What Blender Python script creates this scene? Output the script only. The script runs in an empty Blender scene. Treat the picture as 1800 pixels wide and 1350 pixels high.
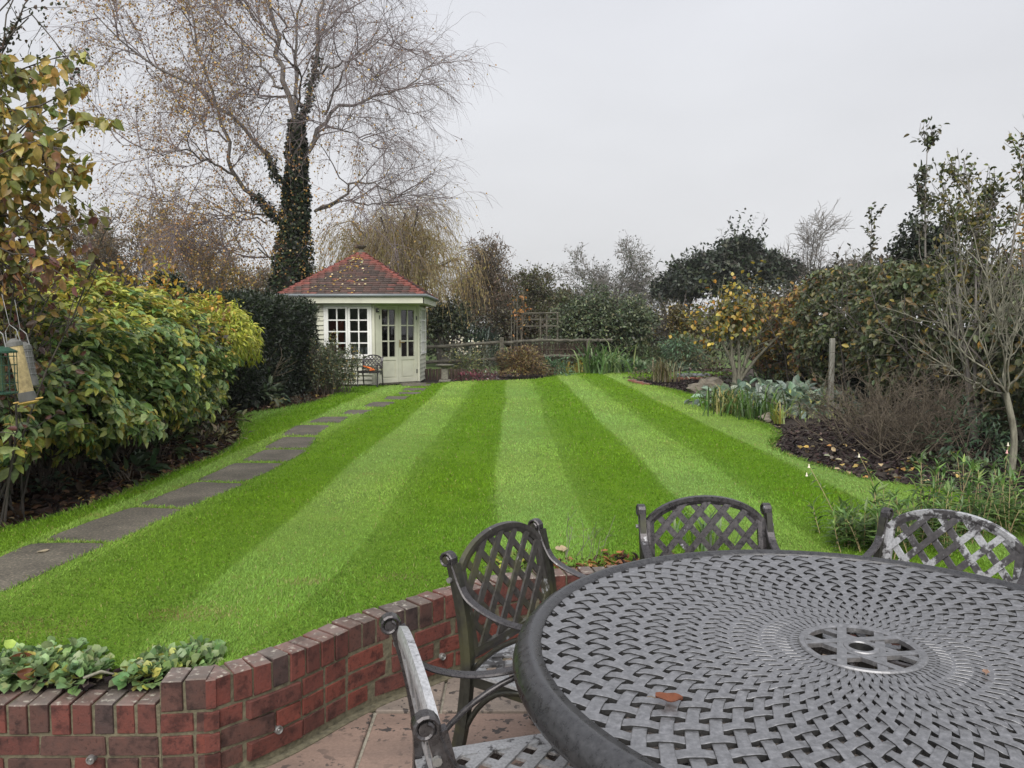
import bpy, bmesh, math, random
import numpy as np
from mathutils import Vector, Matrix

scene = bpy.context.scene
COL = scene.collection
F, YH, CAMZ = 1350.0, 580.0, 1.52
PITCH = math.atan((675.0 - YH) / F)
LAWN = 0.33                      # lawn level above the patio

# ---------------------------------------------------------------- camera
cam_data = bpy.data.cameras.new('camera')
cam = bpy.data.objects.new('camera', cam_data)
COL.objects.link(cam)
cam.location = (0, 0, CAMZ)
cam.rotation_euler = (math.pi / 2 - PITCH, 0, 0)
cam_data.sensor_width = 36.0
cam_data.lens = 36.0 * F / 1800.0
cam_data.clip_start = 0.02
cam_data.clip_end = 600
scene.camera = cam

# ---------------------------------------------------------------- world: flat overcast sky
SUN_EL, SUN_AZ = math.radians(43), math.radians(186)
world = bpy.data.worlds.new('World')
scene.world = world
world.use_nodes = True
wn, wl = world.node_tree.nodes, world.node_tree.links
wn.clear()
w_out = wn.new('ShaderNodeOutputWorld')
w_bg = wn.new('ShaderNodeBackground')
w_bg.inputs['Strength'].default_value = 0.05
sky = wn.new('ShaderNodeTexSky')
sky.sky_type = 'NISHITA'
sky.sun_disc = False
sky.sun_elevation = SUN_EL
sky.sun_rotation = SUN_AZ
sky.air_density = 1.0
sky.dust_density = 6.0
hs = wn.new('ShaderNodeHueSaturation')
hs.inputs['Saturation'].default_value = 0.35
tc = wn.new('ShaderNodeTexCoord')
sep = wn.new('ShaderNodeSeparateXYZ')
ramp = wn.new('ShaderNodeValToRGB')
ramp.color_ramp.elements[0].position = 0.0
ramp.color_ramp.elements[0].color = (5.9, 5.93, 6.0, 1)
ramp.color_ramp.elements[1].position = 0.65
ramp.color_ramp.elements[1].color = (6.35, 6.53, 7.15, 1)
nz = wn.new('ShaderNodeTexNoise')
nz.inputs['Scale'].default_value = 2.2
nz.inputs['Detail'].default_value = 3
mapn = wn.new('ShaderNodeMapping')
mapn.inputs['Scale'].default_value = (1, 1, 2.5)
cl = wn.new('ShaderNodeMapRange')
cl.inputs['From Min'].default_value = 0.3
cl.inputs['From Max'].default_value = 0.7
cl.inputs['To Min'].default_value = 0.93
cl.inputs['To Max'].default_value = 1.05
mul = wn.new('ShaderNodeMix'); mul.data_type = 'RGBA'; mul.blend_type = 'MULTIPLY'
mul.inputs[0].default_value = 1.0
mix = wn.new('ShaderNodeMix'); mix.data_type = 'RGBA'
mix.inputs[0].default_value = 0.93
wl.new(sky.outputs[0], hs.inputs['Color'])
wl.new(tc.outputs['Generated'], sep.inputs[0])
wl.new(sep.outputs['Z'], ramp.inputs[0])
wl.new(tc.outputs['Generated'], mapn.inputs[0])
wl.new(mapn.outputs[0], nz.inputs['Vector'])
wl.new(nz.outputs[0], cl.inputs[0])
wl.new(ramp.outputs[0], mul.inputs[6])
wl.new(cl.outputs[0], mul.inputs[7])
wl.new(hs.outputs[0], mix.inputs[6])
wl.new(mul.outputs[2], mix.inputs[7])
wl.new(mix.outputs[2], w_bg.inputs['Color'])
wl.new(w_bg.outputs[0], w_out.inputs[0])

# ---------------------------------------------------------------- sun behind thick cloud
sun_d = bpy.data.lights.new('sun', 'SUN')
sun_d.energy = 1.5
sun_d.angle = math.radians(60)
sun_d.color = (1.0, 0.965, 0.91)
sun = bpy.data.objects.new('sun', sun_d)
COL.objects.link(sun)
sdir = Vector((math.sin(SUN_AZ) * math.cos(SUN_EL), math.cos(SUN_AZ) * math.cos(SUN_EL), math.sin(SUN_EL)))
sun.rotation_euler = (-sdir).to_track_quat('-Z', 'Y').to_euler()

scene.view_settings.view_transform = 'Standard'
scene.view_settings.look = 'None'
scene.view_settings.exposure = 1.4
scene.view_settings.gamma = 1.0
scene.view_settings.use_curve_mapping = False
try:
    scene.cycles.use_denoising = True
    scene.cycles.max_bounces = 6
    scene.cycles.diffuse_bounces = 3
    scene.cycles.glossy_bounces = 3
    scene.cycles.transmission_bounces = 4
    scene.cycles.transparent_max_bounces = 6
    scene.cycles.caustics_reflective = False
    scene.cycles.caustics_refractive = False
except Exception:
    pass

# ---------------------------------------------------------------- pixel helpers (directions only)
SP, CP = math.sin(PITCH), math.cos(PITCH)
def ray(px, py):
    u = (px - 900.0) / F
    v = (675.0 - py) / F
    return Vector((u, CP + v * SP, -SP + v * CP))
def P(px, py, z=LAWN):
    d = ray(px, py)
    t = (z - CAMZ) / d.z
    return Vector((d.x * t, d.y * t, z))
def PY(px, py, Y):
    d = ray(px, py)
    t = Y / d.y
    return Vector((d.x * t, Y, CAMZ + d.z * t))
def proj(pts):
    p = np.asarray(pts, float).reshape(-1, 3)
    y, z = p[:, 1], p[:, 2] - CAMZ
    dep = np.maximum(y * CP - z * SP, 1e-3)
    v = (y * SP + z * CP) / dep
    return 900 + F * p[:, 0] / dep, 675 - F * v, dep
def lin(r, g, b):
    f = lambda c: (c / 255) / 12.92 if c <= 10 else (((c / 255) + 0.055) / 1.055) ** 2.4
    return (f(r), f(g), f(b))

# ---------------------------------------------------------------- object helpers
def tag(o, label=None, cat=None, group=None, kind=None):
    if label: o['label'] = label
    if cat: o['category'] = cat
    if group: o['group'] = group
    if kind: o['kind'] = kind
    return o
def empty(name, loc=(0, 0, 0), rz=0.0, parent=None):
    o = bpy.data.objects.new(name, None)
    COL.objects.link(o)
    o.location = loc
    o.rotation_euler = (0, 0, rz)
    o.empty_display_size = 0.1
    if parent: o.parent = parent
    return o
def thing(name, label, cat, loc=(0, 0, 0), rz=0.0, group=None):
    return tag(empty(name, loc, rz), label, cat, group)
def link(name, me, mat=None, parent=None):
    o = bpy.data.objects.new(name, me)
    COL.objects.link(o)
    if mat is not None and len(me.materials) == 0:
        me.materials.append(mat)
    if parent is not None:
        o.parent = parent
    return o
def mesh_np(name, V, faces, col=None, smooth=False):
    """faces: list of (M,k) int arrays"""
    me = bpy.data.meshes.new(name)
    V = np.asarray(V, np.float32).reshape(-1, 3)
    me.vertices.add(len(V))
    me.vertices.foreach_set('co', V.ravel())
    faces = [np.asarray(f, np.int32) for f in faces if len(f)]
    nl = sum(f.size for f in faces)
    npol = sum(len(f) for f in faces)
    me.loops.add(nl)
    me.polygons.add(npol)
    me.loops.foreach_set('vertex_index', np.concatenate([f.ravel() for f in faces]))
    tot = np.concatenate([np.full(len(f), f.shape[1], np.int32) for f in faces])
    start = np.concatenate([[0], np.cumsum(tot)[:-1]]).astype(np.int32)
    me.polygons.foreach_set('loop_start', start)
    me.polygons.foreach_set('loop_total', tot)
    if smooth:
        me.polygons.foreach_set('use_smooth', np.ones(npol, bool))
    if col is not None:
        col = np.asarray(col, np.float32)
        if col.shape[1] == 3:
            col = np.concatenate([col, np.ones((len(col), 1), np.float32)], 1)
        a = me.color_attributes.new('Col', 'FLOAT_COLOR', 'POINT')
        a.data.foreach_set('color', col.ravel())
    me.update(calc_edges=True)
    me.validate()
    return me
class MB:
    """collects plain shapes into one mesh"""
    def __init__(s): s.v = []; s.f = []
    def add(s, V, Fc):
        b = len(s.v); s.v += [tuple(x) for x in V]; s.f += [tuple(i + b for i in q) for q in Fc]
    def box(s, x0, x1, y0, y1, z0, z1):
        s.add([(x0,y0,z0),(x1,y0,z0),(x1,y1,z0),(x0,y1,z0),(x0,y0,z1),(x1,y0,z1),(x1,y1,z1),(x0,y1,z1)],
              [(3,2,1,0),(4,5,6,7),(0,1,5,4),(1,2,6,5),(2,3,7,6),(3,0,4,7)])
    def hexa(s, bot, top):
        s.add(list(bot) + list(top), [(3,2,1,0),(4,5,6,7),(0,1,5,4),(1,2,6,5),(2,3,7,6),(3,0,4,7)])
    def tube(s, pts, rad, n=6, cap=True):
        pts = [Vector(p) for p in pts]
        if not hasattr(rad, '__len__'): rad = [rad] * len(pts)
        b = len(s.v); up = Vector((0.31, 0.17, 0.93))
        for i, p in enumerate(pts):
            t = (pts[min(i+1, len(pts)-1)] - pts[max(i-1, 0)]).normalized()
            a = t.cross(up)
            if a.length < 0.1: a = t.cross(Vector((1, 0, 0)))
            a.normalize(); c = t.cross(a).normalized()
            for k in range(n):
                th = 2 * math.pi * k / n
                s.v.append(tuple(p + rad[i] * (math.cos(th) * a + math.sin(th) * c)))
        for i in range(len(pts) - 1):
            for k in range(n):
                s.f.append((b+i*n+k, b+i*n+(k+1) % n, b+(i+1)*n+(k+1) % n, b+(i+1)*n+k))
        if cap:
            s.f.append(tuple(b + k for k in reversed(range(n))))
            s.f.append(tuple(b + (len(pts)-1)*n + k for k in range(n)))
    def band(s, pts, side, w, t):
        """flat bar swept along pts: side = constant width axis, w width, t thickness"""
        pts = [Vector(p) for p in pts]; side = Vector(side).normalized(); b = len(s.v)
        if not hasattr(w, '__len__'): w = [w] * len(pts)
        for i, p in enumerate(pts):
            tan = (pts[min(i+1, len(pts)-1)] - pts[max(i-1, 0)]).normalized()
            n = side.cross(tan).normalized(); sd = tan.cross(n).normalized()
            h = w[i] / 2
            for a, c in ((-h*.8, -t/2), (-h, 0), (-h*.8, t/2), (h*.8, t/2), (h, 0), (h*.8, -t/2)):
                s.v.append(tuple(p + sd * a + n * c))
        m = 6
        for i in range(len(pts) - 1):
            for k in range(m):
                s.f.append((b+i*m+k, b+i*m+(k+1) % m, b+(i+1)*m+(k+1) % m, b+(i+1)*m+k))
        s.f.append(tuple(b + k for k in reversed(range(m))))
        s.f.append(tuple(b + (len(pts)-1)*m + k for k in range(m)))
    def lathe(s, prof, n=16, c=(0, 0, 0)):
        b = len(s.v)
        for r, z in prof:
            for k in range(n):
                a = 2*math.pi*k/n
                s.v.append((c[0]+r*math.cos(a), c[1]+r*math.sin(a), c[2]+z))
        for i in range(len(prof)-1):
            for k in range(n):
                s.f.append((b+i*n+k, b+i*n+(k+1) % n, b+(i+1)*n+(k+1) % n, b+(i+1)*n+k))
        if prof[0][0] > 1e-4: s.f.append(tuple(b+k for k in reversed(range(n))))
        if prof[-1][0] > 1e-4: s.f.append(tuple(b+(len(prof)-1)*n+k for k in range(n)))
    def mesh(s, name, bevel=0.0, smooth=False, recalc=True):
        me = bpy.data.meshes.new(name)
        me.from_pydata(s.v, [], s.f)
        if recalc or bevel:
            bm = bmesh.new(); bm.from_mesh(me)
            if recalc: bmesh.ops.recalc_face_normals(bm, faces=bm.faces)
            if bevel: bmesh.ops.bevel(bm, geom=list(bm.edges), offset=bevel, segments=1, affect='EDGES', profile=0.7)
            bm.to_mesh(me); bm.free()
        if smooth:
            me.polygons.foreach_set('use_smooth', [True]*len(me.polygons))
        me.update()
        return me
    def build(s, name, mat, parent=None, bevel=0.0, smooth=False, recalc=True):
        return link(name, s.mesh(name, bevel, smooth, recalc), mat, parent)

# ---------------------------------------------------------------- materials
def mat_new(name):
    m = bpy.data.materials.new(name); m.use_nodes = True
    nt = m.node_tree; nt.nodes.clear()
    out = nt.nodes.new('ShaderNodeOutputMaterial')
    b = nt.nodes.new('ShaderNodeBsdfPrincipled')
    nt.links.new(b.outputs[0], out.inputs[0])
    return m, nt, b, out
def N(nt, t, **kw):
    n = nt.nodes.new(t)
    for k, v in kw.items():
        if k in n.inputs: n.inputs[k].default_value = v
        else: setattr(n, k, v)
    return n
def noise(nt, scale, detail=4, rough=0.6, coord='Object', vec=None):
    n = N(nt, 'ShaderNodeTexNoise')
    n.inputs['Scale'].default_value = scale; n.inputs['Detail'].default_value = detail
    n.inputs['Roughness'].default_value = rough
    if vec is None:
        t = N(nt, 'ShaderNodeTexCoord'); vec = t.outputs[coord]
    nt.links.new(vec, n.inputs['Vector'])
    return n
def rampn(nt, src, stops):
    r = N(nt, 'ShaderNodeValToRGB')
    e = r.color_ramp.elements
    while len(e) < len(stops): e.new(0.5)
    for k, (p, c) in enumerate(stops):
        e[k].position = p; e[k].color = (*c, 1) if len(c) == 3 else c
    nt.links.new(src, r.inputs[0])
    return r
def mixc(nt, a, b, fac, mode='MIX'):
    m = N(nt, 'ShaderNodeMix'); m.data_type = 'RGBA'; m.blend_type = mode
    for i, x in ((6, a), (7, b), (0, fac)):
        if isinstance(x, (int, float)): m.inputs[i].default_value = x if i == 0 else (x, x, x, 1)
        elif isinstance(x, tuple): m.inputs[i].default_value = (*x, 1) if len(x) == 3 else x
        else: nt.links.new(x, m.inputs[i])
    return m.outputs[2]
def bump(nt, b, src, strength=0.3, dist=0.01):
    n = N(nt, 'ShaderNodeBump'); n.inputs['Strength'].default_value = strength; n.inputs['Distance'].default_value = dist
    nt.links.new(src, n.inputs['Height']); nt.links.new(n.outputs[0], b.inputs['Normal'])
def world_noise(nt, scale, detail=4, rough=0.6, stretch=None):
    g = N(nt, 'ShaderNodeNewGeometry'); v = g.outputs['Position']
    if stretch:
        m = N(nt, 'ShaderNodeMapping'); m.inputs['Scale'].default_value = stretch
        nt.links.new(v, m.inputs[0]); v = m.outputs[0]
    return noise(nt, scale, detail, rough, vec=v)

M = {}
def leaf_mat(name, source, rough=0.45, trans=0.25, spec=0.4):
    m, nt, b, out = mat_new(name)
    if source == 'attr':
        c = N(nt, 'ShaderNodeAttribute'); c.attribute_name = 'Col'; c = c.outputs['Color']
    else:
        c = N(nt, 'ShaderNodeObjectInfo').outputs['Color']
    nn = world_noise(nt, 40, 2)
    f = rampn(nt, nn.outputs[0], [(0.3, (0.72, 0.72, 0.72)), (0.7, (1.2, 1.2, 1.2))])
    c = mixc(nt, c, f.outputs[0], 1.0, 'MULTIPLY')
    nt.links.new(c, b.inputs['Base Color'])
    b.inputs['Roughness'].default_value = rough
    b.inputs['Specular IOR Level'].default_value = spec
    t = N(nt, 'ShaderNodeBsdfTranslucent'); nt.links.new(c, t.inputs['Color'])
    mx = N(nt, 'ShaderNodeMixShader'); mx.inputs[0].default_value = trans
    nt.links.new(b.outputs[0], mx.inputs[1]); nt.links.new(t.outputs[0], mx.inputs[2])
    nt.links.new(mx.outputs[0], out.inputs[0])
    M[name] = m
leaf_mat('foliage', 'attr', 0.38, 0.3, 0.5)
leaf_mat('foliage_matte', 'attr', 0.7, 0.2, 0.15)
leaf_mat('leaf_single', 'object', 0.36, 0.33, 0.5)
leaf_mat('grass', 'attr', 0.6, 0.3, 0.2)

def bark_mat(name, c1, c2, scale=14, rough=0.85, stretch=(1, 1, 0.25)):
    m, nt, b, out = mat_new(name)
    nn = world_noise(nt, scale, 5, 0.65, stretch)
    r = rampn(nt, nn.outputs[0], [(0.35, c1), (0.65, c2)])
    nt.links.new(r.outputs[0], b.inputs['Base Color'])
    b.inputs['Roughness'].default_value = rough
    bump(nt, b, nn.outputs[0], 0.5, 0.01)
    M[name] = m
bark_mat('bark_dark', (0.035, 0.03, 0.026), (0.11, 0.095, 0.08))
bark_mat('bark_birch', (0.07, 0.062, 0.056), (0.20, 0.18, 0.16), 9)
bark_mat('twig_birch', (0.15, 0.12, 0.12), (0.24, 0.20, 0.20), 5)
bark_mat('twig_brown', (0.055, 0.043, 0.031), (0.185, 0.15, 0.108), 20)
bark_mat('twig_pale', (0.075, 0.07, 0.05), (0.24, 0.23, 0.175), 30)
bark_mat('twig_grey', (0.11, 0.1, 0.09), (0.22, 0.2, 0.18), 12)
bark_mat('twig_willow', (0.28, 0.21, 0.11), (0.44, 0.35, 0.19), 8)
bark_mat('wood_old', (0.045, 0.04, 0.03), (0.13, 0.12, 0.09), 12, 0.85, (0.3, 1, 1))
bark_mat('wood_pale', (0.17, 0.165, 0.14), (0.33, 0.32, 0.28), 10)
bark_mat('wattle', (0.03, 0.02, 0.016), (0.10, 0.068, 0.05), 30, 0.9, (1, 1, 0.2))

def metal_mat(name, base, pale_amt, scale=9, pale=(0.46, 0.465, 0.48), moss=0.0, rough=0.42, metal=0.35):
    m, nt, b, out = mat_new(name)
    n1 = world_noise(nt, scale, 6, 0.62)
    oi = N(nt, 'ShaderNodeObjectInfo')
    n2 = world_noise(nt, 60, 4, 0.7)
    lo = tuple(x * 0.6 for x in base); hi = tuple(x * 1.45 for x in base)
    c = rampn(nt, n2.outputs[0], [(0.3, lo), (0.55, base), (0.75, hi)]).outputs[0]
    if moss:
        n3 = world_noise(nt, 5, 4, 0.6)
        mf = rampn(nt, n3.outputs[0], [(0.5, (0, 0, 0)), (0.62, (moss, moss, moss))])
        c = mixc(nt, c, (0.085, 0.085, 0.04), mf.outputs[0])
    t = 1 - pale_amt
    n6 = world_noise(nt, 45, 4, 0.7)
    nsum = mixc(nt, n1.outputs[0], n6.outputs[0], 0.22)
    pf = rampn(nt, nsum, [(max(0, t), (0, 0, 0)), (min(1, t + 0.035), (1, 1, 1))])
    n4 = world_noise(nt, 130, 3, 0.6)
    pc = rampn(nt, n4.outputs[0], [(0.3, tuple(x * 0.62 for x in pale)), (0.6, pale)])
    c = mixc(nt, c, pc.outputs[0], pf.outputs[0])
    nt.links.new(c, b.inputs['Base Color'])
    rr = rampn(nt, n2.outputs[0], [(0.3, (rough - .1,) * 3), (0.7, (rough + .15,) * 3)])
    nt.links.new(rr.outputs[0], b.inputs['Roughness'])
    b.inputs['Metallic'].default_value = metal
    hsum = mixc(nt, n2.outputs[0], pf.outputs[0], 0.5)
    bump(nt, b, hsum, 0.12, 0.004)
    M[name] = m
metal_mat('table_metal', (0.25, 0.25, 0.258), 0.27, 11, rough=0.38, metal=0.7)
metal_mat('table_shaded', (0.03, 0.03, 0.03), 0.1, 11, rough=0.6)  # near-black: dark paint plus the shade of the holes put into the colour
metal_mat('table_rim', (0.075, 0.075, 0.078), 0.27, 7, (0.30, 0.31, 0.32), rough=0.30, metal=0.6)
metal_mat('chair_metal', (0.075, 0.07, 0.072), 0.39, 9, rough=0.28, metal=0.6)
metal_mat('chair_mossy', (0.065, 0.06, 0.056), 0.39, 10, moss=0.7)
metal_mat('chair_peeling', (0.085, 0.08, 0.082), 0.50, 9)
metal_mat('chair_pale', (0.09, 0.088, 0.09), 0.56, 6)
metal_mat('leg_mossy', (0.035, 0.035, 0.028), 0.28, 7, moss=0.6)

def plain(name, c, rough=0.5, scale=30, var=0.15, metallic=0.0, bumpy=0.0, spec=0.5):
    m, nt, b, out = mat_new(name)
    nn = world_noise(nt, scale, 4)
    r = rampn(nt, nn.outputs[0], [(0.3, tuple(x * (1 - var) for x in c)), (0.7, tuple(min(1, x * (1 + var)) for x in c))])
    nt.links.new(r.outputs[0], b.inputs['Base Color'])
    b.inputs['Roughness'].default_value = rough; b.inputs['Metallic'].default_value = metallic
    b.inputs['Specular IOR Level'].default_value = spec
    if bumpy: bump(nt, b, nn.outputs[0], bumpy, 0.01)
    M[name] = m
plain('sage_paint', (0.50, 0.50, 0.405), 0.55, 3, 0.13)
plain('white_paint', (0.74, 0.74, 0.71), 0.5, 8, 0.06)
plain('gutter', (0.17, 0.19, 0.20), 0.4, 6, 0.1)
plain('brass', (0.35, 0.24, 0.08), 0.35, 30, 0.1, 0.8)
plain('black_plastic', (0.02, 0.02, 0.02), 0.4)
plain('interior', (0.30, 0.27, 0.2), 0.9, 4)
plain('curtain_red', (0.25, 0.05, 0.02), 0.9, 8, 0.3)
plain('pot_white', (0.62, 0.66, 0.68), 0.5)
plain('orange_plastic', (0.80, 0.17, 0.02), 0.45, 20, 0.1)
plain('steel', (0.30, 0.30, 0.29), 0.45, 40, 0.3, 0.7)
plain('wire_green', (0.015, 0.06, 0.035), 0.5, 60, 0.2)
plain('feeder_green', (0.05, 0.075, 0.035), 0.5, 14, 0.5)
plain('feeder_seed', (0.42, 0.33, 0.16), 0.55, 55, 0.35)
plain('feeder_base', (0.12, 0.12, 0.11), 0.5)
plain('feeder_yellow', (0.62, 0.42, 0.12), 0.5)
plain('stone_grey', (0.17, 0.16, 0.13), 0.9, 25, 0.35, 0, 0.5)
plain('rock', (0.16, 0.14, 0.11), 0.9, 9, 0.4, 0, 0.6)
plain('slate', (0.13, 0.14, 0.155), 0.5, 12, 0.2)
plain('clay', (0.28, 0.14, 0.10), 0.9, 20, 0.3)
plain('white_card', (0.72, 0.72, 0.70), 0.7, 20, 0.05)
plain('petal_white', (0.72, 0.66, 0.52), 0.6)
plain('petal_pink', (0.62, 0.33, 0.33), 0.6)
plain('fence_cream', (0.30, 0.29, 0.20), 0.8, 18, 0.3)

# glass: dark, reflecting
m, nt, b, out = mat_new('glass')
b.inputs['Base Color'].default_value = (0.85, 0.88, 0.86, 1); b.inputs['Roughness'].default_value = 0.02
tr = N(nt, 'ShaderNodeBsdfTransparent'); tr.inputs[0].default_value = (0.8, 0.83, 0.82, 1)
gl = N(nt, 'ShaderNodeBsdfGlossy'); gl.inputs['Roughness'].default_value = 0.03
fr = N(nt, 'ShaderNodeFresnel'); fr.inputs['IOR'].default_value = 1.9
mx = N(nt, 'ShaderNodeMixShader')
nt.links.new(fr.outputs[0], mx.inputs[0]); nt.links.new(tr.outputs[0], mx.inputs[1]); nt.links.new(gl.outputs[0], mx.inputs[2])
nt.links.new(mx.outputs[0], out.inputs[0])
M['glass'] = m

# brick: object colour, kiln blotches, pitting and lichen on upward faces
m, nt, b, out = mat_new('brick')
oi = N(nt, 'ShaderNodeObjectInfo')
n1 = world_noise(nt, 16, 4, 0.65); n2 = world_noise(nt, 70, 5, 0.7); n3 = world_noise(nt, 38, 3, 0.6)
r1 = rampn(nt, n1.outputs[0], [(0.36, (0.42, 0.38, 0.38)), (0.5, (1, 1, 1)), (0.7, (1.25, 1.1, 1.05))])
c = mixc(nt, oi.outputs['Color'], r1.outputs[0], 1.0, 'MULTIPLY')
r2 = rampn(nt, n2.outputs[0], [(0.30, (0.25, 0.22, 0.22)), (0.44, (1, 1, 1))])
c = mixc(nt, c, r2.outputs[0], 1.0, 'MULTIPLY')
g = N(nt, 'ShaderNodeNewGeometry'); sx = N(nt, 'ShaderNodeSeparateXYZ'); nt.links.new(g.outputs['Normal'], sx.inputs[0])
up = rampn(nt, sx.outputs['Z'], [(0.35, (0, 0, 0)), (0.7, (1, 1, 1))])
sz = N(nt, 'ShaderNodeSeparateXYZ'); nt.links.new(g.outputs['Position'], sz.inputs[0])
hi = rampn(nt, sz.outputs['Z'], [(0.262, (0, 0, 0)), (0.272, (1, 1, 1))])
upm = mixc(nt, up.outputs[0], hi.outputs[0], 1.0, 'MULTIPLY')
li = rampn(nt, n3.outputs[0], [(0.57, (0, 0, 0)), (0.70, (.85, .85, .85))])
fac = mixc(nt, upm, li.outputs[0], 1.0, 'MULTIPLY')
n5 = world_noise(nt, 7, 3)
grime = rampn(nt, n5.outputs[0], [(0.35, (0.14, 0.12, 0.10)), (0.65, (0.30, 0.27, 0.24))])
half = mixc(nt, (0, 0, 0), upm, 0.45)
c = mixc(nt, c, grime.outputs[0], half)
c = mixc(nt, c, (0.42, 0.39, 0.33), fac)
nt.links.new(c, b.inputs['Base Color']); b.inputs['Roughness'].default_value = 0.85
bump(nt, b, n2.outputs[0], 0.6, 0.006)
M['brick'] = m
plain('mortar', (0.115, 0.103, 0.066), 0.95, 45, 0.4, 0, 0.7)
plain('patio_joint', (0.30, 0.275, 0.22), 0.95, 45, 0.4, 0, 0.6)

# sandstone flags
m, nt, b, out = mat_new('sandstone')
oi = N(nt, 'ShaderNodeObjectInfo')
n1 = world_noise(nt, 2.4, 5, 0.6, (1, 3, 1)); n2 = world_noise(nt, 26, 4, 0.55); n3 = world_noise(nt, 90, 3)
r1 = rampn(nt, n1.outputs[0], [(0.3, (0.75, 0.74, 0.74)), (0.7, (1.2, 1.15, 1.12))])
c = mixc(nt, oi.outputs['Color'], r1.outputs[0], 1.0, 'MULTIPLY')
r3 = rampn(nt, n3.outputs[0], [(0.3, (0.85, 0.85, 0.85)), (0.7, (1.1, 1.1, 1.1))])
c = mixc(nt, c, r3.outputs[0], 1.0, 'MULTIPLY')
n4 = world_noise(nt, 1.7, 3)
sp = rampn(nt, n2.outputs[0], [(0.57, (0, 0, 0)), (0.60, (1, 1, 1))])
pa = rampn(nt, n4.outputs[0], [(0.36, (0, 0, 0)), (0.50, (1, 1, 1))])
fac = mixc(nt, sp.outputs[0], pa.outputs[0], 1.0, 'MULTIPLY')
c = mixc(nt, c, (0.045, 0.038, 0.035), fac)
nt.links.new(c, b.inputs['Base Color']); b.inputs['Roughness'].default_value = 0.8
bump(nt, b, n2.outputs[0], 0.3, 0.006)
M['sandstone'] = m

# exposed aggregate path slabs
m, nt, b, out = mat_new('path_stone')
oi = N(nt, 'ShaderNodeObjectInfo')
n1 = world_noise(nt, 3, 4); n2 = world_noise(nt, 75, 3, 0.6)
r1 = rampn(nt, n1.outputs[0], [(0.3, (0.062, 0.055, 0.041)), (0.5, (0.10, 0.088, 0.068)), (0.7, (0.145, 0.128, 0.098))])
r2 = rampn(nt, n2.outputs[0], [(0.3, (0.55, 0.55, 0.55)), (0.55, (1, 1, 1)), (0.72, (2.1, 2.0, 1.85))])
c = mixc(nt, r1.outputs[0], r2.outputs[0], 1.0, 'MULTIPLY')
nt.links.new(c, b.inputs['Base Color']); b.inputs['Roughness'].default_value = 0.85
bump(nt, b, n2.outputs[0], 0.5, 0.006)
M['path_stone'] = m

# soil
def soil_mat(name, c1, c2):
    m, nt, b, out = mat_new(name)
    n1 = world_noise(nt, 12, 6, 0.7)
    r = rampn(nt, n1.outputs[0], [(0.3, c1), (0.7, c2)])
    nt.links.new(r.outputs[0], b.inputs['Base Color']); b.inputs['Roughness'].default_value = 0.95
    bump(nt, b, n1.outputs[0], 0.9, 0.05)
    M[name] = m
soil_mat('soil', (0.018, 0.013, 0.010), (0.07, 0.05, 0.038))

# turf base: stripes come from the way the mower laid the grass (same rule as the blades)
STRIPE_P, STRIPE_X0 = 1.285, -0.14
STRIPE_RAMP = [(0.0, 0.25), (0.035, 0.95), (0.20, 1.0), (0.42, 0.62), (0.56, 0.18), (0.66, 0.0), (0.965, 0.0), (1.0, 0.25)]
m, nt, b, out = mat_new('turf')
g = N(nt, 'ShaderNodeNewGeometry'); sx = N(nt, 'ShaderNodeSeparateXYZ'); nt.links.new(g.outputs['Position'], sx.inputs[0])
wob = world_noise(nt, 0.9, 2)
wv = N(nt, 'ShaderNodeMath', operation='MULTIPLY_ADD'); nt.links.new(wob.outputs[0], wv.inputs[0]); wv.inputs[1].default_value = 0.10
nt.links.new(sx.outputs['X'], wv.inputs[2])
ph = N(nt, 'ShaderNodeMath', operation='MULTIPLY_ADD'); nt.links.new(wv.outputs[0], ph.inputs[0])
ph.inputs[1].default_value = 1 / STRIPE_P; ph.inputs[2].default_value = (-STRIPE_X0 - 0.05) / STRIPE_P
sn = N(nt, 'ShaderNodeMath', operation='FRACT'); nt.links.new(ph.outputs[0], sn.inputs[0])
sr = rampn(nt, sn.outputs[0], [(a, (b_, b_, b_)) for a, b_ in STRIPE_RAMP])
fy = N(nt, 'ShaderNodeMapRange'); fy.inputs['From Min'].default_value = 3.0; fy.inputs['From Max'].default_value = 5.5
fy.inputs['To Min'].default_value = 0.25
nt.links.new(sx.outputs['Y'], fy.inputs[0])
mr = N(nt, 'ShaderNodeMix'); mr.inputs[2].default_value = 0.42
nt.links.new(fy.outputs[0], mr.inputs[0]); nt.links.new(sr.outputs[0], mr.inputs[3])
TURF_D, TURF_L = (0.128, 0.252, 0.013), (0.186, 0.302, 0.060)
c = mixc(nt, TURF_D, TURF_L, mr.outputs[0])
n1 = world_noise(nt, 3.0, 5, 0.65); n2 = world_noise(nt, 160, 3, 0.7, (1, 0.35, 1))
r1 = rampn(nt, n1.outputs[0], [(0.3, (0.78, 0.80, 0.85)), (0.7, (1.18, 1.12, 1.05))])
c = mixc(nt, c, r1.outputs[0], 1.0, 'MULTIPLY')
r2 = rampn(nt, n2.outputs[0], [(0.3, (0.55, 0.58, 0.5)), (0.7, (1.35, 1.3, 1.3))])
c = mixc(nt, c, r2.outputs[0], 1.0, 'MULTIPLY')
nt.links.new(c, b.inputs['Base Color']); b.inputs['Roughness'].default_value = 0.9
b.inputs['Specular IOR Level'].default_value = 0.1
bump(nt, b, n2.outputs[0], 0.8, 0.03)
M['turf'] = m
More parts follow.
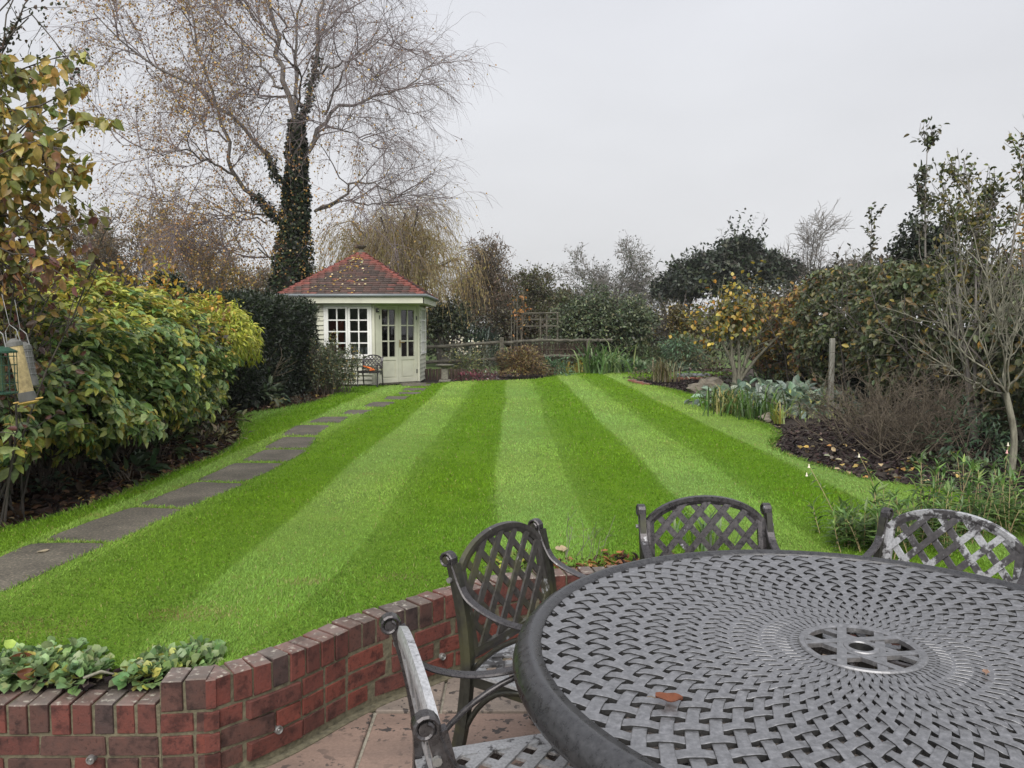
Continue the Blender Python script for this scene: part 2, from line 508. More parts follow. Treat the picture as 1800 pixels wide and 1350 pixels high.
# rough field beyond the garden
m, nt, b, out = mat_new('field')
n1 = world_noise(nt, 0.5, 6, 0.65); n2 = world_noise(nt, 30, 3)
r1 = rampn(nt, n1.outputs[0], [(0.35, (0.045, 0.075, 0.015)), (0.65, (0.11, 0.17, 0.04))])
nt.links.new(r1.outputs[0], b.inputs['Base Color']); b.inputs['Roughness'].default_value = 0.95
bump(nt, b, n2.outputs[0], 0.6, 0.05)
M['field'] = m
# ================================================================ vegetation tools
RNG = np.random.default_rng(7)
def unit(v):
    return v / np.maximum(np.linalg.norm(v, axis=-1, keepdims=True), 1e-9)
def rdir(n, rng=RNG):
    return unit(rng.normal(0, 1, (n, 3)))
def palette(n, cols, weights=None, jit=0.18, rng=RNG):
    cols = np.asarray(cols, float)
    w = np.ones(len(cols)) if weights is None else np.asarray(weights, float)
    c = cols[rng.choice(len(cols), n, p=w / w.sum())]
    return np.clip(c * (1 + rng.normal(0, jit, (n, 1))) * (1 + rng.normal(0, jit * .35, (n, 3))), 0.004, 1)
LEAF_T = {
    # u along, v across, w along the normal ; polygons
    'diamond': (np.array([(0,0,0),(.45,-.5,.05),(1,0,-.06),(.5,.5,.05)]), [np.array([(0,1,2,3)])]),
    'oval': (np.array([(0,0,0),(.28,-.46,.10),(.68,-.40,.06),(1,0,-.16),(.68,.40,.06),(.28,.46,.10)]),
             [np.array([(0,1,2,3),(0,3,4,5)])]),
    'ovate': (np.array([(0,0,0),(.16,-.26,.05),(.42,-.5,.10),(.70,-.38,.07),(.90,-.14,-.04),(1.02,0,-.13),(.90,.14,-.04),(.70,.38,.07),(.42,.5,.10),(.16,.26,.05),(.42,0,.02),(.72,0,-.02)]),
              [np.array([(0,1,2,10),(10,2,3,11),(0,10,8,9),(10,11,7,8),(11,3,4,5),(11,5,6,7)])]),
    'lance': (np.array([(0,0,0),(.35,-.5,.06),(1,0,-.28),(.35,.5,.06),(.62,0,-.04)]),
              [np.array([(0,1,4),(1,2,4),(0,4,3),(4,2,3)])]),
    'strap': (np.array([(0,-.5,0),(0,.5,0),(.4,-.5,.20),(.4,.5,.20),(.75,-.38,.18),(.75,.38,.18),(1,0,-.02)]),
              [np.array([(0,2,3,1),(2,4,5,3)]), np.array([(4,6,5)])]),
}
def leaves(pos, d, n, L, W, col, shape='diamond'):
    """vectorised leaf geometry -> V, faces, colours"""
    T, Fs = LEAF_T[shape]
    k, m = len(pos), len(T)
    d = unit(d); s = unit(np.cross(d, n)); n = np.cross(s, d)
    L = np.broadcast_to(L, (k,))[:, None, None]; W = np.broadcast_to(W, (k,))[:, None, None]
    V = (pos[:, None] + d[:, None] * T[None, :, 0:1] * L + s[:, None] * T[None, :, 1:2] * W
         + n[:, None] * T[None, :, 2:3] * L)
    faces = [(f[None] + (np.arange(k) * m)[:, None, None]).reshape(-1, f.shape[1]) for f in Fs]
    return V.reshape(-1, 3), faces, np.repeat(col, m, 0)
def merge(items):
    Vs, Fs, Cs, off = [], {}, [], 0
    for V, faces, C in items:
        Vs.append(V); Cs.append(C)
        for f in faces:
            Fs.setdefault(f.shape[1], []).append(f + off)
        off += len(V)
    return np.concatenate(Vs), [np.concatenate(v) for v in Fs.values()], np.concatenate(Cs)
def leaf_obj(name, items, mat, parent=None):
    if isinstance(items, tuple): items = [items]
    V, Fc, C = merge(items)
    if parent is not None:
        V = V - np.array(parent.location)
    return link(name, mesh_np(name, V, Fc, C), M[mat] if isinstance(mat, str) else mat, parent)

# ---- branches
def grow(start, d, L, K, wig=0.1, up=0.0, rng=RNG):
    n = len(start); pts = np.zeros((n, K, 3)); pts[:, 0] = start; d = unit(d)
    L = np.broadcast_to(L, (n,))[:, None]
    up = np.broadcast_to(up, (n,))
    for k in range(1, K):
        d = d + rng.normal(0, wig, (n, 3)); d[:, 2] += up; d = unit(d)
        pts[:, k] = pts[:, k-1] + d * L / (K - 1)
    return pts
def at_t(pts, idx, t):
    K = pts.shape[1]; x = t * (K - 1); i = np.clip(x.astype(int), 0, K - 2); f = (x - i)[:, None]
    a, b = pts[idx, i], pts[idx, i + 1]
    return a * (1 - f) + b * f, unit(b - a)
def spawn(pts, n, t0, t1, a0, a1, rng=RNG):
    """n children for each parent"""
    idx = np.repeat(np.arange(len(pts)), n); t = rng.uniform(t0, t1, len(idx))
    p, tan = at_t(pts, idx, t)
    ang = np.radians(rng.uniform(a0, a1, len(idx)))[:, None]
    perp = unit(np.cross(tan, rdir(len(idx), rng)))
    return p, tan * np.cos(ang) + perp * np.sin(ang), idx, t
def taper(n, K, r0, r1):
    r0 = np.broadcast_to(r0, (n,))[:, None]; r1 = np.broadcast_to(r1, (n,))[:, None]
    t = np.linspace(0, 1, K)[None]
    return r0 * (1 - t) + r1 * t
def tubes(pts, rad, sides=4):
    n, K, _ = pts.shape
    tan = np.empty_like(pts); tan[:, 1:-1] = pts[:, 2:] - pts[:, :-2]; tan[:, 0] = pts[:, 1] - pts[:, 0]; tan[:, -1] = pts[:, -1] - pts[:, -2]
    tan = unit(tan); ref = np.array([0.37, 0.21, 0.08]); a = unit(np.cross(tan, ref)); c = np.cross(tan, a)
    th = np.arange(sides) * 2 * np.pi / sides
    V = pts[:, :, None] + rad[:, :, None, None] * (np.cos(th)[:, None] * a[:, :, None] + np.sin(th)[:, None] * c[:, :, None])
    base = (np.arange(n) * K * sides)[:, None, None] + (np.arange(K - 1) * sides)[None, :, None]
    k = np.arange(sides)[None, None]; k2 = (k + 1) % sides
    f = np.stack([base + k, base + k2, base + sides + k2, base + sides + k], -1).reshape(-1, 4)
    V = V.reshape(-1, 3)
    return V, [f], np.full((len(V), 3), 0.1)
def resample(P_, K):
    P_ = np.asarray(P_, float); s = np.concatenate([[0], np.cumsum(np.linalg.norm(np.diff(P_, axis=0), axis=1))])
    t = np.linspace(0, s[-1], K)
    # smooth catmull-like: linear resample then blur
    q = np.stack([np.interp(t, s, P_[:, i]) for i in range(3)], 1)
    for _ in range(2):
        q[1:-1] = 0.25 * q[:-2] + 0.5 * q[1:-1] + 0.25 * q[2:]
    return q

# ---- crowns
class Lump:
    def __init__(s, amp=0.2, k=9, freq=3.0, rng=RNG):
        s.w = rng.normal(0, freq, (k, 3)); s.p = rng.uniform(0, 6.28, k); s.a = amp / math.sqrt(k) * 1.6
    def __call__(s, d):
        return 1 + s.a * np.cos(d @ s.w.T + s.p).sum(1)
def shell(n, c, r, inner=0.55, amp=0.2, freq=3.0, bottom=-0.6, power=2.0, rng=RNG):
    """points in the outer part of a lumpy ellipsoid, with outward directions"""
    d = rdir(int(n * 2.2), rng); d = d[d[:, 2] > bottom][:n]
    q = inner + (1 - inner) * rng.uniform(0, 1, len(d)) ** (1 / power)
    lump = Lump(amp, freq=freq, rng=rng)
    p = np.array(c) + d * np.array(r) * (q * lump(d))[:, None]
    o = unit(d / np.array(r))
    return p, o, q
def clumped(p, o, k, spread, rng=RNG):
    """k leaves around each point"""
    idx = np.repeat(np.arange(len(p)), k)
    return p[idx] + rng.normal(0, spread, (len(idx), 3)), o[idx], idx
def boxshell(n, x0, x1, y0, y1, z0, z1, depth=0.2, rough=0.06, rng=RNG, faces='xXyYZ'):
    ar = {'x': (y1-y0)*(z1-z0), 'X': (y1-y0)*(z1-z0), 'y': (x1-x0)*(z1-z0), 'Y': (x1-x0)*(z1-z0), 'Z': (x1-x0)*(y1-y0)}
    fs = list(faces); w = np.array([ar[f] for f in fs]); pick = rng.choice(len(fs), n, p=w / w.sum())
    u = rng.uniform(0, 1, (n, 3)); p = np.array([x0, y0, z0]) + u * np.array([x1-x0, y1-y0, z1-z0]); o = np.zeros((n, 3))
    for i, f in enumerate(fs):
        s = pick == i
        if f == 'x': p[s, 0] = x0; o[s] = (-1, 0, 0)
        if f == 'X': p[s, 0] = x1; o[s] = (1, 0, 0)
        if f == 'y': p[s, 1] = y0; o[s] = (0, -1, 0)
        if f == 'Y': p[s, 1] = y1; o[s] = (0, 1, 0)
        if f == 'Z': p[s, 2] = z1; o[s] = (0, 0, 1)
    c = np.array([(x0+x1)/2, (y0+y1)/2, (z0+z1)/2]); h = np.array([x1-x0, y1-y0, z1-z0]) / 2
    q = np.abs(p - c) / h                                        # round the corners a little
    e = np.sort(q, 1)[:, 1]
    p = c + (p - c) * (1 - 0.07 * np.clip((e - 0.75) / 0.25, 0, 1)[:, None] ** 2)
    l1 = np.sin(p[:, 0] * 5.1 + p[:, 2] * 3.3) * np.sin(p[:, 1] * 4.3 - p[:, 2] * 4.7)
    p = p - o * (depth * rng.uniform(0, 1, n) ** 2)[:, None] + o * (rough * l1)[:, None] + rng.normal(0, rough * .4, (n, 3))
    return p, o
def leaf_frame(o, out=0.6, up=0.0, rnd=0.7, droop=0.3, rng=RNG):
    n = len(o)
    d = o * out + rdir(n, rng) * rnd; d[:, 2] -= droop
    nn = o * 0.5 + np.array([0, 0, 0.8]) + rdir(n, rng) * 0.55
    return unit(d), nn
def shrub_thing(name, label, cat, base, group=None):
    return thing(name, label, cat, base, 0.0, group)
def single_leaves(parent, name, pos, d, n, L, W, col, shape, mats=('leaf_single', 'foliage'), limit=300, key=None, restname='foliage'):
    """the leaves that show largest become objects of their own that share one mesh; the rest are joined"""
    px, py, dep = proj(pos)
    inside = (px > -20) & (px < 1820) & (py > -20) & (py < 1370)
    score = np.where(inside, np.broadcast_to(L, (len(pos),)) / dep, 0)
    if key is not None: score = score * key
    order = np.argsort(-score); a, r = order[:limit], order[limit:]
    T, Fs = LEAF_T[shape]
    me = mesh_np(name, T, Fs); me.materials.append(M[mats[0]])
    d = unit(d); s = unit(np.cross(d, n)); n = np.cross(s, d)
    off = np.array(parent.location)
    L = np.broadcast_to(L, (len(pos),)); W = np.broadcast_to(W, (len(pos),))
    for i in a:
        o = bpy.data.objects.new(name, me); COL.objects.link(o); o.parent = parent
        p = pos[i] - off
        o.matrix_local = Matrix(((d[i,0]*L[i], s[i,0]*W[i], n[i,0]*L[i], p[0]), (d[i,1]*L[i], s[i,1]*W[i], n[i,1]*L[i], p[1]),
                                 (d[i,2]*L[i], s[i,2]*W[i], n[i,2]*L[i], p[2]), (0, 0, 0, 1)))
        o.color = (*col[i], 1)
    if len(r):
        q = leaf_obj(restname, leaves(pos[r], d[r], n[r], L[r], W[r], col[r], 'oval' if shape == 'ovate' else shape), mats[1], parent)
        q['kind'] = 'stuff'
def in_poly(x, y, poly):
    poly = np.asarray(poly); c = np.zeros(len(x), bool); j = len(poly) - 1
    for i in range(len(poly)):
        xi, yi = poly[i]; xj, yj = poly[j]
        cond = ((yi > y) != (yj > y)) & (x < (xj - xi) * (y - yi) / (yj - yi + 1e-12) + xi)
        c ^= cond; j = i
    return c
def spline(pts, n=8):
    """Catmull-Rom through 2D/3D points"""
    p = [np.array(q, float) for q in pts]; p = [2*p[0]-p[1]] + p + [2*p[-1]-p[-2]]
    out = []
    for i in range(1, len(p) - 2):
        for k in range(n):
            t = k / n
            out.append(0.5 * ((2*p[i]) + (-p[i-1]+p[i+1])*t + (2*p[i-1]-5*p[i]+4*p[i+1]-p[i+2])*t*t + (-p[i-1]+3*p[i]-3*p[i+1]+p[i+2])*t**3))
    out.append(p[-2])
    return np.array(out)
# ================================================================ ground, lawn, patio, wall, path
# --- the front-top edge of the raised wall, as seen, then on round behind the table
WTOP = 0.36
seen = [(404,1183),(469,1165),(525,1143.6),(574,1122),(623,1101),(671,1083),(713,1071),(759,1057),(800,1044)]
arc = [tuple(P(x, y, WTOP).xy) for x, y in seen]
arc += [(0.0, 3.50), (0.30, 3.585), (0.75, 3.63), (1.30, 3.61), (1.85, 3.50), (2.35, 3.25), (2.80, 2.90), (3.15, 2.45), (3.4, 1.95)]
c0 = P(372, 1194, WTOP); l0 = P(279, 1198.5, WTOP)
YW = l0.y
arc_s = spline([(c0.x, c0.y)] + arc, 10)
def path_sample(path):
    s = np.concatenate([[0], np.cumsum(np.linalg.norm(np.diff(path, axis=0), axis=1))])
    def f(t):
        x = np.interp(t, s, path[:, 0]); y = np.interp(t, s, path[:, 1])
        x2 = np.interp(t + .02, s, path[:, 0]); y2 = np.interp(t + .02, s, path[:, 1])
        x1 = np.interp(t - .02, s, path[:, 0]); y1 = np.interp(t - .02, s, path[:, 1])
        a = math.atan2(y2 - y1, x2 - x1)
        return x, y, a
    return f, s[-1]
fw, LW = path_sample(arc_s)

# wall back line (0.2 m behind the face)
back = []
for t in np.linspace(0, LW, 60):
    x, y, a = fw(t); back.append((x - 0.095 * math.sin(a), y + 0.095 * math.cos(a)))

# --- lawn outline from the photograph, on the lawn plane
left_edge = [(-140,965),(0,930),(110,903),(233,860),(333,820),(400,793),(428,768),(426,750),(424,737),(432,728),(490,718.5),(548,707),(577,698),(592,689),(596,679.5)]
far_edge = [(640,678.5),(690,677.5),(748,675.5),(800,671.5),(860,669),(920,667.5),(958,664),(985,657.5),(1030,654),(1090,653),(1170,654.5),(1250,653),(1290,655)]
right_edge = [(1250,659),(1180,662.5),(1130,664),(1107,668),(1112,674),(1160,680),(1205,690),(1232,702),(1243,716),(1262,725),(1320,737),(1356,750),(1366,763),(1353,783),(1395,804),(1455,824),(1520,842),(1620,856),(1740,880),(1900,915),(2080,950)]
le = spline([P(x, y).xy for x, y in left_edge], 5)
fe = spline([P(x, y).xy for x, y in far_edge], 4)
re_ = spline([P(x, y).xy for x, y in right_edge], 5)
# near edge: a strip of bed runs behind the wall
near = []
for t in np.linspace(LW * 0.86, 0.05, 40):
    x, y, a = fw(t)
    w = 0.118 + 0.20 * min(1, max(0, (t - 1.5) / 0.6)) * (1 if t < LW * .75 else 1) + 0.012 * math.sin(t * 9)
    near.append((x - w * math.sin(a), y + w * math.cos(a)))
near_left = [tuple(P(x, y).xy) for x, y in [(398,1152),(330,1160),(240,1167),(160,1163),(60,1146),(-60,1124),(-200,1100)]]
near_left += [(-3.6, 3.0), (-4.6, 3.4), (-4.7, 4.4)]
lawn_poly = np.array([tuple(p) for p in le] + [tuple(p) for p in fe] + [tuple(p) for p in re_] + [(4.4, 3.6), (3.6, 3.55)] + [p for p in near if p[0] < 3.2] + near_left)

def prism(name, poly, z0, z1, mat, parent=None):
    bm = bmesh.new()
    top = [bm.verts.new((p[0], p[1], z1)) for p in poly]
    f = bm.faces.new(top)
    if z0 is not None:
        bot = [bm.verts.new((p[0], p[1], z0)) for p in poly]
        n = len(poly)
        for i in range(n):
            j = (i + 1) % n
            bm.faces.new((top[i], bot[i], bot[j], top[j]))
    bm.normal_update()
    if f.normal.z < 0: bmesh.ops.reverse_faces(bm, faces=list(bm.faces))
    bmesh.ops.triangulate(bm, faces=[f])
    me = bpy.data.meshes.new(name); bm.to_mesh(me); bm.free()
    return link(name, me, mat, parent)

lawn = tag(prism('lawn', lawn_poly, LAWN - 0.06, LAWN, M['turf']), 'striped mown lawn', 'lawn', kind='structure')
# --- earth: one sheet from the wall's back to the horizon
gpoly = [(-250, YW + 0.1), (-3.6, YW + 0.1)] + [(l0.x - 0.02, YW + 0.1), (c0.x + 0.0, c0.y + 0.08)] + back[2:] + [(4.2, 2.2), (250, 2.2), (250, 400), (-250, 400)]
earth = tag(prism('ground', gpoly, None, LAWN - 0.05, M['soil']), 'dark border earth', 'ground', kind='structure')
# field beyond the garden fence
fp = [(-240, 22.6), (-6.5, 22.6), (-5.2, 19.8), (-2.0, 19.9), (-1.0, 21.3), (6, 24.5), (240, 26), (240, 390), (-240, 390)]
tag(prism('field', fp, None, LAWN - 0.02, M['field']), 'rough grass field', 'field', kind='structure')

# --- patio of sandstone flags
patio = tag(prism('patio', [(-9, -5), (9, -5), (9, 4.3), (-9, 4.3)], None, -0.012, M['patio_joint']), 'sandstone patio', 'patio', kind='structure')
rs = random.Random(4)
flag_cols = [(0.215, 0.155, 0.125), (0.245, 0.20, 0.165), (0.19, 0.15, 0.125), (0.27, 0.235, 0.20), (0.225, 0.19, 0.16)]
def flag(x0, x1, y0, y1):
    g = 0.007
    m = MB(); j = lambda: rs.uniform(-.003, .003)
    z = rs.uniform(-0.003, 0.003)
    b_ = [(x0+g, y0+g), (x1-g, y0+g), (x1-g, y1-g), (x0+g, y1-g)]
    b_ = [(x + j(), y + j()) for x, y in b_]
    m.hexa([(x, y, -0.04) for x, y in b_], [(x, y, z) for x, y in b_])
    o = m.build('flagstone', M['sandstone'], patio, bevel=0.004)
    o.color = (*rs.choice(flag_cols), 1)
rows = [(-0.6, 0.0), (0.0, 0.6), (0.6, 1.2), (1.2, 1.95), (1.95, 2.49), (2.49, 2.965), (2.965, 3.42), (3.42, 4.0)]
splits = {5: [-2.6, -1.75, -1.15, -0.545, 0.12, 0.7, 1.35, 1.9, 2.6, 3.3], 6: [-2.6, -1.7, -1.1, -0.555, -0.285, 0.35, 0.95, 1.5, 2.2, 2.9, 3.4]}
for k, (y0, y1) in enumerate(rows):
    xs = splits.get(k)
    if not xs:
        xs = [-2.7 + rs.uniform(0, .3)]
        while xs[-1] < 3: xs.append(xs[-1] + rs.choice([0.45, 0.6, 0.75, 0.6]))
    for a, b in zip(xs[:-1], xs[1:]):
        cx, cy = (a + b) / 2, y0
        tt = min(((fw(t)[0] - cx) ** 2 + (fw(t)[1] - cy) ** 2, t) for t in np.linspace(0, LW, 40))[1]
        x, y, an = fw(tt)
        if cy > YW and (-(cx - x) * math.sin(an) + (cy - y) * math.cos(an)) > 0.12: continue
        flag(a, b, y0, y1)

# --- brick retaining wall
wall = thing('brick_retaining_wall', 'low curved red brick retaining wall with brick on edge coping between patio and lawn', 'wall', (0, 0, 0))
brick_me = []
for k in range(6):
    r2 = random.Random(50 + k); m = MB(); j = lambda s=.028: r2.uniform(-s, s)
    # unit brick -.5...5 ; scaled per brick
    m.hexa([(-.5+j(), -.5+j()*.3, -.5+j()), (.5+j(), -.5+j()*.3, -.5+j()), (.5+j(), .5, -.5), (-.5+j(), .5, -.5)],
           [(-.5+j(), -.5+j()*.3, .5+j()), (.5+j(), -.5+j()*.3, .5+j()), (.5+j(), .5, .5+j()), (-.5+j(), .5, .5+j())])
    me = m.mesh('brick', bevel=0.0)
    bm = bmesh.new(); bm.from_mesh(me)
    bmesh.ops.bevel(bm, geom=list(bm.edges), offset=0.034, segments=1, affect='EDGES', profile=0.6)
    bm.to_mesh(me); bm.free(); me.materials.append(M['brick']); brick_me.append(me)
bcols = [(0.110, 0.033, 0.024), (0.140, 0.038, 0.026), (0.092, 0.031, 0.024), (0.070, 0.035, 0.028), (0.054, 0.033, 0.030), (0.120, 0.036, 0.027), (0.082, 0.037, 0.029), (0.046, 0.034, 0.034)]
rb = random.Random(11)
def brick(x, y, z, a, sx, sy, sz, cols=None, parent=None):
    o = link('brick', rb.choice(brick_me), None, parent or wall)
    o.location = (x, y, z); o.rotation_euler = (rb.uniform(-.008, .008), rb.uniform(-.012, .012), a + rb.uniform(-.012, .012))
    o.scale = (sx, sy, sz)
    c = rb.choice(cols or bcols); v = rb.uniform(.88, 1.12)
    o.color = (c[0]*v, c[1]*v, c[2]*v, 1)
COPE_H, DEPTH = 0.104, 0.108
cope_cols = [bcols[i] for i in (0, 2, 3, 4, 6, 2, 3, 6, 5)]
red_cols = [bcols[i] for i in (0, 1, 1, 5, 2, 0, 3, 6, 2)]
def run(f, L, ztop, courses, t_start=0.0, skip_face=False):
    n = int(round(L / 0.0715))
    for i in range(n):
        t = t_start + (i + .5) * L / n
        x, y, a = f(t)
        pr = rb.uniform(-.003, .004)
        brick(x - (DEPTH/2 - pr) * math.sin(a), y + (DEPTH/2 - pr) * math.cos(a), ztop - COPE_H/2 + rb.uniform(-.003, .003), a, L / n - 0.0095, DEPTH, COPE_H, cope_cols)
    for c in range(courses):
        z1 = ztop - COPE_H - 0.010 - c * 0.0745
        t = t_start + (0.0 if c % 2 else -0.11)
        while t < t_start + L - .03:
            l_ = 0.215 if rb.random() < .62 else 0.1025
            a0, a1 = max(t, t_start), min(t + l_, t_start + L)
            if a1 - a0 > .035:
                x, y, a = f((a0 + a1) / 2)
                pr = rb.uniform(-.003, .003)
                brick(x - (0.05 - pr) * math.sin(a), y + (0.05 - pr) * math.cos(a), z1 - 0.0325, a, a1 - a0, 0.1, 0.0645, red_cols if a0 > 0.0 else None)
            t += l_ + 0.010
run(fw, LW - .02, WTOP, 3, 0.0)
# return at the left end: the block that faces the patio
seg = np.array([(l0.x, l0.y), (c0.x, c0.y)]); fs, LS = path_sample(np.array([l0.xy, c0.xy]))
run(fs, LS - 0.012, WTOP, 3, 0.0)
# lower wall on the left
ZLOW = 0.283
fl, LL = path_sample(np.array([(-3.6, YW + .004), (l0.x - 0.012, YW + .004)]))
_rc = red_cols; red_cols = [bcols[i] for i in (2, 3, 2, 6, 3, 0)]
run(fl, LL, ZLOW, 3, 0.0)
red_cols = _rc
# mortar core, recessed behind the brick faces
m = MB()
def core(pts, z0, z1, inset, depth):
    pts = [np.array(p) for p in pts]; q = []
    for i, p in enumerate(pts):
        a = pts[min(i+1, len(pts)-1)] - pts[max(i-1, 0)]; a = a / np.linalg.norm(a); n = np.array((-a[1], a[0]))
        q.append((p + n * inset, p + n * depth))
    for (a, b), (c, d) in zip(q[:-1], q[1:]):
        m.hexa([(*a, z0), (*c, z0), (*d, z0), (*b, z0)], [(*a, z1), (*c, z1), (*d, z1), (*b, z1)])
core([fw(t)[:2] for t in np.linspace(0.0, LW, 70)], -0.03, WTOP - 0.009, 0.006, 0.1)
core([tuple(l0.xy), tuple(c0.xy)], -0.03, WTOP - 0.010, 0.006, 0.1)
core([(-3.6, YW + .004), (l0.x - 0.004, YW + .004)], -0.03, ZLOW - 0.009, 0.006, 0.1)
m.build('mortar', M['mortar'], wall, recalc=True)
# corner bricks fill the wedge at the turn
am = fw(0.03)[2] * .5
brick(c0.x - .052 * math.sin(am) - .004, c0.y + .052 * math.cos(am), WTOP - COPE_H / 2, am, .034, DEPTH * .98, COPE_H, cope_cols)
for c in range(3):
    z1 = WTOP - COPE_H - 0.010 - c * 0.0745
    brick(c0.x - .049 * math.sin(am) - .003, c0.y + .049 * math.cos(am), z1 - .0325, am, .05, 0.1, 0.0645, red_cols)
# pale mortar fillet at the foot of the wall
m = MB(); m.band([(fw(t)[0] + 0.012 * math.sin(fw(t)[2]), fw(t)[1] - 0.012 * math.cos(fw(t)[2]), 0.001) for t in np.linspace(0, LW, 60)], (0, 0, 1), 0.012, 0.035)
m.build('mortar_fillet', M['mortar'], wall)
# round galvanised studs let into the face
def stud(px, py, guess_z):
    # find the point on the wall face along the ray
    best = None
    for t in np.linspace(-0.0, LW, 900):
        x, y, a = fw(t); p = ray(px, py)
        d = abs(x / y - p.x / p.y)
        if best is None or d < best[0]: best = (d, x, y, a)
    d, x, y, a = best
    if px < 279: y = YW; x = ray(px, py).x / ray(px, py).y * y; a = 0
    z = CAMZ + ray(px, py).z / ray(px, py).y * y
    m = MB(); m.lathe([(0.003, 0.004), (0.006, 0.001), (0.009, 0.001), (0.011, 0.006), (0.0135, 0.006), (0.015, 0.0), (0.015, -0.02)], 14)
    o = m.build('round_stud', M['steel'], wall, smooth=False)
    o.location = (x + .006 * math.sin(a), y - .006 * math.cos(a), max(z, 0.03)); o.rotation_euler = (math.pi / 2, 0, a)
for s in [(161, 1334), (490, 1282), (777, 1154)]: stud(*s, 0.1)

# --- stepping stone path in the grass
path = tag(empty('path'), 'stepping stone path', 'path', kind='structure')
stone_px = [[(52,957),(190,957),(0,1043),(-150,1045)], [(230,893),(322,896),(205,952),(78,948)], [(345,848),(432,851),(330,892),(238,889)],
    [(410,815),(500,815),(433,846),(345,845)], [(465,791),(541,791),(507,811),(425,810)], [(497,769),(557,769),(540,788),(463,788)],
    [(522,748),(581,748),(557,765),(494,765)], [(567,733),(613,733),(597,743),(540,743)], [(613,721),(655,721),(638,728),(600,728)],
    [(655,707),(697,707),(676,715),(637,715)], [(680,697),(720,697),(711,702),(674,702)], [(700,689.5),(740,689.5),(735,693),(700,693)], [(712,682.5),(750,682.5),(745,687),(707,687)]]
STONES = []
rp = random.Random(8)
for q in stone_px:
    w_ = [P(x, y) for x, y in q]; c_ = sum(w_, Vector()) / 4; w_ = [Vector((c_.x + (v.x - c_.x) * 1.02, c_.y + (v.y - c_.y) * 1.05, v.z)) for v in w_]
    # round the corners and wobble the edges a little
    pts = []
    for k in range(4):
        a_, b_, d_ = w_[k - 1], w_[k], w_[(k + 1) % 4]
        pts += [b_.lerp(a_, .10), b_.lerp(a_, .03).lerp(d_, .03), b_.lerp(d_, .10), b_.lerp(d_, .5) + Vector((rp.uniform(-.012, .012), rp.uniform(-.012, .012), 0))]
    pts = pts[::-1]
    m = MB(); n_ = len(pts); lp_ = [p_ - c_ for p_ in pts]
    m.add([(p_.x, p_.y, -.04) for p_ in lp_] + [(p_.x, p_.y, .0) for p_ in lp_] + [(p_.x * .97, p_.y * .97, .006) for p_ in lp_],
          [tuple(range(2 * n_, 3 * n_))] + [(i, (i+1) % n_, n_ + (i+1) % n_, n_ + i) for i in range(n_)] + [(n_ + i, n_ + (i+1) % n_, 2*n_ + (i+1) % n_, 2*n_ + i) for i in range(n_)])
    o = m.build('stepping_stone', M['path_stone'], path)
    o.location = (c_.x, c_.y, LAWN - .001); o.rotation_euler = (rp.uniform(-.004, .004), rp.uniform(-.006, .006), 0)
    STONES.append(np.array([(p_.x, p_.y) for p_ in pts]))
# doorstep slabs by the summerhouse
for (x0, x1, y0, y1) in [(-2.35, -1.75, 16.22, 16.6), (-2.45, -1.9, 16.75, 17.1)]:
    m = MB(); m.box(x0, x1, y0, y1, LAWN - .03, LAWN + .02); m.build('stepping_stone', M['path_stone'], path, bevel=0.008)
    STONES.append(np.array([(x0, y0), (x1, y0), (x1, y1), (x0, y1)]))

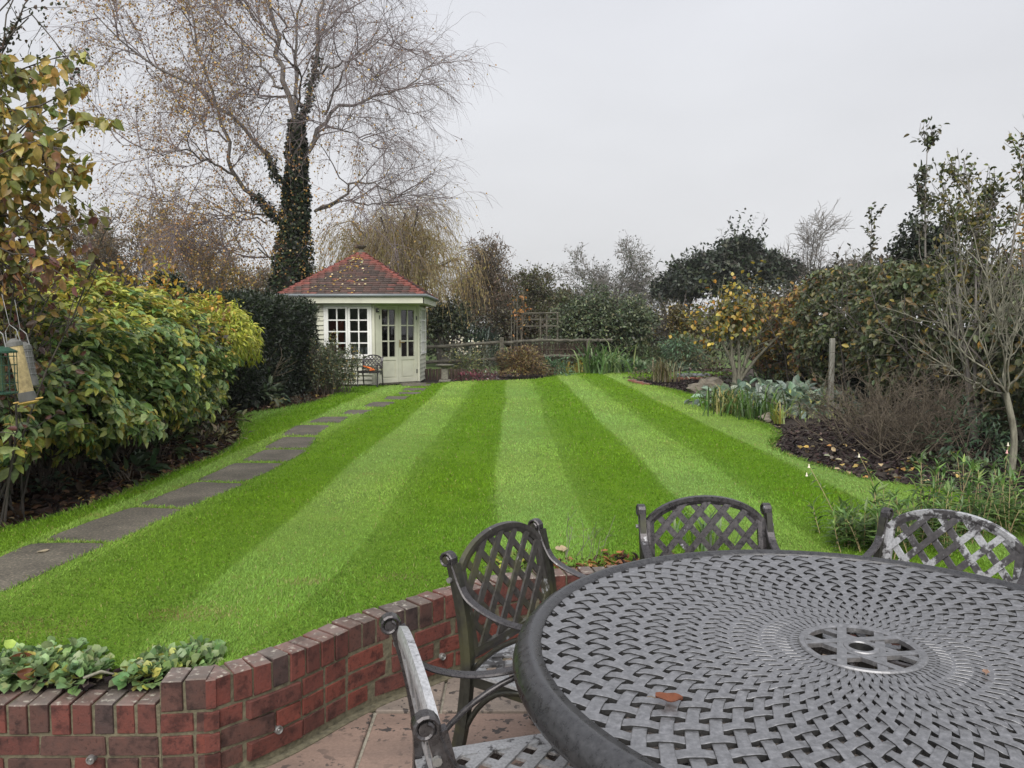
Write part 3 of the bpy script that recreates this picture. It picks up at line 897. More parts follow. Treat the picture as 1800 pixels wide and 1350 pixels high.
# --- grass blades, laid one way and the other by the mower
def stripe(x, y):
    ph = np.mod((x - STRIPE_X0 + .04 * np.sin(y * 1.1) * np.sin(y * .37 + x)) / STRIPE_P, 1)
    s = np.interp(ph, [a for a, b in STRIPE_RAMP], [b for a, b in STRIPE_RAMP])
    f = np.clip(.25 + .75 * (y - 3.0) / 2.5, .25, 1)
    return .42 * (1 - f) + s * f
def grass_band(y0, y1, dens, L, W, rng):
    xm = y1 * 0.76 + .5
    n = int((y1 - y0) * 2 * xm * dens)
    x = rng.uniform(-xm, xm, n); y = rng.uniform(y0, y1, n)
    k = (np.abs(x) < y * 0.76 + 0.5) & in_poly(x, y, lawn_poly)
    for sp_ in STONES:
        c_ = sp_.mean(0); q_ = c_ + (sp_ - c_) * .965
        k &= ~in_poly(x, y, q_)
    x, y = x[k], y[k]; n = len(x)
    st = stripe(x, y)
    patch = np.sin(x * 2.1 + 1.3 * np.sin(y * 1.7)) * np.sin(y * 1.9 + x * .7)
    col = np.array(TURF_D)[None] * (1 - st[:, None]) + np.array(TURF_L)[None] * st[:, None]  # stripe sheen painted into the blade colours too, besides their lean
    col = col * np.array([1.22, 1.2, 1.25]) * (1 + 0.12 * patch[:, None]) * (1 + rng.normal(0, .15, (n, 1)))
    dry = rng.uniform(0, 1, n) < 0.035 + 0.03 * (y < 3.6)
    col[dry] = np.array([0.30, 0.29, 0.10]) * rng.uniform(.7, 1.2, (dry.sum(), 1))
    # worn patches near the wall
    for (wx, wy, wr) in [(-1.35, 3.15, .22), (-.55, 3.62, .16), (-.98, 3.55, .12), (-.42, 3.3, .1), (.05, 4.0, .12), (-1.9, 3.0, .25)]:
        w = np.exp(-(((x - wx) / wr) ** 2 + ((y - wy) / (wr * .5)) ** 2)) * rng.uniform(0, 1, n) > .35
        col[w] = np.array([0.26, 0.25, 0.08]) * rng.uniform(.7, 1.2, (w.sum(), 1))
    big = np.sin(x * .9 + 2.1 * np.sin(y * .43 + .7)) * np.sin(y * .71 - x * .5 + 1.1)
    col = col * np.stack([1 + .10 * big, 1 + .03 * big, 1 - .10 * big], 1)
    wr_ = np.random.default_rng(77); cx_ = wr_.uniform(-4, 4, 60); cy_ = wr_.uniform(2.9, 9, 60); cr_ = wr_.uniform(.04, .13, 60)
    for a_, b_, r_ in zip(cx_, cy_, cr_):
        w = (np.exp(-(((x - a_) / r_) ** 2 + ((y - b_) / (r_ * .8)) ** 2)) * rng.uniform(.3, 1, n)) > .42
        col[w] = col[w] * np.array([.85, .72, .8]) + np.array([.035, .02, .008])
    d = rng.normal(0, .55, (n, 3)); d[:, 2] = np.abs(d[:, 2]) * .4 + .75
    d[:, 1] += np.where(st > .5, 0.55, -0.35)
    nn = np.stack([rng.normal(0, .5, n), rng.normal(0, .5, n) - np.where(st > .5, .9, .2), np.full(n, .8)], 1)
    p = np.stack([x, y, np.full(n, LAWN - .004)], 1)
    LL_ = L * rng.uniform(.6, 1.35, n) * (1 + .25 * patch)
    return leaves(p, d, nn, LL_, W * rng.uniform(.7, 1.3, n), np.clip(col, .005, 1), 'diamond')
rg = np.random.default_rng(3)
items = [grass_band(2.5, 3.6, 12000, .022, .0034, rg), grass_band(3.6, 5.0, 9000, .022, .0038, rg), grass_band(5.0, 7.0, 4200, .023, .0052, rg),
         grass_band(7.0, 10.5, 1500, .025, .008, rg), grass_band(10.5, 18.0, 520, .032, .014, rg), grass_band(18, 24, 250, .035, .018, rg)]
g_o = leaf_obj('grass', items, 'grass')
tag(g_o, 'short green grass blades of the striped lawn', 'grass', kind='stuff')
# shaggy fringe along the cut edges and round the stones
fr_items = []
def fringe(line, dens, L, W, rng, inward):
    line = np.asarray(line); s = np.concatenate([[0], np.cumsum(np.linalg.norm(np.diff(line, axis=0), axis=1))])
    n = int(s[-1] * dens); t = rng.uniform(0, s[-1], n)
    x = np.interp(t, s, line[:, 0]) + rng.normal(0, .012, n); y = np.interp(t, s, line[:, 1]) + rng.normal(0, .012, n)
    d = rng.normal(0, .7, (n, 3)); d[:, 2] = np.abs(d[:, 2]) * .3 + .35
    col = np.array([0.125, 0.235, 0.03])[None] * rng.uniform(.6, 1.35, (n, 1))
    dry = rng.uniform(0, 1, n) < .15; col[dry] = (0.30, 0.28, 0.09)
    return leaves(np.stack([x, y, np.full(n, LAWN - .02)], 1), d, rdir(n, rng) + np.array([0, -.4, .8]), L * rng.uniform(.6, 1.4, n), W, col, 'diamond')
fr_items.append(fringe(le, 420, .055, .008, rg, 1)); fr_items.append(fringe(re_, 420, .055, .008, rg, 1)); fr_items.append(fringe(fe, 150, .06, .014, rg, 1))
fr_items.append(fringe(near, 700, .045, .005, rg, 1)); fr_items.append(fringe(near_left[:7], 900, .045, .005, rg, 1))
for sp_ in STONES:
    sy = sp_[:, 1].mean()
    fr_items.append(fringe(np.concatenate([sp_, sp_[:1]]), 900 if sy < 9 else 200, .038, .0055 if sy < 9 else .012, rg, 1))
tag(leaf_obj('grass', fr_items, 'grass'), 'shaggy grass along the cut lawn edges and stepping stones', 'grass', kind='stuff')

# --- dark mulch and leaf litter on the beds
def litter(poly, n, size, cols, w, rng, flat=.35, z=LAWN - .045, bias=None):
    poly = np.array(poly); lo, hi = poly.min(0), poly.max(0)
    x = rng.uniform(lo[0], hi[0], n * 3); y = rng.uniform(lo[1], hi[1], n * 3)
    k = in_poly(x, y, poly) & ~in_poly(x, y, lawn_poly); x, y = x[k][:n], y[k][:n]; n = len(x)
    d = rng.normal(0, 1, (n, 3)); d[:, 2] *= flat
    nn = np.array([0, 0, 1.]) + rng.normal(0, .45, (n, 3))
    L = size * rng.uniform(.5, 1.4, n)
    return leaves(np.stack([x, y, z + rng.uniform(0, .03, n)], 1), d, nn, L, L * rng.uniform(.35, .7, n), palette(n, cols, w, .25, rng), 'oval')
mulch_c = [(0.035, 0.026, 0.026), (0.06, 0.045, 0.042), (0.022, 0.017, 0.017), (0.11, 0.085, 0.075), (0.22, 0.18, 0.14)]
rm = np.random.default_rng(5)
bed_r1 = [P(x, y).xy for x, y in [(1520,845),(1395,806),(1350,784),(1368,762),(1356,748),(1460,735),(1800,735),(2000,800),(2000,930),(1740,884)]]
bed_r2 = [P(x, y).xy for x, y in [(1105,670),(1160,682),(1230,703),(1243,718),(1300,738),(1360,748),(1420,720),(1380,690),(1300,672),(1250,665),(1130,666)]]
its = [litter(bed_r1, 9000, .05, mulch_c, [4, 4, 3, 1.2, .25], rm), litter(bed_r2, 5000, .07, mulch_c, [4, 4, 3, 1.2, .3], rm)]
tag(leaf_obj('bark_mulch', its, 'foliage_matte'), 'dark bark mulch chips covering the right hand border', 'mulch', kind='stuff')
lit_c = [(0.07, 0.045, 0.03), (0.12, 0.07, 0.04), (0.035, 0.024, 0.018), (0.20, 0.12, 0.06), (0.30, 0.2, 0.07), (0.32, 0.25, 0.17)]
bed_l = [P(x, y).xy for x, y in [(-160,970),(0,932),(110,905),(233,862),(333,822),(400,795),(430,768),(424,737),(490,720),(577,700),(592,690),(580,680),(420,700),(360,712),(250,735),(0,800),(-160,840)]]
its = [litter(bed_l, 9000, .07, lit_c, [4, 3, 5, 1.2, .5, .4], rm)]
tag(leaf_obj('leaf_litter', its, 'foliage_matte'), 'brown fallen leaves and earth under the left hedge', 'leaf litter', kind='stuff')
bed_n = [tuple(p) for p in near[5:]] + [tuple(p) for p in back[::-1]]
def strip_bed(t0, t1, n, size, cols, w, rng):
    t = rng.uniform(t0, t1, n); u = rng.uniform(.1, .34, n)
    fx = np.array([fw(a) for a in t]); p = np.stack([fx[:, 0] - u * np.sin(fx[:, 2]), fx[:, 1] + u * np.cos(fx[:, 2]), LAWN - .02 + rng.uniform(0, .025, n)], 1)
    d = rng.normal(0, 1, (n, 3)); d[:, 2] *= .5
    return leaves(p, d, np.array([0, 0, 1.]) + rng.normal(0, .5, (n, 3)), size * rng.uniform(.5, 1.4, n), size * .35, palette(n, cols, w, .25, rng), 'oval')
fire = [(0.20, 0.085, 0.045), (0.28, 0.13, 0.06), (0.12, 0.06, 0.04), (0.35, 0.2, 0.08), (0.05, 0.035, 0.03)]
tag(leaf_obj('leaf_litter', [strip_bed(1.65, 3.4, 1100, .055, fire, [3, 2, 3, 1, 3], rm)], 'foliage_matte'), 'russet dead leaves lying behind the curved brick wall', 'leaf litter', kind='stuff')
bl = [(-3.6, YW + .1), (l0.x - .02, YW + .1), (c0.x, c0.y + .12)] + [p for p in near_left if p[0] > -3.7]
tag(leaf_obj('leaf_litter', [litter(bl, 1500, .045, mulch_c, [4, 4, 3, 1, .3], rm)], 'foliage_matte'), 'dark crumbled mulch in the small bed above the low brick wall', 'mulch', kind='stuff')
# ================================================================ summerhouse
def facet_frame(a, b):
    """returns f(u, out, z): u metres along a->b, out metres out of the wall"""
    a = Vector((a[0], a[1], 0)); b = Vector((b[0], b[1], 0)); t = (b - a).normalized(); n = Vector((t.y, -t.x, 0))
    return (lambda u, o, z: a + t * u + n * o + Vector((0, 0, z))), (b - a).length
def fbox(m, f, u0, u1, o0, o1, z0, z1):
    m.hexa([f(u0, o1, z0), f(u1, o1, z0), f(u1, o0, z0), f(u0, o0, z0)], [f(u0, o1, z1), f(u1, o1, z1), f(u1, o0, z1), f(u0, o0, z1)])
Z0 = LAWN + 0.0
YF = 16.6
A_ = (-4.72, YF); B_ = (-2.99, YF); C_ = (-2.13, YF + 0.86); D_ = (-2.13, 18.65); E_ = (-4.72, 18.65)
ZT = 2.12
house = thing('summerhouse', 'sage green corner summerhouse with red tiled roof, white window and glazed double doors', 'summerhouse', (-3.4, 17.9, Z0))
HO = Vector(house.location)
def hb(m, name, mat, parent=house, bevel=0.0, smooth=False):
    off = HO if parent is not None else Vector()
    m.v = [tuple(Vector(v) - off) for v in m.v]
    return m.build(name, mat, parent, bevel=bevel, smooth=smooth)
facets = {'front': (A_, B_), 'door': (B_, C_), 'right': (C_, D_), 'rear': (D_, E_), 'left': (E_, A_)}
FR = {k: facet_frame(*v) for k, v in facets.items()}
WIN_U0, WIN_U1, WIN_Z0, WIN_Z1 = 0.67, 1.705, 0.945, 2.07
# inner shell boards and weatherboards; the front is open behind the window, the door facet behind the doors
def wall_core(f, L, holes):
    m = MB(); u = 0.0
    for (u0, u1, z0, z1) in holes:
        fbox(m, f, u, u0, -.05, 0, Z0, ZT)
        fbox(m, f, u0, u1, -.05, 0, Z0, z0); 
        if z1 < ZT: fbox(m, f, u0, u1, -.05, 0, z1, ZT)
        u = u1
    fbox(m, f, u, L, -.05, 0, Z0, ZT)
    return hb(m, 'wall', M['sage_paint'])
W_HOLE = (WIN_U0 + .03, WIN_U1 - .03, WIN_Z0 + .04, WIN_Z1 - .03)
SW = (0.30, 1.25, 0.98, 2.02)
wall_core(*FR['front'], [W_HOLE]); wall_core(*FR['right'], [SW]); wall_core(*FR['rear'], []); wall_core(*FR['left'], [])
f, L = FR['door']
D0, D1 = 0.13, 1.17
wall_core(f, L, [(D0, D1, Z0 + .03, ZT - .06)])
def boards(fk, u0, u1, z0, z1, h=0.098):
    f, L = FR[fk]; z = z0
    while z < z1 - 0.02:
        zt = min(z + h, z1); m = MB()
        m.hexa([f(u0, .036, z), f(u1, .036, z), f(u1, .002, z), f(u0, .002, z)], [f(u0, .006, zt), f(u1, .006, zt), f(u1, .002, zt), f(u0, .002, zt)])
        hb(m, 'weatherboard', M['sage_paint']); z += h
boards('front', 0.04, WIN_U0 - .005, Z0 + .02, ZT)
boards('front', WIN_U0 - .003, WIN_U1 + .003, Z0 + .02, WIN_Z0 - .05)
boards('right', 0.06, FR['right'][1], Z0 + .02, .93)
boards('right', 0.06, .27, .93, ZT); boards('right', 1.28, FR['right'][1], .93, ZT)
boards('left', 0.02, FR['left'][1], Z0 + .02, ZT)
# corner posts
for (x, y) in (A_, B_, C_, D_):
    m = MB(); m.box(x - .035, x + .035, y - .035, y + .035, Z0, ZT); hb(m, 'corner_post', M['sage_paint'], bevel=.004)
# --- window: two casements of 2 x 4 panes
def glazed(parent_name, f, u0, u1, z0, z1, nx, nz, stile, bar, mat, o0, o1, name, parent, bottom_panel=0.0, rail=None):
    wn_ = empty(name, HO - HO, 0, parent); off = HO
    m = MB()
    rail = rail or stile
    fbox(m, f, u0, u0 + stile, o0, o1, z0, z1); fbox(m, f, u1 - stile, u1, o0, o1, z0, z1)
    fbox(m, f, u0 + stile, u1 - stile, o0, o1 - .002, z1 - rail, z1); fbox(m, f, u0 + stile, u1 - stile, o0, o1 - .002, z0, z0 + rail)
    gz0 = z0 + rail
    if bottom_panel:
        fbox(m, f, u0 + stile, u1 - stile, o0, o1 - .002, bottom_panel, bottom_panel + .07); gz0 = bottom_panel + .07
        fbox(m, f, u0 + stile, u1 - stile, o0 + .012, o1 - .018, z0 + rail, bottom_panel)
        fbox(m, f, u0 + stile + .035, u1 - stile - .035, o0 + .012, o1 - .008, z0 + rail + .035, bottom_panel - .035)
    hb_ = lambda mm, nme, mt: (setattr(mm, 'v', [tuple(Vector(v) - off) for v in mm.v]), mm.build(nme, mt, wn_, bevel=0))[1]
    hb_(m, 'frame', mat)
    gw = (u1 - u0 - 2 * stile); gh = z1 - rail - gz0
    m = MB()
    for i in range(1, nx): fbox(m, f, u0 + stile + gw * i / nx - bar/2, u0 + stile + gw * i / nx + bar/2, o0 + .004, o1 - .004, gz0, z1 - rail)
    for j in range(1, nz):
        for i in range(nx):
            a = u0 + stile + gw * i / nx + (bar/2 if i else 0); b = u0 + stile + gw * (i + 1) / nx - (bar/2 if i < nx - 1 else 0)
            fbox(m, f, a, b, o0 + .005, o1 - .006, gz0 + gh * j / nz - bar/2, gz0 + gh * j / nz + bar/2)
    hb_(m, 'glazing_bar', mat)
    mid = (o0 + o1) / 2 - .004
    for i in range(nx):
        for j in range(nz):
            m = MB()
            fbox(m, f, u0 + stile + gw * i / nx + bar/2 - .004, u0 + stile + gw * (i + 1) / nx - bar/2 + .004, mid - .002, mid + .002, gz0 + gh * j / nz + bar/2 - .004, gz0 + gh * (j + 1) / nz - bar/2 + .004)
            hb_(m, 'pane', M['glass'])
    return wn_, hb_
f, L = FR['front']
m = MB()
fbox(m, f, WIN_U0, WIN_U0 + .05, -.04, .035, WIN_Z0, WIN_Z1); fbox(m, f, WIN_U1 - .05, WIN_U1, -.04, .035, WIN_Z0, WIN_Z1)
fbox(m, f, WIN_U0 + .05, WIN_U1 - .05, -.04, .034, WIN_Z1 - .045, WIN_Z1); fbox(m, f, WIN_U0 - .02, WIN_U1 + .02, -.04, .075, WIN_Z0 - .045, WIN_Z0)
hb(m, 'window_frame', M['white_paint'])
mid = (WIN_U0 + WIN_U1) / 2
for (a, b) in ((WIN_U0 + .052, mid - .003), (mid + .003, WIN_U1 - .052)):
    glazed('window', f, a, b, WIN_Z0 + .003, WIN_Z1 - .048, 2, 4, .045, .026, M['white_paint'], -.02, .04, 'window', house)
# right-hand side window, seen at a glancing angle
f, L = FR['right']
glazed('window', f, .29, 1.26, .96, 2.04, 3, 4, .05, .026, M['white_paint'], -.02, .045, 'window', house)
# --- double doors
f, L = FR['door']
dm = (D0 + D1) / 2
for k, (a, b) in enumerate(((D0 + .004, dm - .003), (dm + .003, D1 - .004))):
    d_, hbd = glazed('door', f, a, b, Z0 + .035, ZT - .065, 2, 3, .075, .026, M['sage_paint'], -.03, .02, 'door', house, bottom_panel=.86, rail=.09)
    m = MB()
    for z in (.55, 1.75):
        uu = a + .01 if k == 0 else b - .01
        fbox(m, f, uu - .012, uu + .012, .02, .03, z, z + .085)
    hbd(m, 'hinge', M['black_plastic'])
    if k == 1:
        m = MB(); fbox(m, f, a + .02, a + .05, .02, .026, 1.13, 1.30); m.tube([f(a + .035, .02, 1.25), f(a + .035, .06, 1.25), f(a + .13, .06, 1.245)], .009, 6)
        hbd(m, 'handle', M['brass'])
# door surround
m = MB(); fbox(m, f, .035, D0, -.02, .03, Z0, ZT); fbox(m, f, D1, L - .035, -.02, .03, Z0, ZT); fbox(m, f, D0, D1, -.02, .028, ZT - .06, ZT)
hb(m, 'door_frame', M['sage_paint'])
m = MB(); fbox(m, f, D0 - .03, D1 + .03, -.03, .07, Z0 + .0, Z0 + .03); hb(m, 'doorstep', M['wood_old'])
# small wall lamp / camera beside the door
f2, _ = FR['door']
m = MB(); fbox(m, f2, .045, .115, .03, .075, 1.90, 1.985); lamp = hb(m, 'wall_light', M['black_plastic'], bevel=.008)
m = MB(); fbox(m, f2, .068, .092, .072, .079, 1.932, 1.956); hb(m, 'lens', M['white_card'])
# floor, inside
m = MB(); m.add([(*A_, Z0 + .03), (*B_, Z0 + .03), (*C_, Z0 + .03), (*D_, Z0 + .03), (*E_, Z0 + .03)], [(0, 1, 2, 3, 4)]); hb(m, 'floor', M['interior'])
# --- roof: eaves, gutter, soffit, tiles
ZE = 2.26
EV = [(-4.93, 16.3), (-1.86, 16.3), (-1.86, 18.9), (-4.93, 18.9)]
APX = Vector((-3.42, 17.6, 3.27))
m = MB()
n = len(EV); cx = Vector((-3.4, 17.6, 0))
def inset(p, d):
    v = Vector((p[0], p[1], 0)) - cx; return Vector((p[0] - math.copysign(d, v.x), p[1] - math.copysign(d, v.y), 0))
for i in range(n):
    a, b = EV[i], EV[(i + 1) % n]; ff, LL_ = facet_frame(a, b)
    fbox(m, ff, 0, LL_, -.02, 0, ZE - .175, ZE - .01)
hb(m, 'fascia', M['sage_paint'])
m = MB(); m.add([(p[0], p[1], ZE - .165) for p in EV], [tuple(range(n))]); hb(m, 'soffit', M['sage_paint'])
m = MB()
gp = [Vector((p[0], p[1], 0)) + (Vector((p[0], p[1], 0)) - cx).normalized() * .05 for p in EV]
for i in range(n):
    m.tube([(gp[i].x, gp[i].y, ZE - .012), (gp[(i+1) % n].x, gp[(i+1) % n].y, ZE - .012)], .034, 8)
hb(m, 'gutter', M['gutter'], smooth=True)
NC = 22
rt = random.Random(21)
items_v, items_f, items_c = [], [], []
hip_v = []
for i in range(n):
    a = Vector((*EV[i], ZE)); b = Vector((*EV[(i + 1) % n], ZE)); out = ((a + b) / 2 - APX); nrm = (b - a).cross(APX - a).normalized()
    ov = (b - a).normalized()
    for c in range(NC):
        t0, t1 = c / NC - .004, min((c + 1.45) / NC, 1.0); tm = (c + .5) / NC
        l0_, l1_ = a.lerp(APX, max(t0, 0)), a.lerp(APX, t1); r0_, r1_ = b.lerp(APX, max(t0, 0)), b.lerp(APX, t1)
        wlen = (r0_ - l0_).length
        nt_ = max(1, int(round(wlen / .165))); sh = (c % 2) * .5
        edges = [0] + [(k + sh) / nt_ for k in range(1 if sh == 0 else 0, nt_) if 0 < (k + sh) / nt_ < 1] + [1]
        for e0, e1 in zip(edges[:-1], edges[1:]):
            g = .0025 / max(wlen, .1)
            up0 = .052 + rt.uniform(-.006, .007); up1 = .003
            q0, q1 = l0_.lerp(r0_, e0 + g), l0_.lerp(r0_, e1 - g); q2, q3 = l1_.lerp(r1_, e1 - g), l1_.lerp(r1_, e0 + g)
            vs = [q0 + nrm * up0, q1 + nrm * up0, q2 + nrm * up1, q3 + nrm * up1, q0 + nrm * (up0 - .05), q1 + nrm * (up0 - .05)]
            bse = len(items_v); items_v += [tuple(v - HO) for v in vs]
            items_f += [(bse, bse+1, bse+2, bse+3), (bse+4, bse+5, bse+1, bse)]
            ed = min((e0 + e1) / 2, 1 - (e0 + e1) / 2) * wlen
            red = max(0, 1 - ed / (.26 + .10 * math.sin(c * 1.7))) if c < NC - 4 else .75
            red = min(1, red + (rt.random() < .07) * .45)
            dark = (0.056, 0.038, 0.032); rd = (0.215, 0.062, 0.046); mid_ = (0.085, 0.048, 0.039)
            base = [d * (1 - red) + r_ * red for d, r_ in zip(dark if rt.random() < .6 else mid_, rd)]
            v_ = rt.uniform(.75, 1.25); items_c += [tuple(x * v_ for x in base)] * 6
fq = np.array(items_f)
m2, nt2, b2, out2 = mat_new('roof_tile')
at_ = N(nt2, 'ShaderNodeAttribute'); at_.attribute_name = 'Col'
nn_ = world_noise(nt2, 30, 4); rr_ = rampn(nt2, nn_.outputs[0], [(0.3, (.7, .7, .7)), (.7, (1.25, 1.2, 1.2))])
nt2.links.new(mixc(nt2, at_.outputs['Color'], rr_.outputs[0], 1.0, 'MULTIPLY'), b2.inputs['Base Color']); b2.inputs['Roughness'].default_value = .7
M['roof_tile'] = m2
ro = link('roof_tiles', mesh_np('roof_tiles', np.array(items_v), [fq], np.array(items_c)), m2, house); ro['kind'] = 'stuff'
m = MB(); m.add([(p[0], p[1], ZE - .02) for p in EV] + [tuple(APX - Vector((0, 0, .02)))], [(i, (i + 1) % n, n) for i in range(n)]); hb(m, 'roof', M['wood_old'])
# bonnet hip tiles, one by one
hip_me = None
for i in range(n):
    a = Vector((*EV[i], ZE)); steps = 15
    for k in range(steps):
        p0, p1 = a.lerp(APX, k / steps), a.lerp(APX, (k + 1.25) / steps)
        d = (p1 - p0); ax = d.normalized(); sd = ax.cross(Vector((0, 0, 1))).normalized(); up_ = sd.cross(ax)
        m = MB(); w = .042
        def sec(p, lift): return [p + sd * w + up_ * (lift - .03), p + sd * w * .6 + up_ * (lift + .008), p - sd * w * .6 + up_ * (lift + .008), p - sd * w + up_ * (lift - .03)]
        A1, B1 = sec(p0, .05), sec(p1, .016)
        m.add(A1 + B1, [(0, 1, 5, 4), (1, 2, 6, 5), (2, 3, 7, 6), (3, 2, 1, 0)])
        o = hb(m, 'hip_tile', M['clay_tile'] if 'clay_tile' in M else None)
        if 'clay_tile' not in M:
            plain('clay_tile', (0.18, 0.055, 0.042), .75, 14, .45); o.data.materials.append(M['clay_tile'])
m = MB(); m.lathe([(.10, -.03), (.085, .03), (.05, .05), (.045, .08), (.075, .10), (.11, .135), (.115, .15), (.03, .16)], 12, APX)
hb(m, 'finial', M['wood_old'])
m = MB(); ax_ = APX + Vector((-.02, -.02, .15)); m.box(ax_.x - .12, ax_.x + .08, ax_.y - .06, ax_.y + .06, ax_.z - .05, ax_.z + .02); hb(m, 'finial_cap', M['wattle'], bevel=.012)
# yellow birch leaves lying on the tiles
rl = np.random.default_rng(31); k = 150
u = rl.uniform(.1, .9, k); t = rl.uniform(.03, .9, k) ** 1.2
a = np.array([*EV[0], ZE]); b = np.array([*EV[1], ZE]); ap = np.array(APX)
u = .15 + .6 * rl.beta(2, 2.5, k)
p = (a[None] * (1 - u[:, None]) + b[None] * u[:, None]) * (1 - t[:, None]) + ap[None] * t[:, None] + np.array([0, -.02, .035])
lo_ = leaf_obj('fallen_leaves', leaves(p, rdir(k, rl) * np.array([1, 1, .3]), np.tile([0, -.6, .8], (k, 1)) + rl.normal(0, .2, (k, 3)), .055, .045, palette(k, [(.5, .36, .1), (.55, .5, .3), (.4, .25, .06)]), 'oval'), 'foliage_matte')
tag(lo_, 'yellow birch leaves scattered on the summerhouse roof', 'leaves', kind='stuff')
# things behind the glass
m = MB(); fF = FR['front'][0]
fbox(m, fF, .55, .98, -.55, -.5, .8, 1.75); tag(m.build('deck_chair', M['curtain_red'], None), 'dark red folded canvas chair behind the summerhouse window', 'chair')
t_ = thing('storage_box', 'pale grey plastic storage box on the sill inside the summerhouse window', 'box', (0, 0, 0))
m = MB(); fbox(m, fF, 1.26, 1.47, -.35, -.12, .93, 1.12); m.build('tub', M['pot_white'], t_, bevel=.01)
m = MB(); fbox(m, fF, 1.245, 1.485, -.365, -.105, 1.12, 1.145); m.build('lid', M['white_paint'], t_, bevel=.006)
m = MB(); fbox(m, fF, 1.32, 1.41, -.12, -.112, 1.06, 1.075); m.build('handle', M['black_plastic'], t_)
t_ = thing('paint_tin', 'white cylindrical tub beside the storage box inside the summerhouse window', 'tub', tuple(fF(1.57, -.22, .93)))
m = MB(); m.lathe([(.06, 0), (.07, .2)], 14); m.build('tub', M['pot_white'], t_, smooth=False)
m = MB(); m.lathe([(.075, .2), (.075, .215), (.01, .217)], 14); m.build('lid', M['white_paint'], t_)
m = MB(); fbox(m, fF, .72, 1.68, -.45, -.06, .88, .928); tag(m.build('work_shelf', M['wood_old'], None), 'wooden shelf inside the summerhouse under the window', 'shelf')
# ================================================================ garden table
TC = Vector((0.885, 1.895, 0.0)); TZ = 0.72
R_IN, R_OUT, R_MED = 0.812, 0.885, 0.148
table = thing('garden_table', 'large round cast metal garden table with woven lattice top and parasol hole', 'table', TC)
m = MB()
prof = [(R_IN - .004, TZ - .012), (R_IN, TZ + .001), (R_IN + .018, TZ + .003), (R_IN + .021, TZ + .006), (R_IN + .036, TZ + .004), (R_IN + .054, TZ - .008), (R_IN + .067, TZ - .026), (R_IN + .072, TZ - .046), (R_IN + .066, TZ - .062), (R_IN + .05, TZ - .066), (R_IN + .03, TZ - .05), (R_IN + .01, TZ - .03)]
na = 120; b0 = 0
for r, z in prof:
    for k in range(na):
        a = 2 * math.pi * k / na; m.v.append((r * math.cos(a), r * math.sin(a), z))
for i in range(len(prof)):
    j = (i + 1) % len(prof)
    for k in range(na): m.f.append((i*na+k, i*na+(k+1) % na, j*na+(k+1) % na, j*na+k))
m.build('rim', M['table_rim'], table, smooth=True)
# woven strips: two families of equiangular spirals, each over and under the other
NS, KSP = 64, 0.98
CSP = 1.28
def strip_mesh(sign, parity):
    r1 = R_IN + .006; tot = CSP * (r1 - R_MED); nseg = int(tot * NS / math.pi * 8) + 1
    V, Fc = [], []
    th = .011
    for i in range(nseg + 1):
        r = R_MED + (r1 - R_MED) * i / nseg; a = sign * CSP * (r - R_MED)
        ph = abs(a) * NS / math.pi
        sc = min(1, .35 + r / .6)
        z = TZ - .005 + .0019 * sc * math.tanh(2.2 * math.cos(math.pi * ph)) * sign
        tp_ = CSP * r; psi = math.atan(tp_)
        w = 2 * math.pi * r / NS * math.cos(psi) * (.29 + .09 * max(0, (.5 - r) / .35))
        er = Vector((math.cos(a), math.sin(a), 0)); et = Vector((-math.sin(a), math.cos(a), 0))
        tan = (er + et * sign * tp_).normalized(); nn = Vector((-tan.y, tan.x, 0))
        p = er * r
        for (s_, dz) in ((-1, -th), (-.97, -.0006), (-.85, .0004), (.85, .0004), (.97, -.0006), (1, -th)):
            q = p + nn * (w * s_); V.append((q.x, q.y, z + dz))
    for i in range(nseg):
        for k in range(5):
            Fc.append((i*6+k, i*6+k+1, (i+1)*6+k+1, (i+1)*6+k))
    me = bpy.data.meshes.new('lattice_strip'); me.from_pydata(V, [], Fc)
    bm = bmesh.new(); bm.from_mesh(me); bmesh.ops.recalc_face_normals(bm, faces=bm.faces)
    if sum(f.normal.z for f in bm.faces) < 0: bmesh.ops.reverse_faces(bm, faces=list(bm.faces))
    bm.to_mesh(me); bm.free()
    me.materials.append(M['table_metal']); me.materials.append(M['table_shaded'])
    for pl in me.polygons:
        if abs(pl.normal.z) < .6: pl.material_index = 1  # strip sides take the near-black metal so the lattice holes look shaded
    me.update()
    return me
# crossings of A_i and B_j lie at ph = j - i : phase parity follows the strip number
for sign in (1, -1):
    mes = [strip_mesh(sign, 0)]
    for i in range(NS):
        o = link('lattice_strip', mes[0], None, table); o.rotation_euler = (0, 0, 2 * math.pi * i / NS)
# medallion
m = MB()
def ring(m, prof, na=48):
    b = len(m.v)
    for r, z in prof:
        for k in range(na):
            a = 2*math.pi*k/na; m.v.append((r*math.cos(a), r*math.sin(a), z))
    for i in range(len(prof)):
        j = (i+1) % len(prof)
        for k in range(na): m.f.append((b+i*na+k, b+i*na+(k+1) % na, b+j*na+(k+1) % na, b+j*na+k))
ring(m, [(R_MED - .018, TZ - .014), (R_MED - .018, TZ - .002), (R_MED - .012, TZ + .001), (R_MED, TZ + .0015), (R_MED + .003, TZ - .002), (R_MED + .003, TZ - .014)])
m.build('medallion_ring', M['table_metal'], table)
m = MB(); ring(m, [(.029, TZ - .03), (.029, TZ - .002), (.031, TZ + .001), (.041, TZ + .001), (.043, TZ - .002), (.043, TZ - .014)]); m.build('parasol_collar', M['table_metal'], table)
m = MB(); ring(m, [(.0285, TZ - .12), (.0285, TZ - .003), (.033, TZ - .003), (.033, TZ - .12)]); m.build('parasol_sleeve', M['table_shaded'], table)
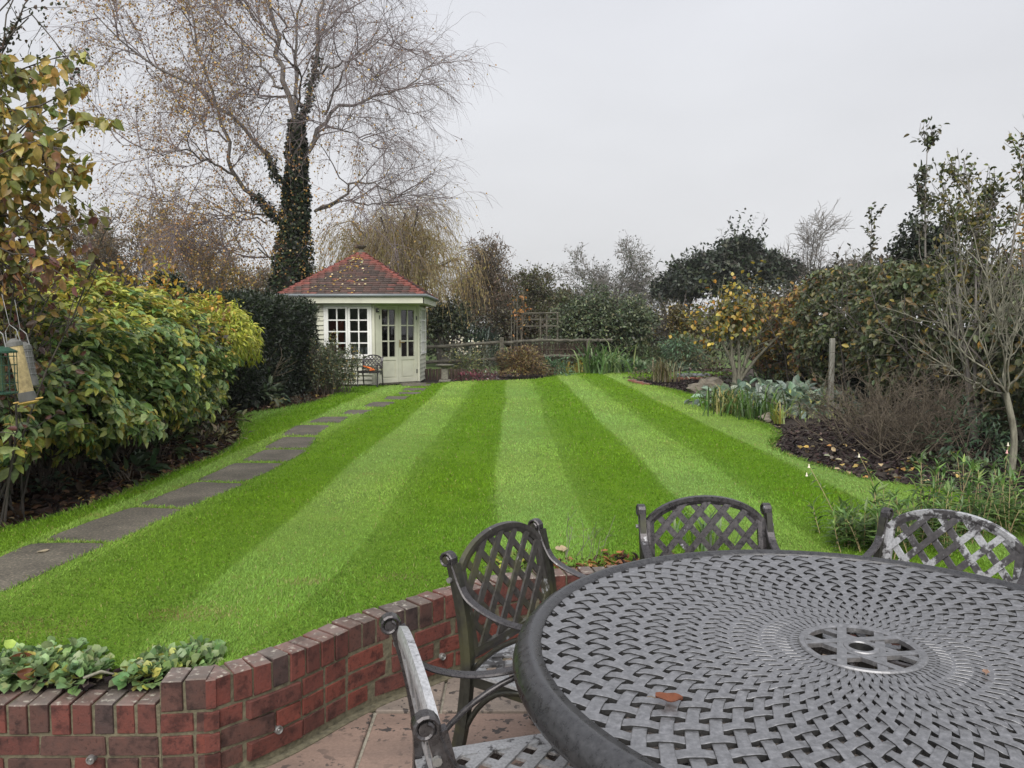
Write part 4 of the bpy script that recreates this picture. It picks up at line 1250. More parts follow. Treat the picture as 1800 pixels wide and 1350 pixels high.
# crossing bars: six chords tangent to a circle round the collar
sp_me = None
for k in range(6):
    m = MB(); off = .045; half = math.sqrt((R_MED - .012) ** 2 - off ** 2)
    zt = TZ - .0004 - .0007 * k
    m.box(-half, half, off - .0115, off + .0115, zt - .011, zt)
    if sp_me is None or True:
        o = m.build('medallion_bar', M['table_metal'], table); o.rotation_euler = (0, 0, 2 * math.pi * k / 6 + .12)
# legs: four curved legs with ring stretcher
for k in range(4):
    a = math.pi / 4 + k * math.pi / 2 + .1; c, s = math.cos(a), math.sin(a)
    m = MB(); pr = [(.62, TZ - .03), (.60, .60), (.50, .45), (.44, .30), (.46, .15), (.55, .05), (.60, .012)]
    pts = resample([(r * c, r * s, z) for r, z in pr], 16)
    m.tube(pts, [.026] * 14 + [.03, .034], 8); m.build('leg', M['chair_metal'], table, smooth=True)
m = MB(); ring(m, [(.43, .29), (.43, .31), (.45, .31), (.45, .29)], 40); m.build('stretcher_ring', M['chair_metal'], table)
m = MB()
for k in range(4):
    a = math.pi / 4 + k * math.pi / 2 + .1; m.band([(0.04*math.cos(a), .04*math.sin(a), TZ - .03), (.81*math.cos(a), .81*math.sin(a), TZ - .03)], (0, 0, 1), .03, .012)
m.build('under_brace', M['chair_metal'], table)

# ================================================================ garden chairs
def clip_strip(poly, p, d, hw):
    """clip a straight strip (point p, direction d, half width hw) to a convex polygon: returns the outline"""
    n = np.array((-d[1], d[0])); out = [p - d*3 - n*hw, p + d*3 - n*hw, p + d*3 + n*hw, p - d*3 + n*hw]
    for i in range(len(poly)):
        a, b = np.array(poly[i]), np.array(poly[(i+1) % len(poly)]); e = b - a; inn = np.array((-e[1], e[0]))
        res = []
        for j in range(len(out)):
            q, r = out[j], out[(j+1) % len(out)]; dq, dr = np.dot(q - a, inn), np.dot(r - a, inn)
            if dq >= 0: res.append(q)
            if dq * dr < 0: res.append(q + (r - q) * dq / (dq - dr))
        out = res
        if len(out) < 3: return []
    return out
def plate(m, outl, to3, t0, t1):
    k = len(outl); b = len(m.v)
    m.v += [tuple(to3(q[0], q[1], t0)) for q in outl] + [tuple(to3(q[0], q[1], t1)) for q in outl]
    m.f.append(tuple(b + i for i in reversed(range(k)))); m.f.append(tuple(b + k + i for i in range(k)))
    for i in range(k): m.f.append((b + i, b + (i+1) % k, b + k + (i+1) % k, b + k + i))
def make_chair(name, label, mats, loc, rz, scale=1.0, group='cast metal chairs round the table'):
    ch = thing(name, label, 'chair', loc, rz, group); ch.scale = (scale,) * 3
    back_m, band_m, leg_m, seat_m = mats
    hw = 0.262                                                   # half distance between the side bands
    # -- backrest
    lean = lambda z: -0.225 - 0.075 * max(0, (z - .45) / .36)    # y of the back plane
    to3 = lambda x, z, t: (x, lean(z) + t, z)
    bw = .232
    zb, zs, zc = .475, .735, .822
    br = empty('backrest', (0, 0, 0), 0, ch)
    arcp = [(bw * math.sin(a), zs + (zc - zs) * (math.cos(a) - math.cos(math.radians(70))) / (1 - math.cos(math.radians(70)))) for a in np.radians(np.linspace(70, -70, 17))]
    k70 = math.sin(math.radians(70)); arcp = [(x / k70, z) for x, z in arcp]
    m = MB(); m.band([to3(x, z, 0) for x, z in arcp], (0, 1, -.15), .022, .032); m.build('top_rail', back_m, br, smooth=False)
    for s in (-1, 1):
        m = MB(); m.band([to3(s * bw, z, 0) for z in np.linspace(zs + .008, zb - .01, 6)], (0, 1, 0), .020, .034); m.build('side_rail', back_m, br)
    m = MB(); m.band([to3(x, zb, 0) for x in np.linspace(-bw - .012, bw + .012, 5)], (0, 1, 0), .022, .032); m.build('bottom_rail', back_m, br)
    poly = [(-bw, zb), (bw, zb)] + [(x, z) for x, z in arcp]
    for fam, ang in enumerate((48, 132)):
        d = np.array((math.cos(math.radians(ang)), math.sin(math.radians(ang)))); nrm = np.array((-d[1], d[0]))
        for k in range(-5, 6):
            p = np.array((0.0, .645)) + nrm * (k + (.5 if fam else .0)) * .070
            ol = clip_strip(poly, p, d, .0122)
            if len(ol) >= 3:
                m = MB(); o0 = .0035 if fam else -.0035; plate(m, ol, to3, o0 - .004, o0 + .004); m.build('lattice_strip', back_m, br)
    # -- side bands: scroll at the top, down the back, sweeping forward into the arm, scroll at the front
    for s in (-1, 1):
        cy, cz, r = lean(.79) - .018, .775, .021
        pts = [(cy + r * (1 - .25 * q / 9) * math.cos(a), cz + r * (1 - .25 * q / 9) * math.sin(a)) for q, a in enumerate(np.radians(np.linspace(-150, 10, 10)))][::1]
        pts = [(cy + (.012 + .010 * q / 11) * math.cos(a), cz + (.012 + .010 * q / 11) * math.sin(a)) for q, a in enumerate(np.radians(np.linspace(430, 20, 16)))]
        body = [(cy + .026, .760), (lean(.72) + .020, .70), (lean(.66) + .045, .655), (-.135, .622), (-.04, .612), (.08, .622), (.17, .630), (.215, .618), (.232, .596)]
        scr = [(.215 + (.020 - .009 * q / 9) * math.cos(a), .592 + (.020 - .009 * q / 9) * math.sin(a)) for q, a in enumerate(np.radians(np.linspace(0, -330, 12)))]
        body = spline(body, 4)
        allp = pts + [tuple(b_) for b_ in body] + scr
        m = MB(); m.band([(s * hw, y, z) for y, z in allp], (1, 0, 0), .034, .009); m.build('arm', band_m, ch, smooth=False)
        m = MB(); m.tube([(s * (hw - .014), cy, cz), (s * (hw + .014), cy, cz)], .0135, 12); m.build('scroll_core', leg_m, ch)
        m = MB(); m.tube([(s * (hw - .014), .215, .592), (s * (hw + .014), .215, .592)], .0125, 12); m.build('scroll_core', leg_m, ch)
        # rear leg, one casting from the scroll to the ground
        m = MB(); rl_ = spline([(lean(.76) - .002, .765), (lean(.6) + .004, .60), (-.235, .43), (-.255, .25), (-.285, .12), (-.315, .012)], 4)
        m.band([(s * hw, y, z) for y, z in rl_], (1, 0, 0), [.030] * len(rl_), .040); m.build('leg', leg_m, ch)
        fl_ = spline([(.195, .615), (.20, .50), (.195, .42), (.20, .28), (.215, .13), (.235, .012)], 4)
        m = MB(); m.band([(s * hw, y, z) for y, z in fl_], (1, 0, 0), [.028] * len(fl_), .036); m.build('leg', leg_m, ch)
        # arched braces: arm to rear post, seat to legs
        m = MB(); m.tube(resample([(s * hw, .10, .615), (s * hw, -.02, .585), (s * hw, -.13, .52), (s * hw, -.215, .43)], 10), .0085, 6); m.build('arm_brace', leg_m, ch, smooth=True)
        m = MB(); m.tube(resample([(s * hw, -.02, .405), (s * hw, -.12, .385), (s * hw, -.20, .31), (s * hw, -.255, .21)], 10), .009, 6); m.build('seat_brace', leg_m, ch, smooth=True)
        m = MB(); m.tube(resample([(s * hw, .02, .405), (s * hw, .10, .385), (s * hw, .17, .31), (s * hw, .203, .21)], 10), .009, 6); m.build('seat_brace', leg_m, ch, smooth=True)
        m = MB(); m.tube([(s * (hw + .014), lean(.72) - .012, .715), (s * (hw + .024), lean(.72) - .012, .715)], .009, 8); m.build('bolt', M['steel'], ch)
    # -- seat: frame, apron, woven strips
    st = empty('seat', (0, 0, 0), 0, ch); zs_ = .418
    outl = spline([(-.245, -.235), (-.248, -.05), (-.245, .14), (-.215, .215), (-.10, .240), (0, .246), (.10, .240), (.215, .215), (.245, .14), (.248, -.05), (.245, -.235)], 3)
    m = MB(); m.band([(x, y, zs_) for x, y in outl] , (0, 0, 1), .012, .044); m.build('seat_rim', seat_m, st)
    m = MB(); m.band([(x * 1.03, y * 1.03, zs_ - .025) for x, y in outl], (0, 0, 1), .046, .012); m.build('apron', leg_m, st)
    m = MB(); m.band([(-.245, -.232, zs_ - .004), (.245, -.232, zs_ - .004)], (0, 0, 1), .012, .044); m.build('rear_rail', seat_m, st)
    poly = [(-.235, -.23), (.235, -.23), (.235, .15), (.20, .205), (0, .232), (-.20, .205), (-.235, .15)]
    for fam, ang in enumerate((45, 135)):
        d = np.array((math.cos(math.radians(ang)), math.sin(math.radians(ang)))); nrm = np.array((-d[1], d[0]))
        for k in range(-6, 7):
            ol = clip_strip(poly, nrm * (k + .25) * .064, d, .0145)
            if len(ol) >= 3:
                m = MB(); o0 = zs_ + (.003 if fam else -.003); plate(m, ol, lambda x, y, t: (x, y, t), o0 - .004, o0 + .004); m.build('lattice_strip', seat_m, st)
    return ch
def chair_at(s1, s2, zs=.79):
    """place from the pixels of the two scroll tops: left one and right one as seen from behind the chair's back"""
    a, b = P(*s1, zs), P(*s2, zs); c = (a + b) / 2; t = (b - a); face = Vector((t.y, -t.x, 0)).normalized()
    return c, face
TABLE_C = TC
def put(name, label, mats, a, b, fix=0.0):
    A, B = Vector(a), Vector(b); c = (A + B) / 2; t = B - A
    f_ = Vector((-t.y, t.x)).normalized()
    if f_.dot(Vector((TC.x, TC.y)) - c) < 0: f_ = -f_
    rz = math.atan2(f_.y, f_.x) - math.pi / 2
    org = c + f_ * 0.317                                        # scrolls sit 0.317 behind the chair's centre
    return make_chair(name, label, mats, (org.x, org.y, 0), rz)
MET, MOS, PEEL, PALE, LEG = (M[k] for k in ('chair_metal', 'chair_mossy', 'chair_peeling', 'chair_pale', 'leg_mossy'))
put('garden_chair', 'dark cast metal armchair with pale worn backrest edge, standing nearest the low brick wall end', (PALE, MET, MET, PALE), P(682, 1088, .79).xy, P(743, 1264, .79).xy)
put('garden_chair', 'dark cast metal lattice armchair with green algae on its back, between brick wall and table', (MOS, MET, LEG, PALE), P(782, 977, .79).xy, P(942, 916, .79).xy)
put('garden_chair', 'dark grey lattice armchair behind the table with only small white chips in its paint', (MET, MET, LEG, MET), P(1132, 891, .79).xy, P(1340, 889, .79).xy)
put('garden_chair', 'lattice armchair with heavily peeling white and grey paint in front of the leafy plants', (PEEL, MET, LEG, PEEL), P(1560, 897, .79).xy, P(1822, 946, .79).xy)
far = make_chair('garden_chair', 'small dark lattice armchair standing against the summerhouse wall by its doors', (MET, MET, MET, MET), (-2.98, 16.08, LAWN), math.pi - .12, .80)
far['group'] = 'cast metal chairs round the table'; del far['group']
# things on the far chair
t_ = thing('hand_tool', 'orange handled garden tool lying on the seat of the chair by the summerhouse', 'tool', (-2.98, 16.05, LAWN + .345))
m = MB(); m.tube([(-.14, .05, .09), (-.02, -.03, .06), (.10, -.08, .03)], [.012, .018, .015], 8); m.build('handle', M['orange_plastic'], t_, smooth=True)
m = MB(); m.tube([(.02, -.11, .01), (.13, -.10, .02)], [.012, .008], 6); m.build('blade', M['orange_plastic'], t_)
tag(leaf_obj('plant_cuttings', leaves(np.array([-2.96, 16.06, LAWN + .36]) + RNG.normal(0, 1, (60, 3)) * np.array([.09, .06, .02]), rdir(60), rdir(60) + np.array([0, 0, 1.]), .07, .03, palette(60, [(.06, .11, .04), (.35, .32, .25), (.2, .17, .1)]), 'oval'), 'foliage'), 'small heap of plant cuttings on the chair seat by the summerhouse', 'cuttings', kind='stuff')

# ================================================================ loose leaves on table
def curled_leaf(name, label, loc, size, col, rz, stalk=True):
    m = MB(); nx, ny = 8, 5; b = 0
    for i in range(nx):
        u = i / (nx - 1)
        for j in range(ny):
            v = (j / (ny - 1) - .5) * 2; w = .34 * math.sin(math.pi * min(.97, u * .92 + .05)) ** .8
            m.v.append(((u - .5) * size, v * w * size, (abs(v) ** 1.6 * .16 + .10 * (u - .5) ** 2 * 2 + .03 * math.sin(9 * u + v)) * size))
    for i in range(nx - 1):
        for j in range(ny - 1): m.f.append((i*ny+j, (i+1)*ny+j, (i+1)*ny+j+1, i*ny+j+1))
    t = thing(name, label, 'leaf', loc, rz)
    o = m.build('blade', M['leaf_single'], t, smooth=True, recalc=False); o.color = (*col, 1)
    m = MB(); m.tube([(-.5 * size, 0, .05 * size), (-.66 * size, .03 * size, .09 * size), (-.8 * size, .02 * size, .06 * size)], [.0016, .0013, .0011], 5); m.build('stalk', M['twig_brown'], t)
    return t
p = P(1176, 1231, TZ + .004)
curled_leaf('dead_leaf', 'curled red brown dead leaf lying on the table lattice', (p.x, p.y, TZ + .003), .058, (0.22, 0.075, 0.035), math.radians(-12))
p = P(1733, 1183, TZ + .004)
curled_leaf('dead_leaf', 'tiny pinkish brown dry leaf on the table beyond the parasol hole', (p.x, p.y, TZ + .004), .024, (0.42, 0.26, 0.18), math.radians(60))
for (px, py, s, c, lab) in [(987, 973, .10, (.55, .42, .26), 'pale tan dead leaf on the grass behind the mossy chair'), (1062, 975, .05, (.45, .2, .06), 'orange dead leaf on grass edge above the curved wall'),
                            (1088, 978, .045, (.5, .2, .05), 'small bright orange dead leaf on grass beside the chair back'), (76, 972, .06, (.38, .32, .22), 'pale dead leaf lying on a stepping stone')]:
    p = P(px, py); lf = curled_leaf('dead_leaf', lab, (p.x, p.y, LAWN + (.007 if px < 100 else .02)), s, c, RNG.uniform(0, 6)); lf.scale = (1, 1, .55)
# ================================================================ trees
def npv(v): return np.array(v, float)
def rel(V, t): return V - np.array(t.location)
def tube_obj(name, items, mat, parent, smooth=False):
    V, Fc, C = merge(items)
    o = link(name, mesh_np(name, rel(V, parent), Fc, None, smooth), M[mat], parent)
    if name in ('stems', 'twigs', 'crown'): o['kind'] = 'stuff'
    return o

# ---------------------------------------------------------------- the big birch with ivy
rt_ = np.random.default_rng(12)
BY = 21.0
def zpt(zx, zy, dy=0.0):                     # measured on an enlargement of the tree
    if zx > 955: zx = 955 + (zx - 955) * .87
    return npv(PY(150 + zx / 2.5714, zy / 2.5714, BY + dy))
base = npv(PY(515, 560, BY)); base[2] = LAWN
birch = thing('birch_tree', 'tall bare birch tree with ivy clad trunk and a few golden leaves behind summerhouse', 'tree', tuple(base))
trunk_pts = resample([base, zpt(930, 1250), zpt(950, 1000), zpt(955, 800), zpt(955, 620), zpt(955, 540)], 14)
limbs_src = [
    # (points on the enlargement with depth offsets, r0, r1)
    ([(955,560,0),(915,440,0),(890,330,.2),(865,200,.3),(840,60,.4),(825,-150,.6),(820,-420,.7)], .15, .05),
    ([(960,560,0),(1010,470,-.3),(1040,350,-.4),(1045,210,-.5),(1080,60,-.6),(1110,-120,-.7),(1130,-400,-.8)], .13, .04),
    ([(950,640,0),(930,480,.5),(960,300,.9),(950,100,1.2),(990,-100,1.4),(1000,-350,1.6)], .10, .03),
    ([(905,900,0),(860,760,-.4),(760,620,-.9),(640,510,-1.2),(500,390,-1.5),(330,300,-1.9),(160,190,-2.2),(40,60,-2.4)], .12, .025),
    ([(880,1000,0),(850,960,-.2),(740,880,-.6),(670,790,-.9),(650,650,-1.1),(600,540,-1.3),(540,330,-1.5),(500,150,-1.6),(450,-60,-1.8)], .12, .03),
    ([(670,790,-.9),(560,740,-1.5),(500,700,-1.8),(400,685,-2.2),(290,670,-2.6),(150,640,-3)], .06, .015),
    ([(640,640,-1.1),(520,560,-.6),(430,470,-.2),(330,350,.1),(180,230,.3)], .05, .015),
    ([(860,990,0),(760,960,.5),(600,985,1),(480,960,1.3),(300,880,1.6)], .06, .015),
    ([(870,995,0),(700,990,-.6),(520,1010,-1.2),(390,1050,-1.6)], .05, .015),
    ([(1020,680,0),(1080,590,.3),(1110,510,.5),(1200,470,.8),(1330,450,1.1),(1480,405,1.4),(1600,360,1.7),(1700,250,1.9)], .11, .02),
    ([(1100,520,.5),(1160,400,.2),(1200,290,-.2),(1300,220,-.5),(1420,190,-.9),(1540,230,-1.2)], .06, .015),
    ([(1020,690,0),(1100,560,-.8),(1200,590,-1.3),(1290,620,-1.7),(1350,665,-2)], .06, .015),
    ([(1050,955,0),(1150,910,-.5),(1210,890,-.8),(1240,835,-1),(1300,812,-1.2),(1400,830,-1.5),(1500,900,-1.8),(1560,1000,-2)], .08, .015),
    ([(1060,950,0),(1200,900,.6),(1330,930,1.1),(1420,910,1.5),(1550,870,2),(1650,800,2.4)], .06, .015),
    ([(1040,340,-.4),(1130,300,-.9),(1220,270,-1.4),(1330,300,-1.9),(1400,380,-2.3)], .06, .015),
    ([(890,400,0),(800,300,.6),(700,180,1.1),(620,90,1.5),(540,-60,2)], .07, .015),
    ([(860,190,.3),(780,100,0),(700,20,-.4),(640,-100,-.8)], .05, .015),
    ([(1045,200,-.5),(1150,90,0),(1270,10,.4),(1400,-80,.8)], .05, .015),
    ([(1000,480,-.2),(920,420,-1),(820,440,-1.6),(730,400,-2.1),(650,330,-2.5)], .05, .015),
    ([(900,1180,0),(760,1130,-.5),(620,1130,-.9),(520,1150,-1.3)], .05, .012),
    ([(960,500,0),(985,330,-1.3),(900,190,-2.0),(880,60,-2.6),(850,-100,-3)], .06, .015),
]
K1 = 16
limbs = np.stack([resample([zpt(*q) for q in l[0]], K1) for l in limbs_src])
limbs[:, 1:-1] += rt_.normal(0, .05, (len(limbs), K1 - 2, 3))
rad1 = np.stack([np.linspace(l[1] * .55, l[2] * .5, K1) for l in limbs_src])
items = [tubes(trunk_pts[None], np.linspace(.33, .17, 14)[None], 12), tubes(limbs, rad1, 7)]
tube_obj('trunk', items, 'bark_birch', birch, True)
s, d, ix, t = spawn(limbs, 12, .2, 1.0, 25, 65, rt_)
L2 = rt_.uniform(.9, 2.4, len(s)) * (1.25 - .65 * t)
l2 = grow(s, d * np.array([1, 1, .8]) + np.array([0, 0, .15]), L2, 9, .13, .03, rt_)
s, d, ix, t = spawn(l2, 8, .2, 1.0, 25, 60, rt_)
l3 = grow(s, d, rt_.uniform(.5, 1.35, len(s)), 7, .16, -.07, rt_)
s, d, ix, t = spawn(l3, 6, .15, 1.0, 20, 60, rt_)
l4 = grow(s, d, rt_.uniform(.35, 1.0, len(s)), 5, .15, -.22, rt_)
items = [tubes(l2, taper(len(l2), 9, .018, .007), 4), tubes(l3, taper(len(l3), 7, .007, .0035), 3), tubes(l4, taper(len(l4), 5, .0034, .0019), 3)]
tube_obj('twigs', items, 'twig_birch', birch)
# golden leaves, mostly in the lower left of the crown
e = l4[rt_.integers(0, len(l4), 34000), rt_.integers(0, 5, 34000)]
px, py, _ = proj(e)
keep = rt_.uniform(0, 1, len(e)) < np.clip(.06 + .95 * np.clip((600 - px) / 330, 0, 1) + .5 * (py > 250) * (px < 640), 0, .8)
e = e[keep]; k = len(e)
gold = [(.42, .26, .06), (.50, .34, .10), (.34, .18, .05), (.27, .15, .06)]
lv = leaves(e + rt_.normal(0, .04, e.shape), rdir(k, rt_) + np.array([0, 0, -.8]), rdir(k, rt_), .058, .052, palette(k, gold, None, .2, rt_), 'diamond')
sp_, so, _ = shell(1300, base + np.array([-.2, -.4, 3.2]), (2.1, 1.6, 2.6), .2, .3, rng=rt_)
k = len(sp_)
lv2 = leaves(sp_, rdir(k, rt_) + np.array([0, 0, -.8]), rdir(k, rt_), .055, .05, palette(k, gold, None, .2, rt_), 'diamond')
cr = leaf_obj('crown', [lv, lv2], 'foliage', birch)
# ivy
n = 12500
tt = rt_.uniform(0, 1, n) ** .85; pp, tn = at_t(trunk_pts[None], np.zeros(n, int), tt)
hz = pp[:, 2]; rr = np.interp(hz, [0, 2, 3.6, 4.6, 6.0, 7.2, 8.2], [.56, .60, .50, .40, .27, .16, .08])
a = rt_.uniform(0, 6.283, n); lump = 1 + .3 * np.sin(3 * a + hz * 2.3) * np.sin(hz * 3.1 + a)
o = np.stack([np.cos(a), np.sin(a), np.zeros(n)], 1)
pp = pp + o * (rr * lump * (1 - .45 * rt_.uniform(0, 1, n) ** 2))[:, None]
d, nn = leaf_frame(o, .4, 0, .6, .5, rt_)
ivyc = [(.03, .048, .023), (.046, .068, .03), (.02, .03, .017), (.07, .09, .038)]
its = [leaves(pp, d, nn, .10, .095, palette(n, ivyc, None, .25, rt_), 'diamond')]
for li, tmax in ((1, .34), (3, .22), (4, .16)):
    k = 420; tt = rt_.uniform(0, tmax, k); pp, tn = at_t(limbs, np.full(k, li), tt); o = rdir(k, rt_)
    pp = pp + o * rt_.uniform(.05, .17, (k, 1)); d, nn = leaf_frame(o, .4, 0, .6, .5, rt_)
    its.append(leaves(pp, d, nn, .09, .085, palette(k, ivyc, None, .25, rt_), 'diamond'))
leaf_obj('ivy', its, 'foliage', birch)

# ---------------------------------------------------------------- generic bare / leafy tree
def bare_tree(name, label, px, Y, ytop, wpx, mat='twig_grey', seed=1, levels=(9, 8, 7), thick=1.0, leafn=0, leafc=None, leafs=.06, up=.05, droop=0.0, group=None, ybase=None, twr=.006, spread=(15, 60), dens=1.0):
    r = np.random.default_rng(seed)
    b = npv(PY(px, 600, Y)); b[2] = LAWN - .03; top = npv(PY(px, ytop, Y))[2]; H = top - b[2]; Wd = wpx * Y / F
    t = thing(name, label, 'tree', tuple(b), 0, group)
    tr = grow(b[None], np.array([[.02, 0, 1.]]), np.array([H * .62]), 8, .05, .02, r)
    n1 = levels[0]
    s, d, ix, tt = spawn(np.repeat(tr, 1, 0), n1, .22, 1.0, spread[0], spread[1], r)
    d = d * np.array([Wd / H * 1.5, Wd / H * 1.2, 1]) ; d[:, 2] = np.abs(d[:, 2]) * .8 + .15
    l1 = grow(s, d, H * r.uniform(.38, .60, n1), 9, .09, up, r)
    s, d, ix, tt = spawn(l1, levels[1], .2, 1, 20, 60, r)
    l2 = grow(s, d, H * r.uniform(.14, .28, len(s)), 7, .13, up * .6 - droop * .4, r)
    s, d, ix, tt = spawn(l2, levels[2], .15, 1, 20, 65, r)
    l3 = grow(s, d, H * r.uniform(.07, .16, len(s)), 5, .16, -droop, r)
    s, d, ix, tt = spawn(l3, 2, .2, 1, 20, 60, r)
    l4 = grow(s, d, H * r.uniform(.04, .09, len(s)), 4, .15, -droop, r)
    r0 = H * .022 * thick
    tube_obj('trunk', [tubes(tr, taper(1, 8, r0, r0 * .45), 8), tubes(l1, taper(len(l1), 9, r0 * .42, r0 * .12), 5)], 'bark_dark', t, True)
    tube_obj('crown', [tubes(l2, taper(len(l2), 7, r0 * .13, r0 * .05), 4), tubes(l3, taper(len(l3), 5, twr * 1.3, twr), 3), tubes(l4, taper(len(l4), 4, twr, twr * .7), 3)], mat, t)
    if leafn:
        pool = np.concatenate([l3.reshape(-1, 3), l4.reshape(-1, 3)]); e = pool[r.integers(0, len(pool), leafn)] + r.normal(0, leafs, (leafn, 3))
        leaf_obj('foliage', leaves(e, rdir(leafn, r) + np.array([0, 0, -.6]), rdir(leafn, r) + np.array([0, -.3, .5]), leafs * r.uniform(.7, 1.4, leafn), leafs * .8, palette(leafn, leafc, None, .22, r), 'diamond'), 'foliage', t)
    return t
olive = [(.13, .115, .04), (.17, .13, .05), (.09, .085, .035), (.22, .15, .05)]
brown = [(.15, .09, .05), (.20, .115, .055), (.11, .075, .05), (.24, .16, .06)]
bare_tree('field_tree', 'russet brown leafless tree beyond the left hedge, left of the ivy trunk', 250, 36, 385, 190, 'twig_brown', 41, (12, 9, 7), 1.0, 5200, brown, .10, twr=.011)
bare_tree('field_tree', 'yellow leaved tree between the dark yew hedge and ivy clad trunk', 350, 31, 420, 150, 'twig_brown', 42, (11, 8, 7), .8, 6500, [(.40, .27, .06), (.33, .2, .05), (.2, .14, .05)], .085, twr=.009)
bare_tree('field_tree', 'low brown tree filling the gap left of the summerhouse roof', 425, 42, 470, 190, 'twig_brown', 47, (12, 9, 7), .8, 5200, olive + brown, .13, twr=.012)
bare_tree('field_tree', 'grey brown tree seen low beyond the broad leaved shrub', 130, 40, 420, 190, 'twig_brown', 48, (12, 9, 7), .8, 5200, brown, .13, twr=.012)
bare_tree('field_tree', 'reddish brown twiggy tree to the right of the weeping willow', 872, 33, 452, 130, 'twig_brown', 43, (14, 9, 8), .8, 5200, [(.15, .09, .06), (.19, .12, .07), (.12, .085, .05)], .075, twr=.0085)
bare_tree('field_tree', 'rounded olive green bushy tree beside the wooden trellis', 935, 30, 490, 130, 'twig_brown', 44, (12, 9, 7), .8, 7500, [(.075, .085, .03), (.11, .105, .04), (.055, .06, .025)], .085, twr=.008)
bare_tree('field_tree', 'low grey leafless tree behind the rounded olive bush', 815, 38, 480, 120, 'twig_brown', 49, (12, 9, 7), .8, 2500, brown, .09, twr=.011)
bare_tree('field_tree', 'broad domed grey leafless tree on the skyline behind the evergreen shrub', 1078, 52, 440, 200, 'twig_grey', 45, (22, 10, 7), .8, 6500, [(.07, .08, .055), (.09, .095, .065)], .12, twr=.013, up=.0, spread=(15, 78))
bare_tree('field_tree', 'sparse grey leafless tree to the right of the dark evergreen clump', 1415, 44, 418, 70, 'twig_grey', 46, (9, 7, 6), .7, 0, None, twr=.011)

# ---------------------------------------------------------------- weeping willow behind the summerhouse
rw = np.random.default_rng(61)
b = npv(PY(715, 600, 27)); b[2] = LAWN
wil = thing('willow_tree', 'weeping willow with hanging yellow twigs behind the summerhouse roof', 'tree', tuple(b))
tr = grow(b[None], np.array([[0, 0, 1.]]), np.array([2.6]), 6, .05, 0, rw)
s, d, ix, t = spawn(tr, 16, .6, 1.0, 10, 55, rw)
l1 = grow(s, d + np.array([0, 0, .5]), rw.uniform(1.8, 3.4, len(s)), 9, .1, -.02, rw)
s, d, ix, t = spawn(l1, 10, .35, 1.0, 20, 70, rw)
l2 = grow(s, d + np.array([0, 0, .25]), rw.uniform(.6, 1.3, len(s)), 7, .12, -.12, rw)
s, d, ix, t = spawn(l2, 10, .3, 1.0, 10, 60, rw)
l3 = grow(s, d, rw.uniform(.9, 2.6, len(s)), 9, .09, -.42, rw)
l3 = l3[l3[:, -1, 2] > .5]
tube_obj('trunk', [tubes(tr, taper(1, 6, .3, .22), 8), tubes(l1, taper(len(l1), 9, .09, .025), 5)], 'bark_dark', wil, True)
tube_obj('twigs', [tubes(l2, taper(len(l2), 7, .02, .01), 4), tubes(l3, taper(len(l3), 9, .0075, .005), 3)], 'twig_willow', wil)
n = 11000; e = l3[rw.integers(0, len(l3), n), rw.integers(2, 9, n)] + rw.normal(0, .05, (n, 3))
leaf_obj('crown', leaves(e, rdir(n, rw) * .4 + np.array([0, 0, -1.]), rdir(n, rw), .12, .026, palette(n, [(.44, .37, .12), (.50, .40, .12), (.34, .29, .11), (.4, .28, .11)], None, .2, rw), 'diamond'), 'foliage', wil)

